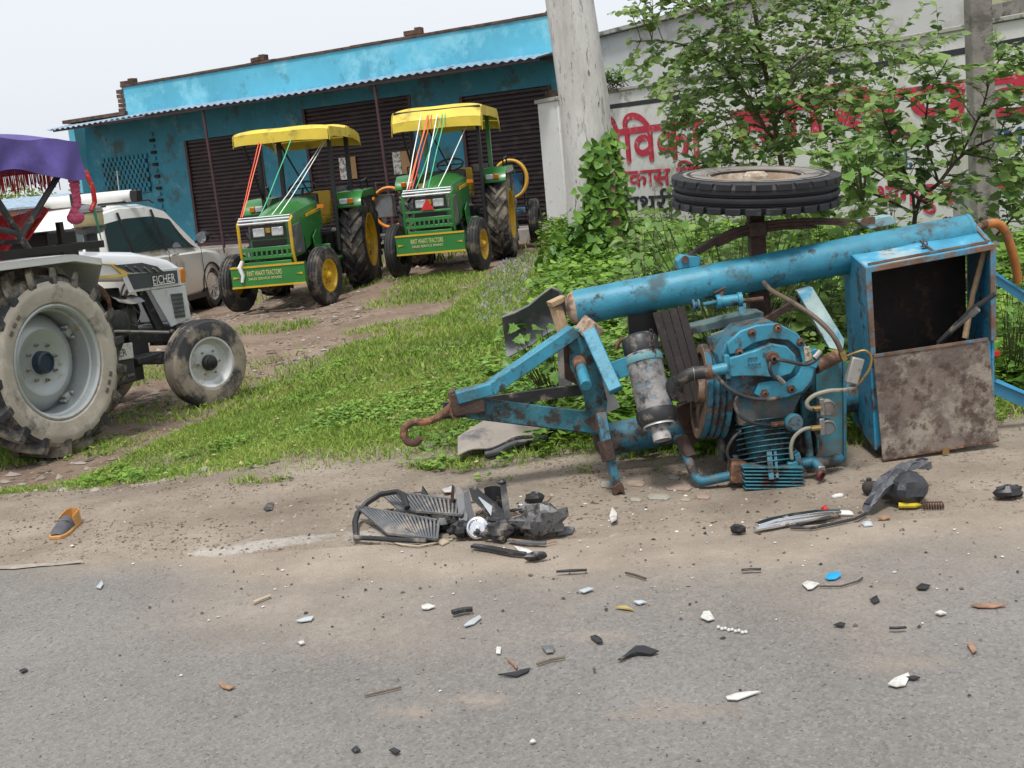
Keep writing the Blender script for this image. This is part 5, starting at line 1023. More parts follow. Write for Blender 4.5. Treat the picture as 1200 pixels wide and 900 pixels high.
for y, wb, zb, wt, zt in cab:
    rs.append([(-wb,y,zb-.04),(-wb+(wb-wt)*.45,y,zb+(zt-zb)*.5),(-wt-.02,y,zt-.05*(zt>1.3)),(-wt*.8,y,zt),(0,y,zt+.015),(wt*.8,y,zt),(wt+.02,y,zt-.05*(zt>1.3)),(wb-(wb-wt)*.45,y,zb+(zt-zb)*.5),(wb,y,zb-.04)])
cp(B().rings(rs), 'roof', m_car, body, 0, 50)
def cside(y, t):     # point on cabin side between belt t=0 and roof t=1
    ys = [c[0] for c in cab]; wb, zb, wt, zt = [float(np.interp(y, ys, [c[k] for c in cab])) for k in (1,2,3,4)]
    z = zb+(zt-.05-zb)*t; x = wb-(wb-wt)*.45*(t/.5) if t < .5 else (wb-(wb-wt)*.45)+((wt+.02)-(wb-(wb-wt)*.45))*(t-.5)/.5
    return (x, z)
for s_ in (1, -1):
    for (ya, yb, yc, yd) in ((-.02,.98,.48,.02),(-.98,-.08,-.04,-.96),(-1.62,-1.06,-1.04,-1.46)):
        pts = []
        for f in np.linspace(0,1,9): pts.append((ya+(yb-ya)*f, .10))
        for f in np.linspace(0,1,9): pts.append((yc+(yd-yc)*f, .90))
        b_ = B().sheet(lambda u, v: (lambda y, t: (s_*(cside(y,t)[0]+.022), y, cside(y,t)[1]))((ya+(yb-ya)*u)*(1-v)+(yd+(yc-yd)*u)*v, .10+.70*v), 8, 6, .004)
        w_ = cp(b_, 'window', m_glass, body)
    cp(B().sheet(lambda u, v: (s_*(cside(-.05,.05+.9*u)[0]+.026), -.05+.035*(v-.5)*2, cside(-.05,.05+.9*u)[1]), 6, 1, .004), 'pillar_trim', m_blackmetal, body); cp(B().sheet(lambda u, v: (s_*(cside(-1.02,.05+.9*u)[0]+.026), -1.02+.035*(v-.5)*2, cside(-1.02,.05+.9*u)[1]), 6, 1, .004), 'pillar_trim', m_blackmetal, body)
    for y in (.10, -.90): cp(B().tube([(s_*.862,y-.09,.86),(s_*.895,y-.05,.865),(s_*.895,y+.05,.865),(s_*.862,y+.09,.86)], .014, 8), 'door_handle', m_chrome, body)
    b_ = B()
    for y in (1.02,-.04,-1.0): b_.beam((s_*.861,y,.34),(s_*.861,y-.02,.93),.006,.006)
    cp(b_, 'door_gap', m_blackmetal, body); cp(B().beam((s_*.855,-1.2,.24),(s_*.855,1.0,.24),.03,.07), 'sill_trim', m_blackmetal, body)
    mr_ = cp(B().ball((s_*.99,.86,1.04), .10, 14, (1.0,.75,.85)), 'wing_mirror', m_blackmetal, body); cp(B().beam((s_*.86,.84,.98),(s_*.95,.86,1.0),.06,.04), 'mirror_stalk', m_blackmetal, mr_); cp(B().lathe([(.078,0),(.078,.006),(.001,.008)], (s_*.99,.79,1.04), (0,-1,0), 18), 'mirror_glass', m_chrome, mr_)
    for y in (-1.28, 1.30):
        w_ = place(front_tyre(.315,.20,.20), Matrix.Translation((s_*.755,y,.315))).build('wheel', m_tyre, car)
        cp(B().lathe([(.205,.085),(.20,.10),(.185,.09),(.17,.05),(.06,.06),(.04,.075),(.001,.075)], (s_*.755,y,.315), (s_,0,0), 32), 'rim', m_silver, w_)
        for k in range(7): a = 2*math.pi*k/7; cp(B().beam((s_*.835,y+math.cos(a)*.04,.315+math.sin(a)*.04),(s_*.84,y+math.cos(a)*.185,.315+math.sin(a)*.185),.035,.02,(s_,0,0)), 'spoke', m_chrome, w_)
        cp(B().lathe([(.37,-.20),(.375,.112),(.36,.115),(.35,.10)], (s_*.755,y,.325), (s_,0,0), 32), 'wheel_arch', m_blackmetal, body)
    cp(B().slab([(s_*.80,-1.90,.84),(s_*.74,-2.0,.84),(s_*.66,-1.93,1.20),(s_*.70,-1.82,1.22)], (s_*.02,0,0)), 'tail_lamp', m_redl, body, .006)
    cp(B().tube([(s_*.56,-1.4,1.565),(s_*.57,-1.3,1.61),(s_*.57,.1,1.62),(s_*.56,.25,1.575)], .016, 8), 'roof_rail', m_blackmetal, body)
cp(B().sheet(lambda u, v: (-.60+1.2*u, -1.965+.17*v, 1.03+.31*v), 6, 4, .004), 'rear_window', m_glass, body); cp(B().sheet(lambda u, v: (-.56+1.12*u, 1.16-.62*v, 1.03+.43*v), 6, 4, -.004), 'windscreen', m_glass, body)
cp(B().box((0,-2.02,.46),(1.5,.10,.22)), 'rear_bumper', m_car, body, .03)
ta = cp(B().lathe([(.05,-.78),(.075,-.77),(.078,-.2),(.078,.55),(.07,.56)], (.12,-.55,1.69), (1,0,0), 20), 'roof_tube', m_white, body); cp(B().box((.74,-.55,1.68),(.10,.16,.15)), 'tube_clamp', m_blackmetal, ta, .01); cp(B().box((-.15,-.55,1.70),(.13,.165,.17)), 'tube_clamp', m_blackmetal, ta, .01)
cp(B().cyl((.45,-1.0,1.58),(.28,-1.30,1.63),.02,8).box((.45,-1.0,1.59),(.08,.1,.04)), 'roof_bar', m_blackmetal, body); cp(B().cyl((.30,-.2,1.60),(.40,-.35,2.02),.006,6), 'antenna', m_white, body)

for o in car.children_recursive:      # the car stands taller than the loft drawn above
    if o.name.split('.')[0] not in ('wheel','rim','spoke','wheel_arch'):
        for v in o.data.vertices: v.co.z = .2+(v.co.z-.2)*1.07
# ================================================================== VEGETATION
m_grass = leafmat('grass_blade', (.075,.165,.018), (.33,.45,.080), .6, .3, .8)
_r = m_grass.node_tree.nodes['Color Ramp'].color_ramp; _r.elements[1].position = .80; _e = _r.elements.new(1.0); _e.color = (.36,.33,.13,1)      # some dry blades
m_weed = leafmat('weed_leaf', (.06,.165,.018), (.27,.43,.06), .5, .28, 1.2)
m_leafA = leafmat('sapling_leaf', (.055,.14,.03), (.31,.42,.13), .45, .42, 1.6)
m_leafB = leafmat('shrub_leaf', (.06,.15,.034), (.31,.43,.13), .45, .40, 1.8)
m_ivy = leafmat('ivy_leaf', (.035,.115,.018), (.19,.34,.05), .45, .25, 1.6)
m_twig = mat('twig_bark', (.13,.10,.065), .9, var=.3, vs=20, bump=.3)
m_gtwig = mat('green_twig', (.07,.09,.03), .8, var=.3, vs=20)
m_twigd = mat('dark_twig_bark', (.06,.045,.035), .9, var=.3, vs=20, bump=.3)
SHAPES = {'oval': ((.36,.40), (.72,.36)), 'round': ((.30,.47), (.66,.50)), 'lance': ((.30,.20), (.65,.15)), 'heart': ((.16,.50), (.52,.42))}
def leaf_verts(p, d, n, L, ratio, shape='oval', cup=.12, droop=.15):
    """N leaves: base points p, directions d, normals n, lengths L -> (N,6,3) vertices"""
    d = d/np.linalg.norm(d, axis=1, keepdims=True); s_ = np.cross(d, n); s_ /= np.maximum(np.linalg.norm(s_, axis=1, keepdims=True), 1e-6); n = np.cross(s_, d)
    L = L[:, None]; w = L*np.asarray(ratio)[:, None]; (t1, w1), (t2, w2) = SHAPES[shape]
    q = lambda t, ww, c: p + d*L*t + s_*w*ww*2 + n*(L*cup*abs(ww)*2 - L*droop*t*t)
    return np.stack([p, q(t1, -w1, 1), q(t2, -w2, 1), q(1.0, 0, 0), q(t2, w2, 1), q(t1, w1, 1)], 1)
def leaf_mesh(name, V6, m, parent=None, off=None):
    N = len(V6); base = (np.arange(N)*6)[:, None]; f = np.concatenate([base+np.array([0,1,2,3]), base+np.array([0,3,4,5])], 1).reshape(-1)
    v = V6.reshape(-1, 3)
    if off is not None: v = v-np.array(off)
    return raw_mesh(name, v, f, 4, m, parent)
def blades(x, y, h, w, lean, m, name):
    """grass blades: three-station tapering strips"""
    N = len(x); z = height(x, y)-.004; a = RNG.uniform(0, 2*math.pi, N); b_ = RNG.uniform(0, 2*math.pi, N); ln = RNG.uniform(.15, lean, N)
    px_ = np.cos(a)*w/2; py_ = np.sin(a)*w/2; lx = np.cos(b_)*ln*h; ly = np.sin(b_)*ln*h
    vs = []
    for t, k in ((0, 1.0), (.5, .85), (1.0, .12)):
        cx = x+lx*t*t; cy = y+ly*t*t; cz = z+h*(t-.35*ln*t*t)
        vs += [np.stack([cx-px_*k, cy-py_*k, cz], 1), np.stack([cx+px_*k, cy+py_*k, cz], 1)]
    v = np.stack(vs, 1).reshape(-1, 3); base = (np.arange(N)*6)[:, None]
    f = np.concatenate([base+np.array([0,1,3,2]), base+np.array([2,3,5,4])], 1).reshape(-1)
    return raw_mesh(name, v, f, 4, m)
def scatter(n, x0, x1, y0, y1, fn):
    x = RNG.uniform(x0, x1, n); y = RNG.uniform(y0, y1, n); k = RNG.random(n) < fn(x, y); return x[k], y[k]
def seen(x, y, mrg=.25):        # roughly inside the view cone (a bit wider)
    return np.abs(x) < (.43+.06)*y+mrg
def tall(x, y):                 # how rank the growth is: higher to the right and back
    lim = np.interp(y, [5.5, 7, 9, 12, 16], [-.35, -.35, -.45, -.1, .35]); return sst(-.1, .9, x-lim)
gd_ = lambda x, y: grass_density(x, y)*seen(x, y)
x, y = scatter(640000, -4.2, 4.2, 5.0, 9.0, lambda x, y: gd_(x, y)*.62)
h = (.018+.038*RNG.random(len(x))**1.5)*(1+1.3*tall(x, y))*(.5+1.0*fbm(x, y, 3)); tag(blades(x, y, h, .0045+.004*RNG.random(len(x)), 1.3, m_grass, 'verge_grass'), 'short green grass covering the verge', 'grass', kind='stuff')
x, y = scatter(420000, -7.5, 8.5, 9.0, 17.0, lambda x, y: gd_(x, y)*.5)
h = (.03+.05*RNG.random(len(x)))*(1+1.4*tall(x, y)); tag(blades(x, y, h, .009+.006*RNG.random(len(x)), .9, m_grass, 'far_grass'), 'green grass farther back around the yard', 'grass', kind='stuff')
x, y = scatter(150000, -16, 12, 17.0, 34.0, lambda x, y: gd_(x, y)*.5)
tag(blades(x, y, .08+.12*RNG.random(len(x)), .02+.01*RNG.random(len(x)), .9, m_grass, 'yard_grass'), 'thin grass near the buildings', 'grass', kind='stuff')
# broad-leaved weeds: ground cover, denser and taller towards the wall
def weeds(n, x0, x1, y0, y1, fn, hs_, Ls, per, name, label, m, shape='round'):
    x, y = scatter(n, x0, x1, y0, y1, fn); N = len(x); H = hs_[0]+(hs_[1]-hs_[0])*RNG.random(N)*(.5+fbm(x, y, 1.1)); z = height(x, y); V6 = []; st = []
    for k in range(per):
        t = .35+.65*(k+RNG.random(N))/per; a = RNG.uniform(0, 2*math.pi, N); r_ = .10*H*RNG.random(N)+.02
        p = np.stack([x+np.cos(a)*r_, y+np.sin(a)*r_, z+H*t], 1); d = np.stack([np.cos(a), np.sin(a), RNG.uniform(-.15,.5,N)], 1); nn = np.stack([RNG.normal(0,.25,N), RNG.normal(0,.25,N), np.ones(N)], 1)
        V6.append(leaf_verts(p, d, nn, RNG.uniform(*Ls, N), RNG.uniform(.55,.85,N), shape))
    return tag(leaf_mesh(name, np.concatenate(V6), m), label, 'weeds', kind='stuff')
wfn = lambda x, y: gd_(x, y)*tall(x, y)*sst(.38, .5, fbm(x+3, y, 1.5))
wf2 = lambda x, y: gd_(x, y)*sst(5.9, 6.6, y)*sst(.2, .8, tall(x, y))
weeds(15000, -3.4, 3.4, 5.5, 10.5, lambda x, y: gd_(x, y)*sst(.36, .60, fbm(x+53, y+7, 1.3)), (.02,.06), (.018,.036), 6, 'clover_weeds', 'small creeping weeds mixed into the verge grass', m_weed, 'oval')
weeds(4200, -1.3, 3.6, 5.9, 9.5, wfn, (.06,.22), (.035,.06), 9, 'low_weeds', 'low leafy weeds growing through the grass behind the trailer', m_weed)
weeds(2100, -.3, 4.4, 6.3, 10.5, lambda x, y: wf2(x, y), (.12,.36), (.03,.058), 14, 'rank_weeds', 'rank broad leaved weeds behind the overturned trailer', m_weed)
weeds(6500, .2, 8.5, 10, 21.5, lambda x, y: seen(x, y)*sst(.25, .9, tall(x, y))*(x*.8755+y*.4833 < 11.5), (.12,.45), (.05,.09), 12, 'wall_weeds', 'tall weeds crowding the foot of the painted wall', m_weed)
# ---------------- branching plants
def rand_perp(d):
    v = Vector((random.gauss(0,1), random.gauss(0,1), random.gauss(0,1))); v -= d*v.dot(d); return v.normalized()
class Plant:
    def __init__(s, root): s.root = root; s.wood = B(); s.lp = []; s.ld = []; s.ln = []; s.ll = []
    def limb(s, pts, r0, r1, n=7):
        p = [Vector(q) for q in pts]; o = []; pp = [p[0]*2-p[1]]+p+[p[-1]*2-p[-2]]
        for i in range(1, len(pp)-2):
            for k in range(4):
                t = k/4; a, b_, c, d = pp[i-1], pp[i], pp[i+1], pp[i+2]; o.append(.5*((2*b_)+(c-a)*t+(2*a-5*b_+4*c-d)*t*t+(3*b_-a-3*c+d)*t*t*t))
        o.append(p[-1]); m = len(o); s.wood.tube(o, [r0+(r1-r0)*i/(m-1) for i in range(m)], n); return o
    def leafy(s, path, lo, size, gap, ratio=0):
        """alternate leaves in two ranks along a path"""
        acc = 0; side = 1
        for i in range(1, len(path)):
            if i/len(path) < lo: continue
            seg = path[i]-path[i-1]; acc += seg.length
            while acc > gap:
                acc -= gap; d = seg.normalized(); sd = d.cross(Vector((0,0,1))); sd = sd.normalized() if sd.length > .1 else Vector((1,0,0)); side = -side
                ld = (d*random.uniform(.2,.8)+sd*side*random.uniform(.6,1)+Vector((random.gauss(0,.2), random.gauss(0,.2), random.uniform(-.45,.25)))).normalized()
                s.lp.append(path[i]+rand_perp(d)*.004); s.ld.append(ld); s.ln.append(Vector((random.gauss(0,.35), random.gauss(-.25,.35), 1)).normalized()); s.ll.append(size*random.choice((random.uniform(.35,.8), random.uniform(.7,1.3), random.uniform(.8,1.4))))
    def twigs(s, path, n, L, size, gap, lo=.25, up=.25, depth=1, r=.005):
        for k in range(n):
            t = lo+(1-lo)*(k+random.random())/n; i = min(len(path)-2, int(t*(len(path)-1))); p = path[i]; d = (path[i+1]-path[i]).normalized()
            dr = (rand_perp(d)*1.0+d*.5+Vector((0,0,up))).normalized(); l_ = L*random.uniform(.5,1.2)*(1.15-.5*t); pts = [p]
            for q in range(1, 5): dr = (dr+Vector((random.gauss(0,.13), random.gauss(0,.13), -.07*q*.6+random.gauss(0,.08)))).normalized(); pts.append(pts[-1]+dr*l_/4)
            o = s.limb(pts, r, r*.35, 4)
            if depth > 1: s.twigs(o, 4, L*.5, size, gap, .3, up*.6, depth-1, r*.6)
            s.leafy(o, .12, size, gap)
    def finish(s, m_l, m_w, loc, singles=0, shape='oval', ratio=(.5,.68), crown='crown'):
        L = [np.array([tuple(v) for v in a]) for a in (s.lp, s.ld, s.ln)]; ll = np.array(s.ll); N = len(ll)
        V6 = leaf_verts(L[0], L[1], L[2], ll, RNG.uniform(*ratio, N), shape); s.wood.build('trunk', m_w, s.root, off=loc)
        order = np.argsort(V6[:, :, 1].mean(1)-ll*4); pick = order[:singles*3:3] if singles else []; keep = np.ones(N, bool); keep[pick] = False
        c = leaf_mesh(crown, V6[keep], m_l, s.root, loc); c['kind'] = 'stuff'
        for i in pick:
            ctr = V6[i, 0]; me_ = bpy.data.meshes.new('leaf'); me_.from_pydata([tuple(v-ctr) for v in V6[i]], [], [(0,1,2,3),(0,3,4,5)]); me_.materials.append(m_l)
            o = bpy.data.objects.new('leaf', me_); COL.objects.link(o); o.parent = s.root; o.location = Vector(ctr)-Vector(loc)
        return N
def plant(name, label, cat, loc): return Plant(thing(name, label, cat, loc))
# big sapling behind the wheel
base = Vector((P(925,330,8.3).x, 8.3, 0)); pl = plant('sapling', 'tall leafy sapling rising behind the upturned wheel', 'tree', base)
st = pl.limb([base, P(925,260,8.3), P(912,170,8.25), P(898,90,8.2), P(884,10,8.15), P(872,-60,8.1), P(866,-120,8.1)], .024, .010, 8)
limbs = [([P(915,185,8.25),P(880,120,8.1),P(840,70,7.95),P(790,50,7.85),P(738,48,7.8)], 14), ([P(908,150,8.2),P(930,95,8.1),P(975,60,8.0),P(1030,52,7.9),P(1090,70,7.85)], 14), ([P(895,80,8.2),P(860,30,8.0),P(815,10,7.9),P(760,-5,7.85)], 12),
         ([P(888,40,8.15),P(920,0,8.1),P(960,-20,8.1),P(1010,-10,8.0)], 12), ([P(905,130,8.2),P(870,110,8.45),P(820,105,8.6),P(775,110,8.7)], 11), ([P(900,100,8.2),P(940,70,8.5),P(985,20,8.7),P(1035,5,8.8)], 11),
         ([P(880,0,8.1),P(850,-40,8.0),P(800,-50,8.0)], 9), ([P(912,170,8.25),P(895,150,8.0),P(860,145,7.75),P(835,155,7.6)], 9), ([P(905,140,8.2),P(935,120,7.9),P(965,115,7.7),P(990,125,7.6)], 9), ([P(912,180,8.25),P(950,165,8.4),P(1000,150,8.5),P(1040,150,8.5)], 9),
         ([P(918,215,8.28),P(880,195,8.2),P(835,190,8.1),P(800,195,8.0)], 9), ([P(898,90,8.2),P(890,60,7.9),P(870,40,7.6),P(850,45,7.45)], 9)]
pl.twigs(st, 20, .46, .050, .020, .25, .3)
for pts, n in limbs: o = pl.limb(pts, .011, .004, 6); pl.twigs(o, int(n*2.3), .50, .047, .017, .10, .25, 1, .0033); pl.twigs(o, n//3, .5, .045, .018, .2, .2, 2, .0035); pl.leafy(o, .3, .06, .025)
NA_ = pl.finish(m_leafA, m_twig, base, 110, 'oval', (.50,.66))
# round-leaved shrub at the right
base = Vector((P(1065,330,7.3).x, 7.3, 0)); pl = plant('shrub', 'round leaved shrub with dark stems at the right behind the tool box', 'shrub', base)
b0 = P(1072,255,7.3)
for pts, n, r_ in (([base, b0, P(1100,215,7.25), P(1130,180,7.2), P(1172,160,7.1), P(1215,150,7.0)], 16, .016), ([base, b0, P(1060,200,7.3), P(1040,150,7.25), P(1030,110,7.2)], 12, .012), ([P(1100,215,7.25), P(1085,160,7.2), P(1090,110,7.1), P(1110,70,7.1)], 12, .008), ([P(1125,185,7.2), P(1150,130,7.15), P(1165,80,7.1), P(1190,50,7.1)], 12, .008),
                   ([P(1072,250,7.3), P(1020,225,7.3), P(985,210,7.3), P(955,205,7.3)], 10, .009), ([P(1085,238,7.3), P(1050,215,7.0), P(1010,190,6.8), P(985,170,6.7)], 9, .009), ([P(1130,180,7.2), P(1180,190,7.1), P(1220,200,7.1)], 9, .007), ([base, P(1150,300,7.4), P(1190,250,7.3), P(1215,200,7.3)], 9, .010)):
    o = pl.limb(pts, r_, .004, 6); pl.twigs(o, int(n*2.0), .38, .054, .023, .25, .2, 1, .003); pl.leafy(o, .5, .06, .04)
pl.finish(m_leafB, m_twigd, base, 110, 'round', (.62,.85))
# bush mass under the wheel, between trunk and shrub
base = Vector((P(830,360,7.6).x, 7.6, 0)); pl = plant('leafy_bush', 'dense leafy bush filling the gap under the upturned wheel', 'bush', base)
for k in range(84):
    x1 = random.uniform(724,1060); y1 = random.uniform(214,310)-abs(x1-860)*.02; Y1 = random.uniform(7.0,8.6); e = P(x1, y1, Y1); b_ = Vector((e.x*.7+base.x*.3+random.uniform(-.1,.1), Y1*.9+.76, 0))
    o = pl.limb([b_, b_.lerp(e,.5)+Vector((random.uniform(-.1,.1),0,-.05)), e], .0035, .002, 4); pl.twigs(o, 8, .27, .07, .032, .15, .15, 1, .0028)
pl.finish(m_leafB, m_gtwig, base, 60, 'oval', (.55,.75))
# big-leaved young plant with single leaves one can pick out
LOBE = [(0,0),(.10,-.30),(.02,-.46),(.30,-.40),(.38,-.52),(.52,-.34),(.70,-.38),(.72,-.20),(1.0,0),(.72,.20),(.70,.38),(.52,.34),(.38,.52),(.30,.40),(.02,.46),(.10,.30)]
def lobed_mesh(mm, seed):
    """one lobed leaf of unit length along +X, folded at the midrib and drooping"""
    rr = random.Random(seed); n = len(LOBE); vs = []
    for (t, w) in LOBE: t += rr.gauss(0,.02); w *= rr.uniform(.85,1.15); vs.append((t, w, .22*abs(w)-.22*t*t+rr.gauss(0,.012)))
    mid = [(.30,0,-.02),(.62,0,-.09)]; vs += mid; a, b_ = n, n+1
    fs = [(0,1,a),(1,2,a),(2,3,a),(3,4,a),(4,5,a),(5,b_,a),(5,6,b_),(6,7,b_),(7,8,b_),(8,9,b_),(9,10,b_),(10,11,b_),(11,a,b_),(11,12,a),(12,13,a),(13,14,a),(14,15,a),(15,0,a)]
    me_ = bpy.data.meshes.new('leaf'); me_.from_pydata(vs, [], fs); me_.materials.append(mm); return me_
def big_leaf_plant(loc, specs, label, mm):
    rt = thing('broad_leaf_plant', label, 'plant', loc); w_ = B(); kinds = [lobed_mesh(mm, k) for k in range(6)]
    for i, (x, y, Y, L, az, el) in enumerate(specs):
        c = P(x, y, Y); o = bpy.data.objects.new('leaf', kinds[i % 6]); COL.objects.link(o); o.parent = rt; o.location = c-Vector(loc); o.scale = (L, L, L)
        o.rotation_euler = (rnd.gauss(.15,.45), -el+rnd.gauss(0,.25), az); w_.tube([(loc[0],loc[1],loc[2]), (Vector(loc)*.4+c*.6)+Vector((rnd.gauss(0,.02),0,.03)), c], [.003,.0025,.002], 5)
    w_.build('stem', m_gtwig, rt, off=loc); return rt
rnd = random.Random(3)
def leafset(n, x0, x1, y0, y1, Y0, Y1, L0, L1): return [(rnd.uniform(x0,x1), rnd.uniform(y0,y1), rnd.uniform(Y0,Y1), rnd.uniform(L0,L1), rnd.uniform(-math.pi,0.2), rnd.uniform(-.5,.3)) for _ in range(n)]
m_big = leafmat('big_leaf', (.05,.14,.02), (.17,.31,.05), .45, .3, 2)
g = G(640,430,0); big_leaf_plant(Vector((g.x, 6.9, 0)), leafset(46, 590,662, 376,436, 6.15,6.6, .05,.085), 'broad leaved plant in front of the grey fender panel', m_big)
big_leaf_plant(Vector((P(860,340,6.9).x, 6.9, 0)), leafset(70, 738,985, 258,325, 6.3,7.1, .05,.095), 'bright broad leaved plant right below the upturned wheel', m_big)
big_leaf_plant(P(1012,240,6.75), leafset(16, 985,1038, 165,225, 6.4,6.8, .05,.10), 'small sprig of bright lobed leaves right of the wheel', m_big)
big_leaf_plant(Vector((P(1185,470,6.6).x, 6.6, 0)), leafset(70, 1166,1225, 300,480, 6.1,6.8, .045,.085), 'leafy plant at the right edge beside the tool box', m_big)
# ---------------- eucalyptus trunk with ivy
def bark():
    m = bpy.data.materials.new('pale_peeling_bark'); m.use_nodes = True; n = m.node_tree.nodes; l = m.node_tree.links; p = n['Principled BSDF']; p.inputs['Roughness'].default_value = .85
    tc = n.new('ShaderNodeTexCoord'); mp = n.new('ShaderNodeMapping'); mp.inputs['Scale'].default_value = (6,6,1.3); l.new(tc.outputs['Object'], mp.inputs[0])
    def nz(s, d): t = n.new('ShaderNodeTexNoise'); t.inputs['Scale'].default_value = s; t.inputs['Detail'].default_value = d; t.inputs['Roughness'].default_value = .65; l.new(mp.outputs[0], t.inputs['Vector']); return t.outputs['Fac']
    def ramp(f, p0, c0, p1, c1): r = n.new('ShaderNodeValToRGB'); l.new(f, r.inputs[0]); e = r.color_ramp.elements; e[0].position = p0; e[0].color = (*c0,1); e[1].position = p1; e[1].color = (*c1,1); return r.outputs[0]
    def mixc(f, a, b_): x_ = n.new('ShaderNodeMixRGB'); l.new(f, x_.inputs[0]); l.new(a, x_.inputs[1]); l.new(b_, x_.inputs[2]); return x_.outputs[0]
    c = ramp(nz(.8, 4), .3, (.36,.34,.325), .65, (.58,.565,.545)); c = mixc(ramp(nz(1.6, 8), .54, (0,0,0), .66, (1,1,1)), c, ramp(nz(5, 3), .35, (.17,.155,.145), .65, (.38,.36,.345))); c = mixc(ramp(nz(3.4, 5), .61, (0,0,0), .66, (1,1,1)), c, ramp(nz(3, 3), .4, (.07,.058,.05), .6, (.17,.14,.125)))
    l.new(c, p.inputs['Base Color']); b_ = n.new('ShaderNodeBump'); b_.inputs['Strength'].default_value = .5; b_.inputs['Distance'].default_value = .03; l.new(nz(3, 8), b_.inputs['Height']); l.new(b_.outputs[0], p.inputs['Normal']); return m
m_bark = bark(); TY = 15.5; tb_ = Vector((P(700,330,TY).x, TY, 0)); eu = thing('eucalyptus_tree', 'thick pale smooth barked tree trunk between the shops and the painted wall', 'tree', tb_)
tp = [Vector((tb_.x+.03, TY, -.2)), P(700,300,TY), P(693,220,TY), P(685,120,TY), P(668,5,TY), P(650,-110,TY), P(632,-260,TY), P(620,-420,TY), P(605,-600,TY)]
B().tube(tp, [.42,.36,.325,.315,.30,.285,.26,.22,.16], 24).build('trunk', m_bark, eu, off=tb_, smooth=60)
pl = Plant(eu)
for k in range(9):
    s0 = tp[6].lerp(tp[8], random.random()); a = 2*math.pi*k/9; pl.twigs(pl.limb([s0, s0+Vector((math.cos(a)*.9,math.sin(a)*.9,.9)), s0+Vector((math.cos(a)*1.9,math.sin(a)*1.9,1.5))], .07, .02, 6), 12, .9, .14, .06, .3, .1, 1, .008)
pl.wood.build('limb', m_bark, eu, off=tb_); V6 = leaf_verts(np.array([tuple(v) for v in pl.lp]), np.array([tuple(v) for v in pl.ld]), np.array([tuple(v) for v in pl.ln]), np.array(pl.ll), np.full(len(pl.ll), .22), 'lance'); cr_ = leaf_mesh('crown', V6, m_leafA, eu, tb_); cr_['kind'] = 'stuff'
# ivy clinging to the foot of the trunk
iv = thing('ivy', 'green ivy climbing the foot of the pale tree trunk', 'climber', tb_); wv = B(); lp = []; ln = []; ld = []
for k in range(95):
    t = random.random()**2.0; ang0 = -math.pi/2+random.gauss(-.22+.95*t, .50-.36*t); r0 = .35+random.random()*(.22*(1-t)+.04); z0 = 1.72*t; sg = .05+.06*(1-t)
    for q in range(random.randint(18, 60)):
        ang = ang0+random.gauss(0, .22); rr = r0+random.gauss(0, .06); c = Vector((tb_.x+.0+math.cos(ang)*rr*(1+.25*(1-t)), TY+math.sin(ang)*rr, max(.03, z0+random.gauss(0, sg*1.6)))); lp.append(c)
        ln.append(Vector((math.cos(ang)+random.gauss(0,.4), math.sin(ang)+random.gauss(0,.4), .7+random.gauss(0,.35)))); ld.append(Vector((random.gauss(0,.7), random.gauss(-.2,.45), -.5+random.gauss(0,.5))))
V6 = leaf_verts(np.array([tuple(v) for v in lp]), np.array([tuple(v) for v in ld]), np.array([tuple(v) for v in ln]), RNG.uniform(.05,.11,len(lp)), RNG.uniform(.7,.95,len(lp)), 'heart', .2, .3); cr_ = leaf_mesh('foliage', V6, m_ivy, iv, tb_); cr_['kind'] = 'stuff'
m_dead = mat('dead_brown_stem', (.17,.10,.065), .95, var=.4, vs=12, bump=.6, bs=20)
wv.tube([P(722,300,TY-.42), P(718,262,TY-.42), P(714,232,TY-.40), P(716,205,TY-.38), P(708,182,TY-.36)], [.10,.12,.10,.07,.03], 10); wv.build('woody_stem', m_dead, iv, off=tb_)
# plants on the wall coping
base = P(722,104,20.6); pl = plant('wall_fern', 'small bright fern growing on top of the painted wall', 'plant', base)
for k in range(16): e = base+Vector((random.uniform(-.5,.5), random.uniform(-.2,.2), random.uniform(.1,.42))); o = pl.limb([base+Vector((random.uniform(-.3,.3),0,-.05)), base.lerp(e,.6)+Vector((0,0,.08)), e], .008, .003, 4); pl.leafy(o, .2, .14, .035)
pl.finish(m_big, m_twig, base, 0, 'lance', (.4,.5), 'foliage')
# ---------------- far trees and huts at the left
def far_tree(loc, R, H, label):
    rt = thing('distant_tree', label, 'tree', loc, 0, 'trees far behind the yard'); B().tube([(0,0,0),(.1,0,H*.4),(0,.1,H*.7)], [.25,.2,.1], 8).build('trunk', m_twigd, rt)
    N = 2600; c = RNG.normal(0, 1, (14,3))*np.array([R*.55,R*.55,H*.16])+np.array([0,0,H*.68]); p = c[RNG.integers(0,14,N)]+RNG.normal(0,1,(N,3))*R*.23; d = RNG.normal(0,1,(N,3)); n = RNG.normal(0,.5,(N,3))+np.array([0,-.3,1])
    q = leaf_mesh('crown', leaf_verts(p, d, n, RNG.uniform(.14,.3,N), np.full(N,.6)), m_leafA, rt); q['kind'] = 'stuff'
for (x, y, Y, R, H, lb) in ((15,300,70,2.4,2.3,'small hazy tree seen under the purple canopy'), (-40,300,75,2.6,2.6,'round tree at the far left behind the white tractor'), (48,300,88,2.4,2.2,'low tree between the canopy post and the turquoise shop')): far_tree(Vector((P(x,y,Y).x, Y, -.2)), R, H, lb)
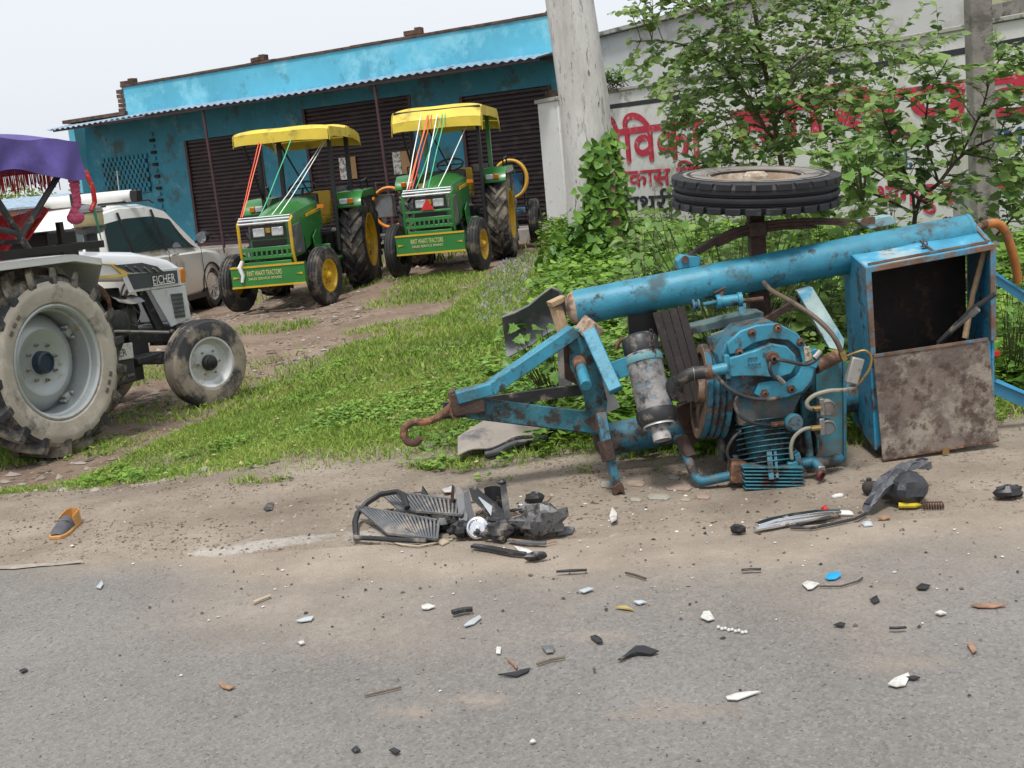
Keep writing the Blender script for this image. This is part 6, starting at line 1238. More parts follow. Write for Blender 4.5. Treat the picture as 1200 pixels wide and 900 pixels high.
hp_ = P(12,292,58); hut = thing('distant_hut', 'low brick hut far away under the purple canopy', 'building', (hp_.x, 58, -.2)); B().box((0,0,1.0),(7,3,2.0)).build('wall', mat('pale_brick', (.36,.20,.14), .9, var=.2, vs=2), hut); B().slab([(-3.8,-1.8,2.0),(3.8,-1.8,2.0),(3.8,1.8,2.5),(-3.8,1.8,2.5)], (0,0,.08)).build('roof', m_tin, hut)
# ================================================================== DEBRIS
def gz(p): return float(height(np.array([p.x]), np.array([p.y]))[0]) if p.y > float(road_edge(np.array([p.x]))[0]) else .006
def on(x, y, dz=0.0):
    g = G(x, y, .006); z = max(gz(g), .006); g = G(x, y, z+dz) if dz < .03 else Vector((g.x, g.y, z+dz)); return g
def shard(name, label, cat, pts, m, th=.005, lift=0.0, curl=0.0, group=None):
    """broken flat piece: outline lying on the ground, middle bulged, edges uneven"""
    mx_ = sum(p[0] for p in pts)/len(pts); my_ = sum(p[1] for p in pts)/len(pts); pts = [(mx_+(p[0]-mx_)*.86, my_+(p[1]-my_)*.86) for p in pts]
    q = [on(*p) for p in pts]; c = sum(q, Vector())/len(q); b_ = B(); n = len(q); top = []; rim = []; s_ = max((v-c).length for v in q)
    z0 = max(max(v.z for v in q), .0062)+.0008
    for i, v in enumerate(q): rim.append(Vector((v.x, v.y, z0+lift*random.random()+curl*((v-c).length/s_)**2)))
    mid = [c.lerp(v, .5) for v in rim]; mid = [Vector((v.x, v.y, z0+th*1.6+curl*.2)) for v in mid]; cc_ = Vector((c.x, c.y, z0+th*2.0))
    vs = rim+[v+Vector((0,0,th)) for v in rim]+[v+Vector((0,0,th)) for v in mid]+[cc_+Vector((0,0,th))]
    fs = [(i,(i+1)%n,n+(i+1)%n,n+i) for i in range(n)]+[(n+i,n+(i+1)%n,2*n+(i+1)%n,2*n+i) for i in range(n)]+[(2*n+i,2*n+(i+1)%n,3*n) for i in range(n)]+[tuple(range(n))[::-1]]
    b_.add(vs, fs); return tag(b_.build(name, m, smooth=45), label, cat, group)
def strip(name, label, cat, pts, w, m, th=.004, lifts=None, group=None):
    q = [on(x, y, .006+(lifts[i] if lifts else .004)) for i, (x, y) in enumerate(pts)]; b_ = B(); rs = []
    for i, p in enumerate(q):
        d = (q[min(i+1,len(q)-1)]-q[max(i-1,0)]); d.z = 0; d.normalize(); r_ = Vector((-d.y, d.x, 0)); ww = w[i] if isinstance(w, (list,tuple)) else w
        rs.append([p-r_*ww/2, p+r_*ww/2, p+r_*ww/2+Vector((0,0,th)), p-r_*ww/2+Vector((0,0,th))])
    return tag(b_.rings(rs).build(name, m, bevel=.001), label, cat, group)
def stick(name, label, cat, pts, r, m, lifts=None, group=None):
    q = [on(x, y, .004+(lifts[i] if lifts else r if not isinstance(r, list) else r[0])) for i, (x, y) in enumerate(pts)]; return tag(B().tube(q, r, 6).build(name, m), label, cat, group)
def crumple(name, label, cat, x, y, sz, m, seed=1, group=None, amp=.45):
    """crumpled lump: a sphere pushed about by noise, resting on the ground"""
    rr = random.Random(seed); c = on(x, y); b_ = B().ball((0,0,0), 1.0, 14); f = [Vector((rr.gauss(0,1), rr.gauss(0,1), rr.gauss(0,1)))*2.2 for _ in range(6)]; vs = []
    for v in b_.v:
        v = Vector(v); k = 1+amp*sum(abs(math.sin(v.dot(q)*1.7+i))-.5 for i, q in enumerate(f))/3; vs.append((v.x*k*sz[0], v.y*k*sz[1], v.z*k*sz[2]))
    zmin = min(v[2] for v in vs); b_.v = [(v[0]+c.x, v[1]+c.y, v[2]-zmin+c.z) for v in vs]; return tag(b_.build(name, m, smooth=25), label, cat, group)
m_pale = mat('pale_blue_plastic', (.40,.44,.46), .4, var=.15, dirt=((.4,.36,.3), .25, 14)); m_bluecap = mat('blue_cap_plastic', (.02,.32,.62), .35, var=.08); m_orl = mat('dead_leaf', (.27,.155,.10), .8, var=.3, vs=30); m_tan = mat('tan_scrap', (.40,.33,.24), .8, var=.2)
PILE = 'smashed trim pieces in the heap at the road edge'
# --- heap of smashed vehicle trim
def grille(name, label, a, b_, c, d, n):
    """ribbed grille panel with corner pixels a b c d (a-b long side)"""
    q = [Vector(v) for v in (a, b_, c, d)]; rt = thing(name, label, 'grille', (q[0]+q[2])/2); L_ = rt.location; up = Vector((0,0,.010))
    for i in range(4): B().beam(q[i], q[(i+1)%4], .010, .010).build('frame_bar', m_greyp, rt, off=L_)
    for k in range(1, n): B().beam(q[0].lerp(q[1], k/n), q[3].lerp(q[2], k/n), .008, .008).build('slat', m_greyp, rt, off=L_)
    B().slab([v-Vector((0,0,.010)) for v in q], Vector((0,0,.004))).build('backing', m_black, rt, off=L_)
grille('ribbed_grille', 'upper ribbed grey grille panel in the black trim heap', on(447,602,.10), on(549,611,.085), on(543,618,.05), on(470,612,.05), 20)
grille('ribbed_grille', 'lower ribbed grey grille panel in the black trim heap', on(420,613,.07), on(516,626,.06), on(512,632,.025), on(455,625,.02), 20)
def poly3(name, label, cat, pts, r, m, flat=1.0, n=7): return tag(B().tube(pts, r, n, flat=flat).build(name, m), label, cat)
poly3('trim_hoop', 'black curved window trim hoop at the left of the heap', 'trim', [on(417,632,.015), on(417,622,.03), on(421,616,.05), on(433,612,.085), on(450,610,.115), on(470,612,.135), on(476,615,.13), on(480,620,.09)], [.012,.014,.014,.014,.013,.012,.016,.014], m_black)
poly3('trim_rail', 'black lower rail at the left end of the heap', 'trim', [on(415,630,.02), on(440,631,.02), on(468,633,.02), on(500,634,.02)], .011, m_black)
stick('pale_cable', 'thin pale cable curling in front of the grille panels', 'cable', [(452,633),(470,638),(490,640),(512,636),(530,632)], .004, m_tan)
dc = on(561,631,.045); rt = thing('silver_cap', 'round silver cap standing at the front of the heap', 'cap', dc); B().lathe([(.046,0),(.046,.006),(.038,.010),(.030,.004),(.012,.004),(.010,.016),(.001,.018)], dc, (-.1,-.95,.3), 28).build('dish', m_chrome, rt, off=dc); B().lathe([(.046,-.012),(.050,-.002),(.046,.003)], dc, (-.1,-.95,.3), 28).build('rim_ring', m_greyp, rt, off=dc); B().cyl(dc+V(0,-.005,0), dc+V(-.004,-.035,-.012), .008, 8).build('boss', m_black, rt, off=dc)
def plate(name, label, cat, pts, m, th=.006, bev=.001): return tag(B().slab([Vector(p) for p in pts], (0,th,.001)).build(name, m, bevel=bev), label, cat)
plate('bracket', 'black funnel shaped bracket standing left in the heap', 'bracket', [on(489,602,.02), on(497,602,.02), on(507,600,.02), on(503,600,.075), on(498,600,.11), on(495,600,.07)], m_black, .03); crumple('connector', 'small black connector beside the funnel bracket', 'connector', 487, 600, (.018,.014,.016), m_black, 5)
plate('brown_strut', 'thin brown strut leaning in the middle of the heap', 'strut', [on(525,611,.0), on(530,611,.0), on(537,611,.15), on(534,611,.16)], m_rustdk, .01); plate('grey_flange', 'upright grey flange panel in the middle of the heap', 'panel', [on(538,612,.02), on(548,612,.02), on(551,612,.10), on(544,612,.155), on(538,612,.15)], m_greyp, .008); plate('grey_flange', 'second grey panel leaning right of the upright flange', 'panel', [on(546,613,.01), on(557,613,.02), on(553,613,.14), on(547,613,.13)], m_greyp, .012)
pn = thing('decal_panel', 'dark panel with pale blue and white decal in the heap', 'panel', on(570,612)); L_ = pn.location
pq = [on(553,606,.12), on(560,604,.125), on(592,613,.045), on(590,620,.02), on(575,617,.045), on(556,611,.09)]; B().slab(pq, (0,.008,.004)).build('panel_sheet', m_black, pn, off=L_); B().slab([pq[0].lerp(pq[1],.4)+V(.01,-.004,-.012), pq[1]+V(.0,-.004,-.012), pq[1].lerp(pq[2],.6)+V(0,-.004,-.008), pq[5].lerp(pq[3],.62)+V(0,-.004,.010)], (0,.004,.0)).build('decal', m_pale, pn, off=L_)
plate('grey_post', 'upright grey post with black top at the back of the heap', 'post', [on(590,609,.0), on(599,609,.0), on(597,609,.155), on(590,609,.16)], m_greyp, .02); crumple('post_top', 'black cap on top of the upright grey post', 'cap', 592, 609, (.018,.014,.01), m_black, 3); bpy.data.objects['post_top'].location.z = .158
tag(B().sheet(lambda u, v: on(571+22*u, 605)+Vector((0, .03*math.sin(u*3.1), .02+.11*v)), 8, 4, .004).build('curved_shell', m_black), 'black curved shell behind the decal panel', 'shell')
poly3('dark_bar', 'dark straight bar across the right of the heap', 'bar', [on(572,620,.04), on(620,622,.035)], .012, m_black); poly3('dark_bar', 'short dark bar under the silver cap', 'bar', [on(530,626,.03), on(590,632,.02)], .013, m_black); 
for k, (x, y, s_, lb) in enumerate(((627,584,(.040,.026,.026),'black lamp shell at the back right of the heap'), (619,592,(.036,.02,.016),'grey lamp holder below the black lamp shell'))): crumple('lamp_fragment', lb, 'lamp fragment', x, y+8, s_, m_black if k == 0 else m_greyp, 20+k)
crumple('lamp_reflector', 'shiny silver lamp reflector right of the heap', 'reflector', 613, 599, (.020,.016,.016), m_chrome, 9); crumple('lamp_reflector', 'tiny silver reflector beside the larger one', 'reflector', 623, 598, (.014,.012,.012), m_chrome, 10)
m_mang = mat('mangled_metal', (.14,.14,.145), .5, .3, var=.6, vs=30, dirt=(GRIME,.4,30))
crumple('mangled_housing', 'mangled grey metal housing at the right end of the heap', 'housing', 636, 630, (.085,.05,.05), m_mang, 12, amp=.9); plate('housing_panel', 'flat grey panel standing on the mangled housing', 'panel', [on(617,620,.06), on(649,618,.06), on(648,618,.105), on(617,620,.10)], m_greyp, .01); shard('side_flap', 'grey flap sticking out right of the mangled housing', 'flap', [(648,622),(676,620),(672,626),(652,629)], m_greyp, .008)
crumple('black_lump', 'black broken lump left of the mangled housing', 'fragment', 588, 634, (.05,.03,.03), m_black, 14, amp=.8); crumple('black_lump', 'jagged black lump below the decal panel', 'fragment', 545, 630, (.045,.03,.028), m_black, 15, amp=.9); crumple('black_lump', 'dark broken lump behind the lower grille', 'fragment', 520, 624, (.04,.03,.025), m_black, 16, amp=.9); crumple('black_lump', 'black jagged lump under the right bar', 'fragment', 605, 628, (.045,.03,.024), m_black, 17, amp=.9)
strip('black_strip', 'long black strip lying in front of the heap', 'strip', [(554,641),(575,644),(600,649),(616,651)], [.028,.03,.03,.022], m_black, .012); shard('white_scrap', 'white scrap over the end of the long black strip', 'scrap', [(600,640),(625,647),(629,653),(612,652)], m_whitep); strip('grey_strip', 'pale grey strip in front of the mangled housing', 'strip', [(596,634),(615,637),(640,638)], .02, m_greyp, .01)
crumple('twisted_scrap', 'small twisted black scrap in front of the heap', 'scrap', 627, 658, (.034,.014,.014), m_black, 18, amp=.9); stick('copper_wire', 'coppery wire sticking out of the heap at the right', 'wire', [(600,632),(620,634),(640,637),(652,634)], .003, m_orl, [.02,.01,.008,.008]); stick('copper_wire', 'coppery wire behind the lamp fragments', 'wire', [(628,592),(640,588),(646,582)], .003, m_orl)
shard('tan_scrap', 'tan scrap lying left of the black strip', 'scrap', [(510,636),(522,632),(528,636),(518,641)], m_tan); shard('pale_scrap', 'pale plastic scrap between the bracket and the strut', 'scrap', [(517,575),(532,573),(533,580),(520,583)], m_whitep, .004, .02); shard('white_chip', 'white chip beside the funnel bracket', 'chip', [(516,594),(527,593),(527,596),(517,597)], m_whitep); strip('dark_lath', 'thin dark lath behind the black bracket', 'lath', [(464,581),(495,577)], .012, m_iron)
for k in range(26):      # splinters one cannot tell apart
    x = random.gauss(545, 52); y = random.uniform(604, 640); a = random.uniform(0, math.pi); l_ = random.uniform(5, 12); w_ = random.uniform(1.5, 4)
    dx, dy = math.cos(a)*l_, math.sin(a)*l_*.45
    shard('trim_splinter', 'small jagged splinter lying in the trim heap', 'splinter', [(x-dx,y-dy),(x+w_*.3,y-w_*.6),(x+dx,y+dy),(x-w_*.5,y+w_*.5)], random.choice([m_black,m_black,m_greyp,m_mang]), .006, .03, .015, 'splinters in the trim heap')
# --- bumper pieces on the grass
m_bump = mat('muddy_bumper', (.26,.225,.19), .6, var=.2, vs=4, dirt=((.09,.088,.09), .30, 3.5))
bp_ = thing('torn_bumper', 'torn muddy bumper lying on the grass under the drawbar', 'bumper', G(600,530)); L_ = bp_.location
def bum(u, v):
    x = 538+112*u; y = 524-22*u; p = G(x, y+16*v-4*u*v, .02); return Vector((p.x, p.y-.04*v, .075+.08*math.sin(u*2.6)*(1-v)+.03*u-.02*v+.012*math.sin(u*13)*v))
B().sheet(bum, 18, 6, .006).build('bumper_skin', m_bump, bp_, off=L_)
for k in range(3): B().tube([Vector(bum(.28+.08*i, .99))+Vector((.0,-.022-.026*k,-.004+.004*math.sin(i)-.010*k)) for i in range(9)], .011, 6).build('bumper_rib', m_black if k != 1 else m_greyp, bp_, off=L_)
crumple('crushed_foam', 'black crushed foam behind the torn bumper', 'foam', 640, 515, (.12,.06,.05), m_black, 31, amp=.9)
tag(B().beam(P(520,478,5.75), P(690,455,6.0), .03, .055).build('black_beam', m_iron), 'dark flat beam lying in the grass behind the drawbar', 'beam'); tag(B().tube([P(498,494,5.8), P(520,488,5.8), P(545,486,5.85), P(600,480,5.9)], .014, 6).build('black_rod', m_black), 'thin black trim rod in the grass behind the drawbar', 'rod')
crumple('black_clip', 'small black clip on the grass behind the drawbar', 'clip', 617, 473, (.022,.018,.022), m_black, 33)
fp = thing('fender_panel', 'grey curved fender panel standing in the weeds behind the drawbar', 'fender', Vector((P(630,440,6.35).x, 6.35, 0))); L_ = fp.location
top_ = [(588,372),(604,366),(620,358),(634,346),(646,337),(655,341),(662,352)]
def fpan(u, v):
    k = u*(len(top_)-1); i = min(int(k), len(top_)-2); x = top_[i][0]+(top_[i+1][0]-top_[i][0])*(k-i); y = top_[i][1]+(top_[i+1][1]-top_[i][1])*(k-i); return P(x+6*v, y+(48-18*u+ 30*u*u)*v, 6.35+.10*math.sin(v*2.5)+.03*u)
B().sheet(fpan, 24, 8, .006).build('panel_skin', mat('slate_plastic', (.10,.105,.12), .45, var=.15, dirt=((.2,.18,.15),.25,8)), fp, off=L_); B().tube([fpan(i/24, 0)+Vector((0,-.006,0)) for i in range(25)], .008, 6).build('panel_edge', m_greyp, fp, off=L_)
tag(B().slab([P(690,425,5.85), P(702,432,5.85), P(704,478,5.85), P(697,490,5.85), P(689,482,5.85)], (0,.006,0)).build('white_trim', m_whitep), 'white trim piece hanging behind the teal yoke plate', 'trim'); tag(B().slab([P(703,440,5.9), P(716,455,5.9), P(727,477,5.9), P(712,484,5.9), P(704,478,5.9)], (0,.006,0)).build('white_trim', m_whitep), 'white trim piece right of the teal yoke plate', 'trim')
tag(B().slab([P(653,405,6.1), P(664,400,6.1), P(672,440,6.1), P(668,465,6.1), P(655,455,6.1)], (0,.01,0)).build('dark_liner', m_greyp), 'dark wheel liner scrap behind the drawbar arm', 'liner'); tag(B().slab([P(690,372,6.2), P(699,366,6.2), P(698,376,6.2), P(694,382,6.2)], (0,.004,0)).build('white_tab', m_whitep), 'white tab in the weeds right below the upper tank', 'tab')
# --- shoe
sh_o = on(78,622); shoe = thing('loafer_shoe', 'lone tan and grey slip-on shoe on the sandy shoulder', 'shoe', sh_o, math.atan2((on(97,602)-on(60,634)).y, (on(97,602)-on(60,634)).x)-math.pi/2)
prof = [(-.145,.020,.055),(-.12,.036,.060),(-.06,.042,.058),(.0,.036,.045),(.06,.037,.05),(.11,.035,.055),(.135,.022,.055)]; prof = [(-y, w, h_) for y, w, h_ in prof]    # toe at -y
rs = [[(math.cos(a)*w*1.08, -y, .010+.006*math.sin(a)) for a in [2*math.pi*k/14 for k in range(14)]] for y, w, h_ in prof]
b_ = B(); ol = [(w*1.12, -y) for y, w, h_ in prof]; out = [(x, y, 0) for x, y in ol]+[(-x, y, 0) for x, y in ol[::-1]]
m_sole = mat('tan_leather', (.50,.25,.07), .55, var=.15, vs=20); m_upper = mat('grey_suede', (.085,.085,.095), .9, var=.2, vs=30)
b_.slab(out, (0,0,.018)).build('sole', m_sole, shoe, bevel=.004)
def vamp(u, v):    # toe box dome
    y = .135-.150*u; w = float(np.interp(y, [-.145,-.12,-.06,0,.06,.11,.135], [.020,.036,.042,.036,.037,.035,.022])); a = math.pi*v; return (math.cos(a)*w*1.05, y if False else y, .016+math.sin(a)*(.028+.030*u)*min(1, .35+u*2.5))
B().sheet(lambda u, v: (lambda q: (q[0], -q[1], q[2]))(vamp(u, v)), 10, 10, .003).build('vamp', m_upper, shoe, smooth=60)
for s_ in (1, -1): B().sheet(lambda u, v: (s_*(float(np.interp(.0+.135*u, [0,.06,.11,.135], [.040,.041,.038,.018]))*(1.0-.12*v)), .015+.125*u, .014+(.050+.012*u)*v), 8, 3, .004*s_).build('quarter', m_sole, shoe, smooth=60)
B().sheet(lambda u, v: (-.02+.04*u, .138-.01*math.sin(u*3.1)*0, .014+.06*v), 4, 3, .005).build('heel_counter', m_sole, shoe); B().slab([(-.030,-.01,.019),(.030,-.01,.019),(.032,.12,.019),(-.032,.12,.019)], (0,0,.003)).build('insole', mat('pale_insole', (.55,.36,.15), .7), shoe); B().beam((-.034,-.035,.062),(.034,-.035,.062),.010,.006).build('strap', m_greyp, shoe)
# --- bits at the right: cushion, spring, chrome strips, blue ball
cu_o = on(1062,590); cush = thing('burst_cushion', 'crumpled black seat cushion lying on the dirt at the right', 'cushion', cu_o)
m_vinyl = mat('black_vinyl', (.03,.031,.036), .4, var=.3, vs=14, bump=.5, bs=16)
for k, (x, y, sx, r_, sd) in enumerate(((1055,588,.085,.3,41),(1066,592,.075,.8,42))):
    crumple('pad', None, None, x, y, (sx,.07,.062), m_vinyl, sd, amp=.35); o = bpy.data.objects['pad' if k == 0 else 'pad.001']; o.parent = cush; o.location = -Vector(cu_o)
B().sheet(lambda u, v: on(1017+70*u, 603-32*u)+Vector((.02*math.sin(v*9+u*5), -.03+.06*v, .03+.10*math.sin(u*2.4)+.02*math.sin(v*12+u*9))), 20, 8, .004).build('torn_cover', mat('grey_vinyl', (.09,.094,.108), .4, var=.35, vs=20, bump=.5, bs=20), cush, off=cu_o)
pts = []
for k in range(70): t = k/69; c = on(1081+25*t, 592-.5*t, .016); a = t*2*math.pi*8; pts.append(c+Vector((0, math.cos(a)*.013, math.sin(a)*.013)))
tag(B().tube(pts, .003, 6).build('coil_spring', m_rust), 'rusty coil spring lying beside the black cushion', 'spring'); tag(B().tube([on(1053,592,.016), on(1072,592,.016), on(1080,591,.014)], [.012,.012,.006], 9).build('plastic_tube', mat('yellow_plastic', (.55,.42,.02), .4)), 'yellow plastic handle in front of the black cushion', 'handle')
q = on(1019,580); tag(B().ball((q.x, q.y, q.z+.032), .031, 16, (1,1,1.05)).lathe([(.010,0),(.012,.012),(.006,.016),(.001,.016)], (q.x, q.y, q.z+.060), (0,0,1), 10).build('worn_ball', m_blue2), 'small worn blue ball shaped knob left of the cushion', 'knob')
strip('chrome_strip', 'long bright chrome strip on the dirt, upper of two', 'chrome strip', [(887,617),(905,611),(930,606),(958,602),(985,601)], [.03,.036,.038,.036,.026], m_chrome, .012, [.012,.014,.016,.016,.012]); strip('chrome_strip', 'bright chrome strip just below the upper chrome strip', 'chrome strip', [(884,622),(905,618),(930,613),(952,609),(972,605)], [.022,.03,.032,.03,.02], m_chrome, .010)
stick('black_cable', 'black cable curving from the chrome strips to the cushion', 'cable', [(926,618),(950,619),(975,614),(1002,608),(1015,602)], .006, m_hose); stick('black_cable', 'thinner black cable crossing behind the chrome strips', 'cable', [(935,615),(955,610),(980,606)], .004, m_hose)
shard('red_scrap', 'small red and white scrap at the chrome strip end', 'scrap', [(961,598),(968,594),(972,599),(966,602)], m_redl, .006); shard('white_scrap', 'white scrap between chrome strips and cushion', 'scrap', [(978,600),(1000,601),(1002,605),(982,605)], m_whitep); shard('tan_scrap', 'orange brown scrap in front of the cushion', 'scrap', [(1027,608),(1042,604),(1044,608),(1034,611)], m_orl); shard('pale_scrap', 'pale blue scrap below the cushion tip', 'scrap', [(1008,614),(1022,612),(1024,617),(1012,618)], m_pale); strip('red_strip', 'thin red brown strip behind the blue knob', 'strip', [(1008,564),(1033,565)], .012, m_rust)
crumple('black_lump', 'black plastic lump on the road at the far right', 'fragment', 1181, 584, (.055,.03,.022), m_black, 51, amp=.7); crumple('black_lump', 'small black lump below the cylinder head', 'fragment', 866, 626, (.024,.018,.018), m_black, 52, amp=.7)
shard('white_scrap', 'curved white scrap lying left of the cylinder head debris', 'scrap', [(973,583),(990,580),(989,582),(976,585)], m_whitep); shard('white_scrap', 'white standing scrap near the trailer leg', 'scrap', [(714,612),(718,603),(724,604),(724,617),(716,618)], m_whitep, .01, .03)
# --- single pieces strewn over the road
for nm, lb, ct, pts, mm in (
 ('white_shard','long white plastic shard nearest the camera at right','shard',[(848,820),(862,814),(880,812),(895,813),(878,818),(864,823),(850,823)],m_whitep),
 ('white_shard','fin shaped white plastic shard at the lower right','shard',[(1038,806),(1046,796),(1066,790),(1068,794),(1062,806),(1050,809)],m_whitep),
 ('white_shard','triangular white shard left of the bead string','shard',[(820,726),(824,718),(832,718),(839,728),(830,731)],m_whitep),
 ('white_shard','heart shaped white shard with a twig tail','shard',[(938,686),(946,682),(958,684),(962,686),(952,693),(946,694)],m_whitep),
 ('white_shard','small white shard left of the black bar','shard',[(493,712),(502,709),(512,713),(502,716),(494,716)],m_whitep),
 ('white_tile','small white rectangle standing out on the asphalt','tile',[(581,768),(582,760),(588,760),(587,769)],m_whitep),
 ('pale_slip','pale blue plastic slip next to the black bar','slip',[(542,736),(550,729),(564,723),(566,725),(556,733),(545,737)],m_pale),
 ('pale_slip','pale grey flake above the orange leaf scrap','slip',[(633,759),(650,758),(650,767),(640,768)],m_greyp),
 ('pale_slip','pale blue flake at the edge of the sand','slip',[(741,707),(752,705),(759,708),(748,710)],m_pale),
 ('blue_disc','bright blue plastic cap on the road edge','cap',[(966,680),(968,674),(976,672),(985,672),(987,677),(980,681),(970,682)],m_bluecap),
 ('black_shard','black hooked plastic shard at the centre of the road','shard',[(721,777),(732,768),(745,758),(757,758),(777,766),(765,769),(748,768),(732,772),(724,778)],m_black),
 ('black_shard','flat black shard below the orange leaf','shard',[(580,794),(604,793),(612,786),(624,784),(620,789),(606,795)],m_black),
 ('black_shard','lumpy black shard left of the hooked one','shard',[(690,748),(698,746),(706,750),(708,756),(700,756)],m_black),
 ('black_shard','black shard between cap and brown leaf at right','shard',[(1072,690),(1080,686),(1092,688),(1086,693),(1076,693)],m_black),
 ('black_shard','black splinter right of the fin shaped shard','shard',[(1060,797),(1072,794),(1080,797),(1070,799)],m_black),
 ('black_shard','small torn black shard near the bead string','shard',[(975,735),(985,731),(992,733),(988,737)],m_black),
 ('black_shard','two pronged black shard at the right road edge','shard',[(1018,704),(1028,700),(1032,706),(1024,710)],m_black),
 ('black_shard','thin black shard in the lower left road','shard',[(22,788),(30,785),(34,787),(26,791)],m_black),
 ('black_shard','black flake at the bottom left of centre','shard',[(411,881),(418,876),(424,882),(416,884)],m_black),
 ('black_shard','black flake at the bottom edge left of centre','shard',[(455,882),(462,879),(471,884),(464,887)],m_black),
 ('grey_scrap','dark and white scrap on the sand left of the heap','scrap',[(308,598),(314,591),(322,590),(320,599),(312,601)],m_black),
 ('brown_leaf','long dry brown leaf at the right of the road','leaf',[(1133,711),(1150,708),(1186,711),(1165,714),(1145,714)],m_orl),
 ('brown_leaf','dry brown leaf below the long one at right','leaf',[(1132,756),(1138,754),(1146,766),(1140,769)],m_orl),
 ('brown_leaf','curled brown leaf on the left half of the road','leaf',[(255,803),(258,800),(264,805),(278,807),(270,811),(260,808)],m_orl),
 ('brown_leaf','curved orange leaf beside the flat black shard','leaf',[(592,774),(600,776),(608,784),(606,788),(600,780)],m_orl),
 ('yellow_leaf','yellow strip of leaf on the sand edge','leaf',[(718,713),(734,711),(747,718),(738,716),(724,714)],mat('yellow_leaf_m',(.38,.29,.10),.8)),
 ('white_chip','white oval chip right of the cap','chip',[(1094,721),(1102,718),(1111,721),(1102,724)],m_whitep),
 ('lace_scrap','pale patterned scrap on the left of the road','scrap',[(345,730),(358,725),(370,724),(366,729),(352,731)],m_pale),
 ('grey_scrap','crumpled grey paper on the asphalt at left','scrap',[(112,690),(120,682),(122,686),(118,692)],m_pale),
 ('white_chip','largest white chip at the bottom centre','chip',[(620,872),(625,868),(629,871),(624,874)],m_whitep),
 ('pale_scrap','pale scrap right of the black bar on the sand edge','scrap',[(677,695),(690,690),(698,692),(684,697)],m_pale),
 ('white_chip','small white chip below the patterned scrap at left','chip',[(349,755),(356,752),(358,755),(352,758)],m_whitep)):
    shard(nm, lb, ct, pts, mm, .0035, .003, .0035)
strip('black_bar', 'short black rubber bar on the road at centre left', 'bar', [(530,720),(542,717),(554,716)], .02, m_black, .014); strip('black_bar', 'flat black clip on the sand at right', 'clip', [(869,669),(880,668),(892,668)], .014, m_black, .006); strip('black_bar', 'black strip with white tip on the road at right', 'strip', [(1042,737),(1052,737),(1062,736)], .010, m_black, .006)
strip('dark_splinter', 'dark splinter in the sand in front of the heap', 'splinter', [(652,671),(668,670),(688,669)], [.006,.016,.008], m_iron, .008); stick('twig', 'thin brown twig on the road left of the hooked shard', 'twig', [(629,778),(645,773),(662,770)], .004, m_twig); stick('twig', 'twig tail beside the heart shaped shard', 'twig', [(960,687),(985,687),(1005,681),(1011,677)], .003, m_twigd); stick('twig', 'thin twig on the left of the road', 'twig', [(427,815),(446,811),(470,805)], .003, m_twig); stick('twig', 'brown twig on the sand right of the heap', 'twig', [(733,671),(745,674),(757,678)], .004, m_twigd); stick('pale_stick', 'pale flat stick on the sand at left', 'stick', [(297,706),(306,702),(317,698)], .006, m_tan)
bs_ = thing('bead_string', 'string of white beads on the road at right', 'beads', on(855,738))
for k in range(9): q = on(842+k*4, 735+k*.7+(k % 2)*1.2, .005); B().ball((q.x,q.y,q.z), .006, 8).build('bead', m_whitep, bs_, off=bs_.location)
# --- broken paving pieces in the dirt
PG = 'broken paving pieces'; rb_ = [mat('pink_paver', (.26,.185,.15), .9, var=.2, vs=12, dirt=((.30,.24,.18),.35,8), bump=.3), mat('grey_paver', (.26,.25,.21), .9, var=.2, vs=12, dirt=((.30,.24,.18),.35,8), bump=.3)]
for k, (x, y, w, h_, lb) in enumerate(((745,567,26,8,'pinkish paving piece touching the prop leg'),(795,572,38,9,'large pinkish paving piece between leg and discharge pipe'),(712,569,20,9,'pale paving piece left of the prop leg'),(772,583,32,8,'grey green paving piece in front of the pink ones'),(824,582,20,8,'pinkish paving piece below the discharge pipe'),(745,586,16,6,'small grey paving piece in front of the leg'),(790,560,16,6,'small pale paving piece behind the pink one'),(803,586,14,5,'small brown paving piece near the pipe elbow'))):
    shard('paving_piece', lb, 'paving', [(x-w/2,y),(x-w*.35,y-h_/2),(x+w*.4,y-h_/2+1),(x+w/2,y+1),(x+w*.35,y+h_/2),(x-w*.4,y+h_/2-1)], rb_[0] if k in (0,1,4) else rb_[1], .003, 0, 0, PG)
# --- grit, chips and litter nobody could count
def chips(name, label, x, y, s0, s1, m, flat=.45, zf=None):
    N = len(x); s_ = s0*(s1/s0)**RNG.random(N)**1.7; z = (height(x, y) if zf is None else zf)+s_*.10; a = RNG.uniform(0, 2*math.pi, N); base = np.array([[1,0,0],[.2,.8,0],[-.8,.5,0],[-.6,-.7,0],[.5,-.75,0],[.1,.05,1.0]]); v = base[None]*RNG.uniform(.6,1.3,(N,6,1)); v[:,:,2] *= flat*RNG.uniform(.5,1.5,(N,1)); st_ = RNG.uniform(.45,1.2,(N,1)); v[:,:,0] *= st_
    c, q = np.cos(a)[:,None], np.sin(a)[:,None]; w = np.stack([v[:,:,0]*c-v[:,:,1]*q, v[:,:,0]*q+v[:,:,1]*c, v[:,:,2]], -1)*s_[:,None,None]; w += np.stack([x, y, z], 1)[:,None,:]
    f = np.array([[0,1,5],[1,2,5],[2,3,5],[3,4,5],[4,0,5]]).reshape(-1); return tag(raw_mesh(name, w.reshape(-1,3), ((np.arange(N)*6)[:,None]+f[None]).reshape(-1), 3, m), label, 'grit', kind='stuff')
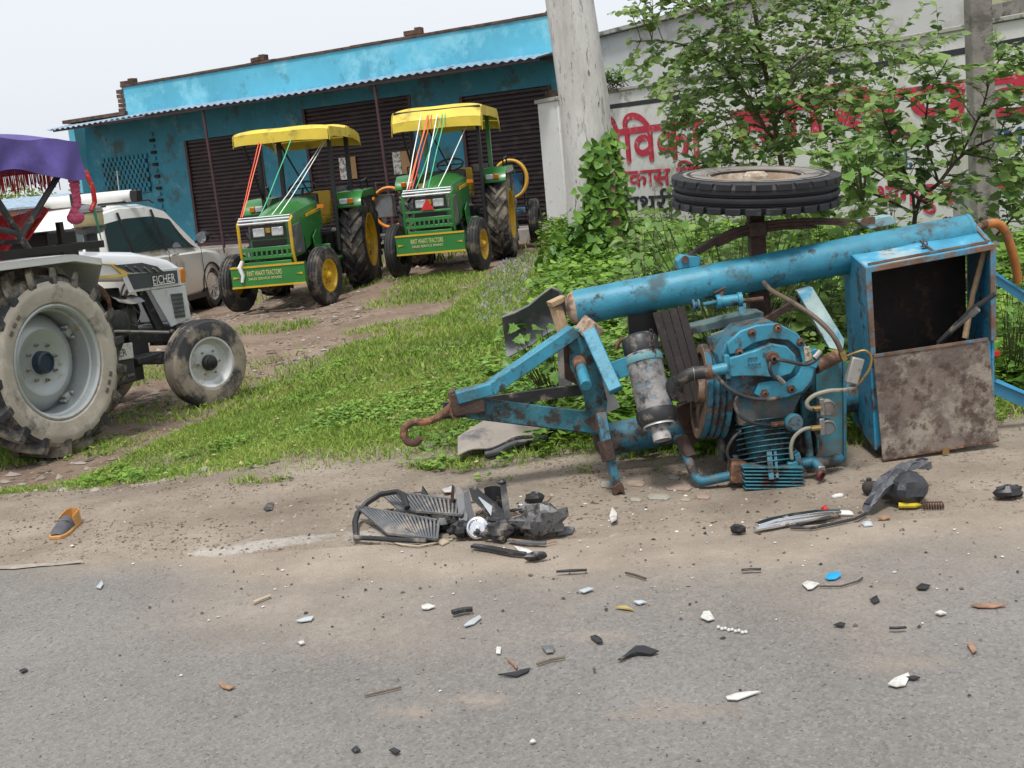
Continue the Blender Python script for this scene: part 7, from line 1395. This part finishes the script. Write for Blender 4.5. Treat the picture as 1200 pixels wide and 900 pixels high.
def multimat(name, cols):
    m = bpy.data.materials.new(name); m.use_nodes = True; n = m.node_tree.nodes; l = m.node_tree.links; p = n['Principled BSDF']; p.inputs['Roughness'].default_value = .8; g_ = n.new('ShaderNodeNewGeometry'); r = n.new('ShaderNodeValToRGB'); r.color_ramp.interpolation = 'CONSTANT'; e = r.color_ramp.elements
    for i, c in enumerate(cols):
        if i < 2: e[i].position = i/len(cols); e[i].color = (*c,1)
        else: q = e.new(i/len(cols)); q.color = (*c,1)
    l.new(g_.outputs['Random Per Island'], r.inputs[0]); l.new(r.outputs[0], p.inputs['Base Color']); return m
m_chip = multimat('mixed_chips', [(.02,.02,.022),(.03,.028,.027),(.06,.05,.045),(.55,.54,.52),(.03,.03,.03),(.25,.17,.11),(.40,.38,.36),(.12,.08,.06)])
m_stone = multimat('mixed_pebbles', [(.20,.16,.125),(.26,.225,.19),(.13,.10,.075),(.31,.275,.24),(.09,.07,.055),(.20,.13,.095)])
x = RNG.normal(.25, 1.25, 900); y = road_edge(x)-np.abs(RNG.normal(0,.9,900))+.35; k = (y < road_edge(x)-.03) & (y > 2.3); chips('road_grit', 'tiny crash chips strewn over the road', x[k], y[k], .0025, .011, m_chip, .5, .007)
x = RNG.uniform(-4, 3.2, 3000); y = RNG.uniform(2.3, 5.2, 3000); k = y < road_edge(x)-.03; chips('road_grit', 'fine stones scattered on the asphalt', x[k], y[k], .0015, .006, m_stone, .6, .006)
x = RNG.uniform(-4, 3.5, 6500); y = road_edge(x)+RNG.uniform(0, 1.6, 6500); k = grass_density(x, y) < .5; chips('shoulder_grit', 'small clods and stones on the sandy shoulder', x[k], y[k], .002, .012, m_stone, .55)
x = RNG.normal(.1, .75, 500); y = road_edge(x)+RNG.uniform(0, .7, 500); chips('shoulder_grit', 'dark crash chips on the sandy shoulder', x, y, .003, .014, m_chip, .5)
x, y = scatter(16000, -5, 1.4, 6.5, 20, lambda x, y: seen(x, y)*(grass_density(x, y) < .35)*sst(.35, .6, fbm(x+5, y, .9))); chips('yard_litter', 'stones, bark and brick litter on the muddy yard', x, y, .006, .06, m_stone, .35)
x, y = scatter(9000, -.9, 1.1, 12, 19, lambda x, y: sst(.45,.15,np.abs(x-(.05+(y-14)*.09)))*.8); chips('gravel_patch', 'grey gravel heap edge beside the second tractor', x, y, .015, .05, multimat('grey_gravel', [(.13,.125,.12),(.18,.175,.17),(.08,.075,.07),(.22,.21,.20)]), .8)
x, y = scatter(1600, -3.5, 3.5, 5.4, 11, lambda x, y: seen(x, y)*sst(.1,.5,grass_density(x, y))); chips('fallen_leaves', 'dry leaves and straw caught in the verge grass', x, y, .006, .022, multimat('dry_litter', [(.32,.22,.10),(.22,.14,.07),(.40,.32,.16),(.15,.10,.06)]), .5, height(x, y)+.02)
x, y = scatter(60000, -3.6, 3.0, 4.9, 6.6, lambda x, y: (y > road_edge(x))*sst(.60, .72, fbm(x*1.3+77, y*2.2, 1.7))*.22*(grass_density(x, y) < .6)); chips('shoulder_litter', 'brown leaf crumbs and dung lying in patches on the shoulder', x, y, .003, .012, multimat('brown_crumbs', [(.11,.07,.045),(.16,.105,.07),(.07,.045,.03),(.20,.15,.10)]), .6)
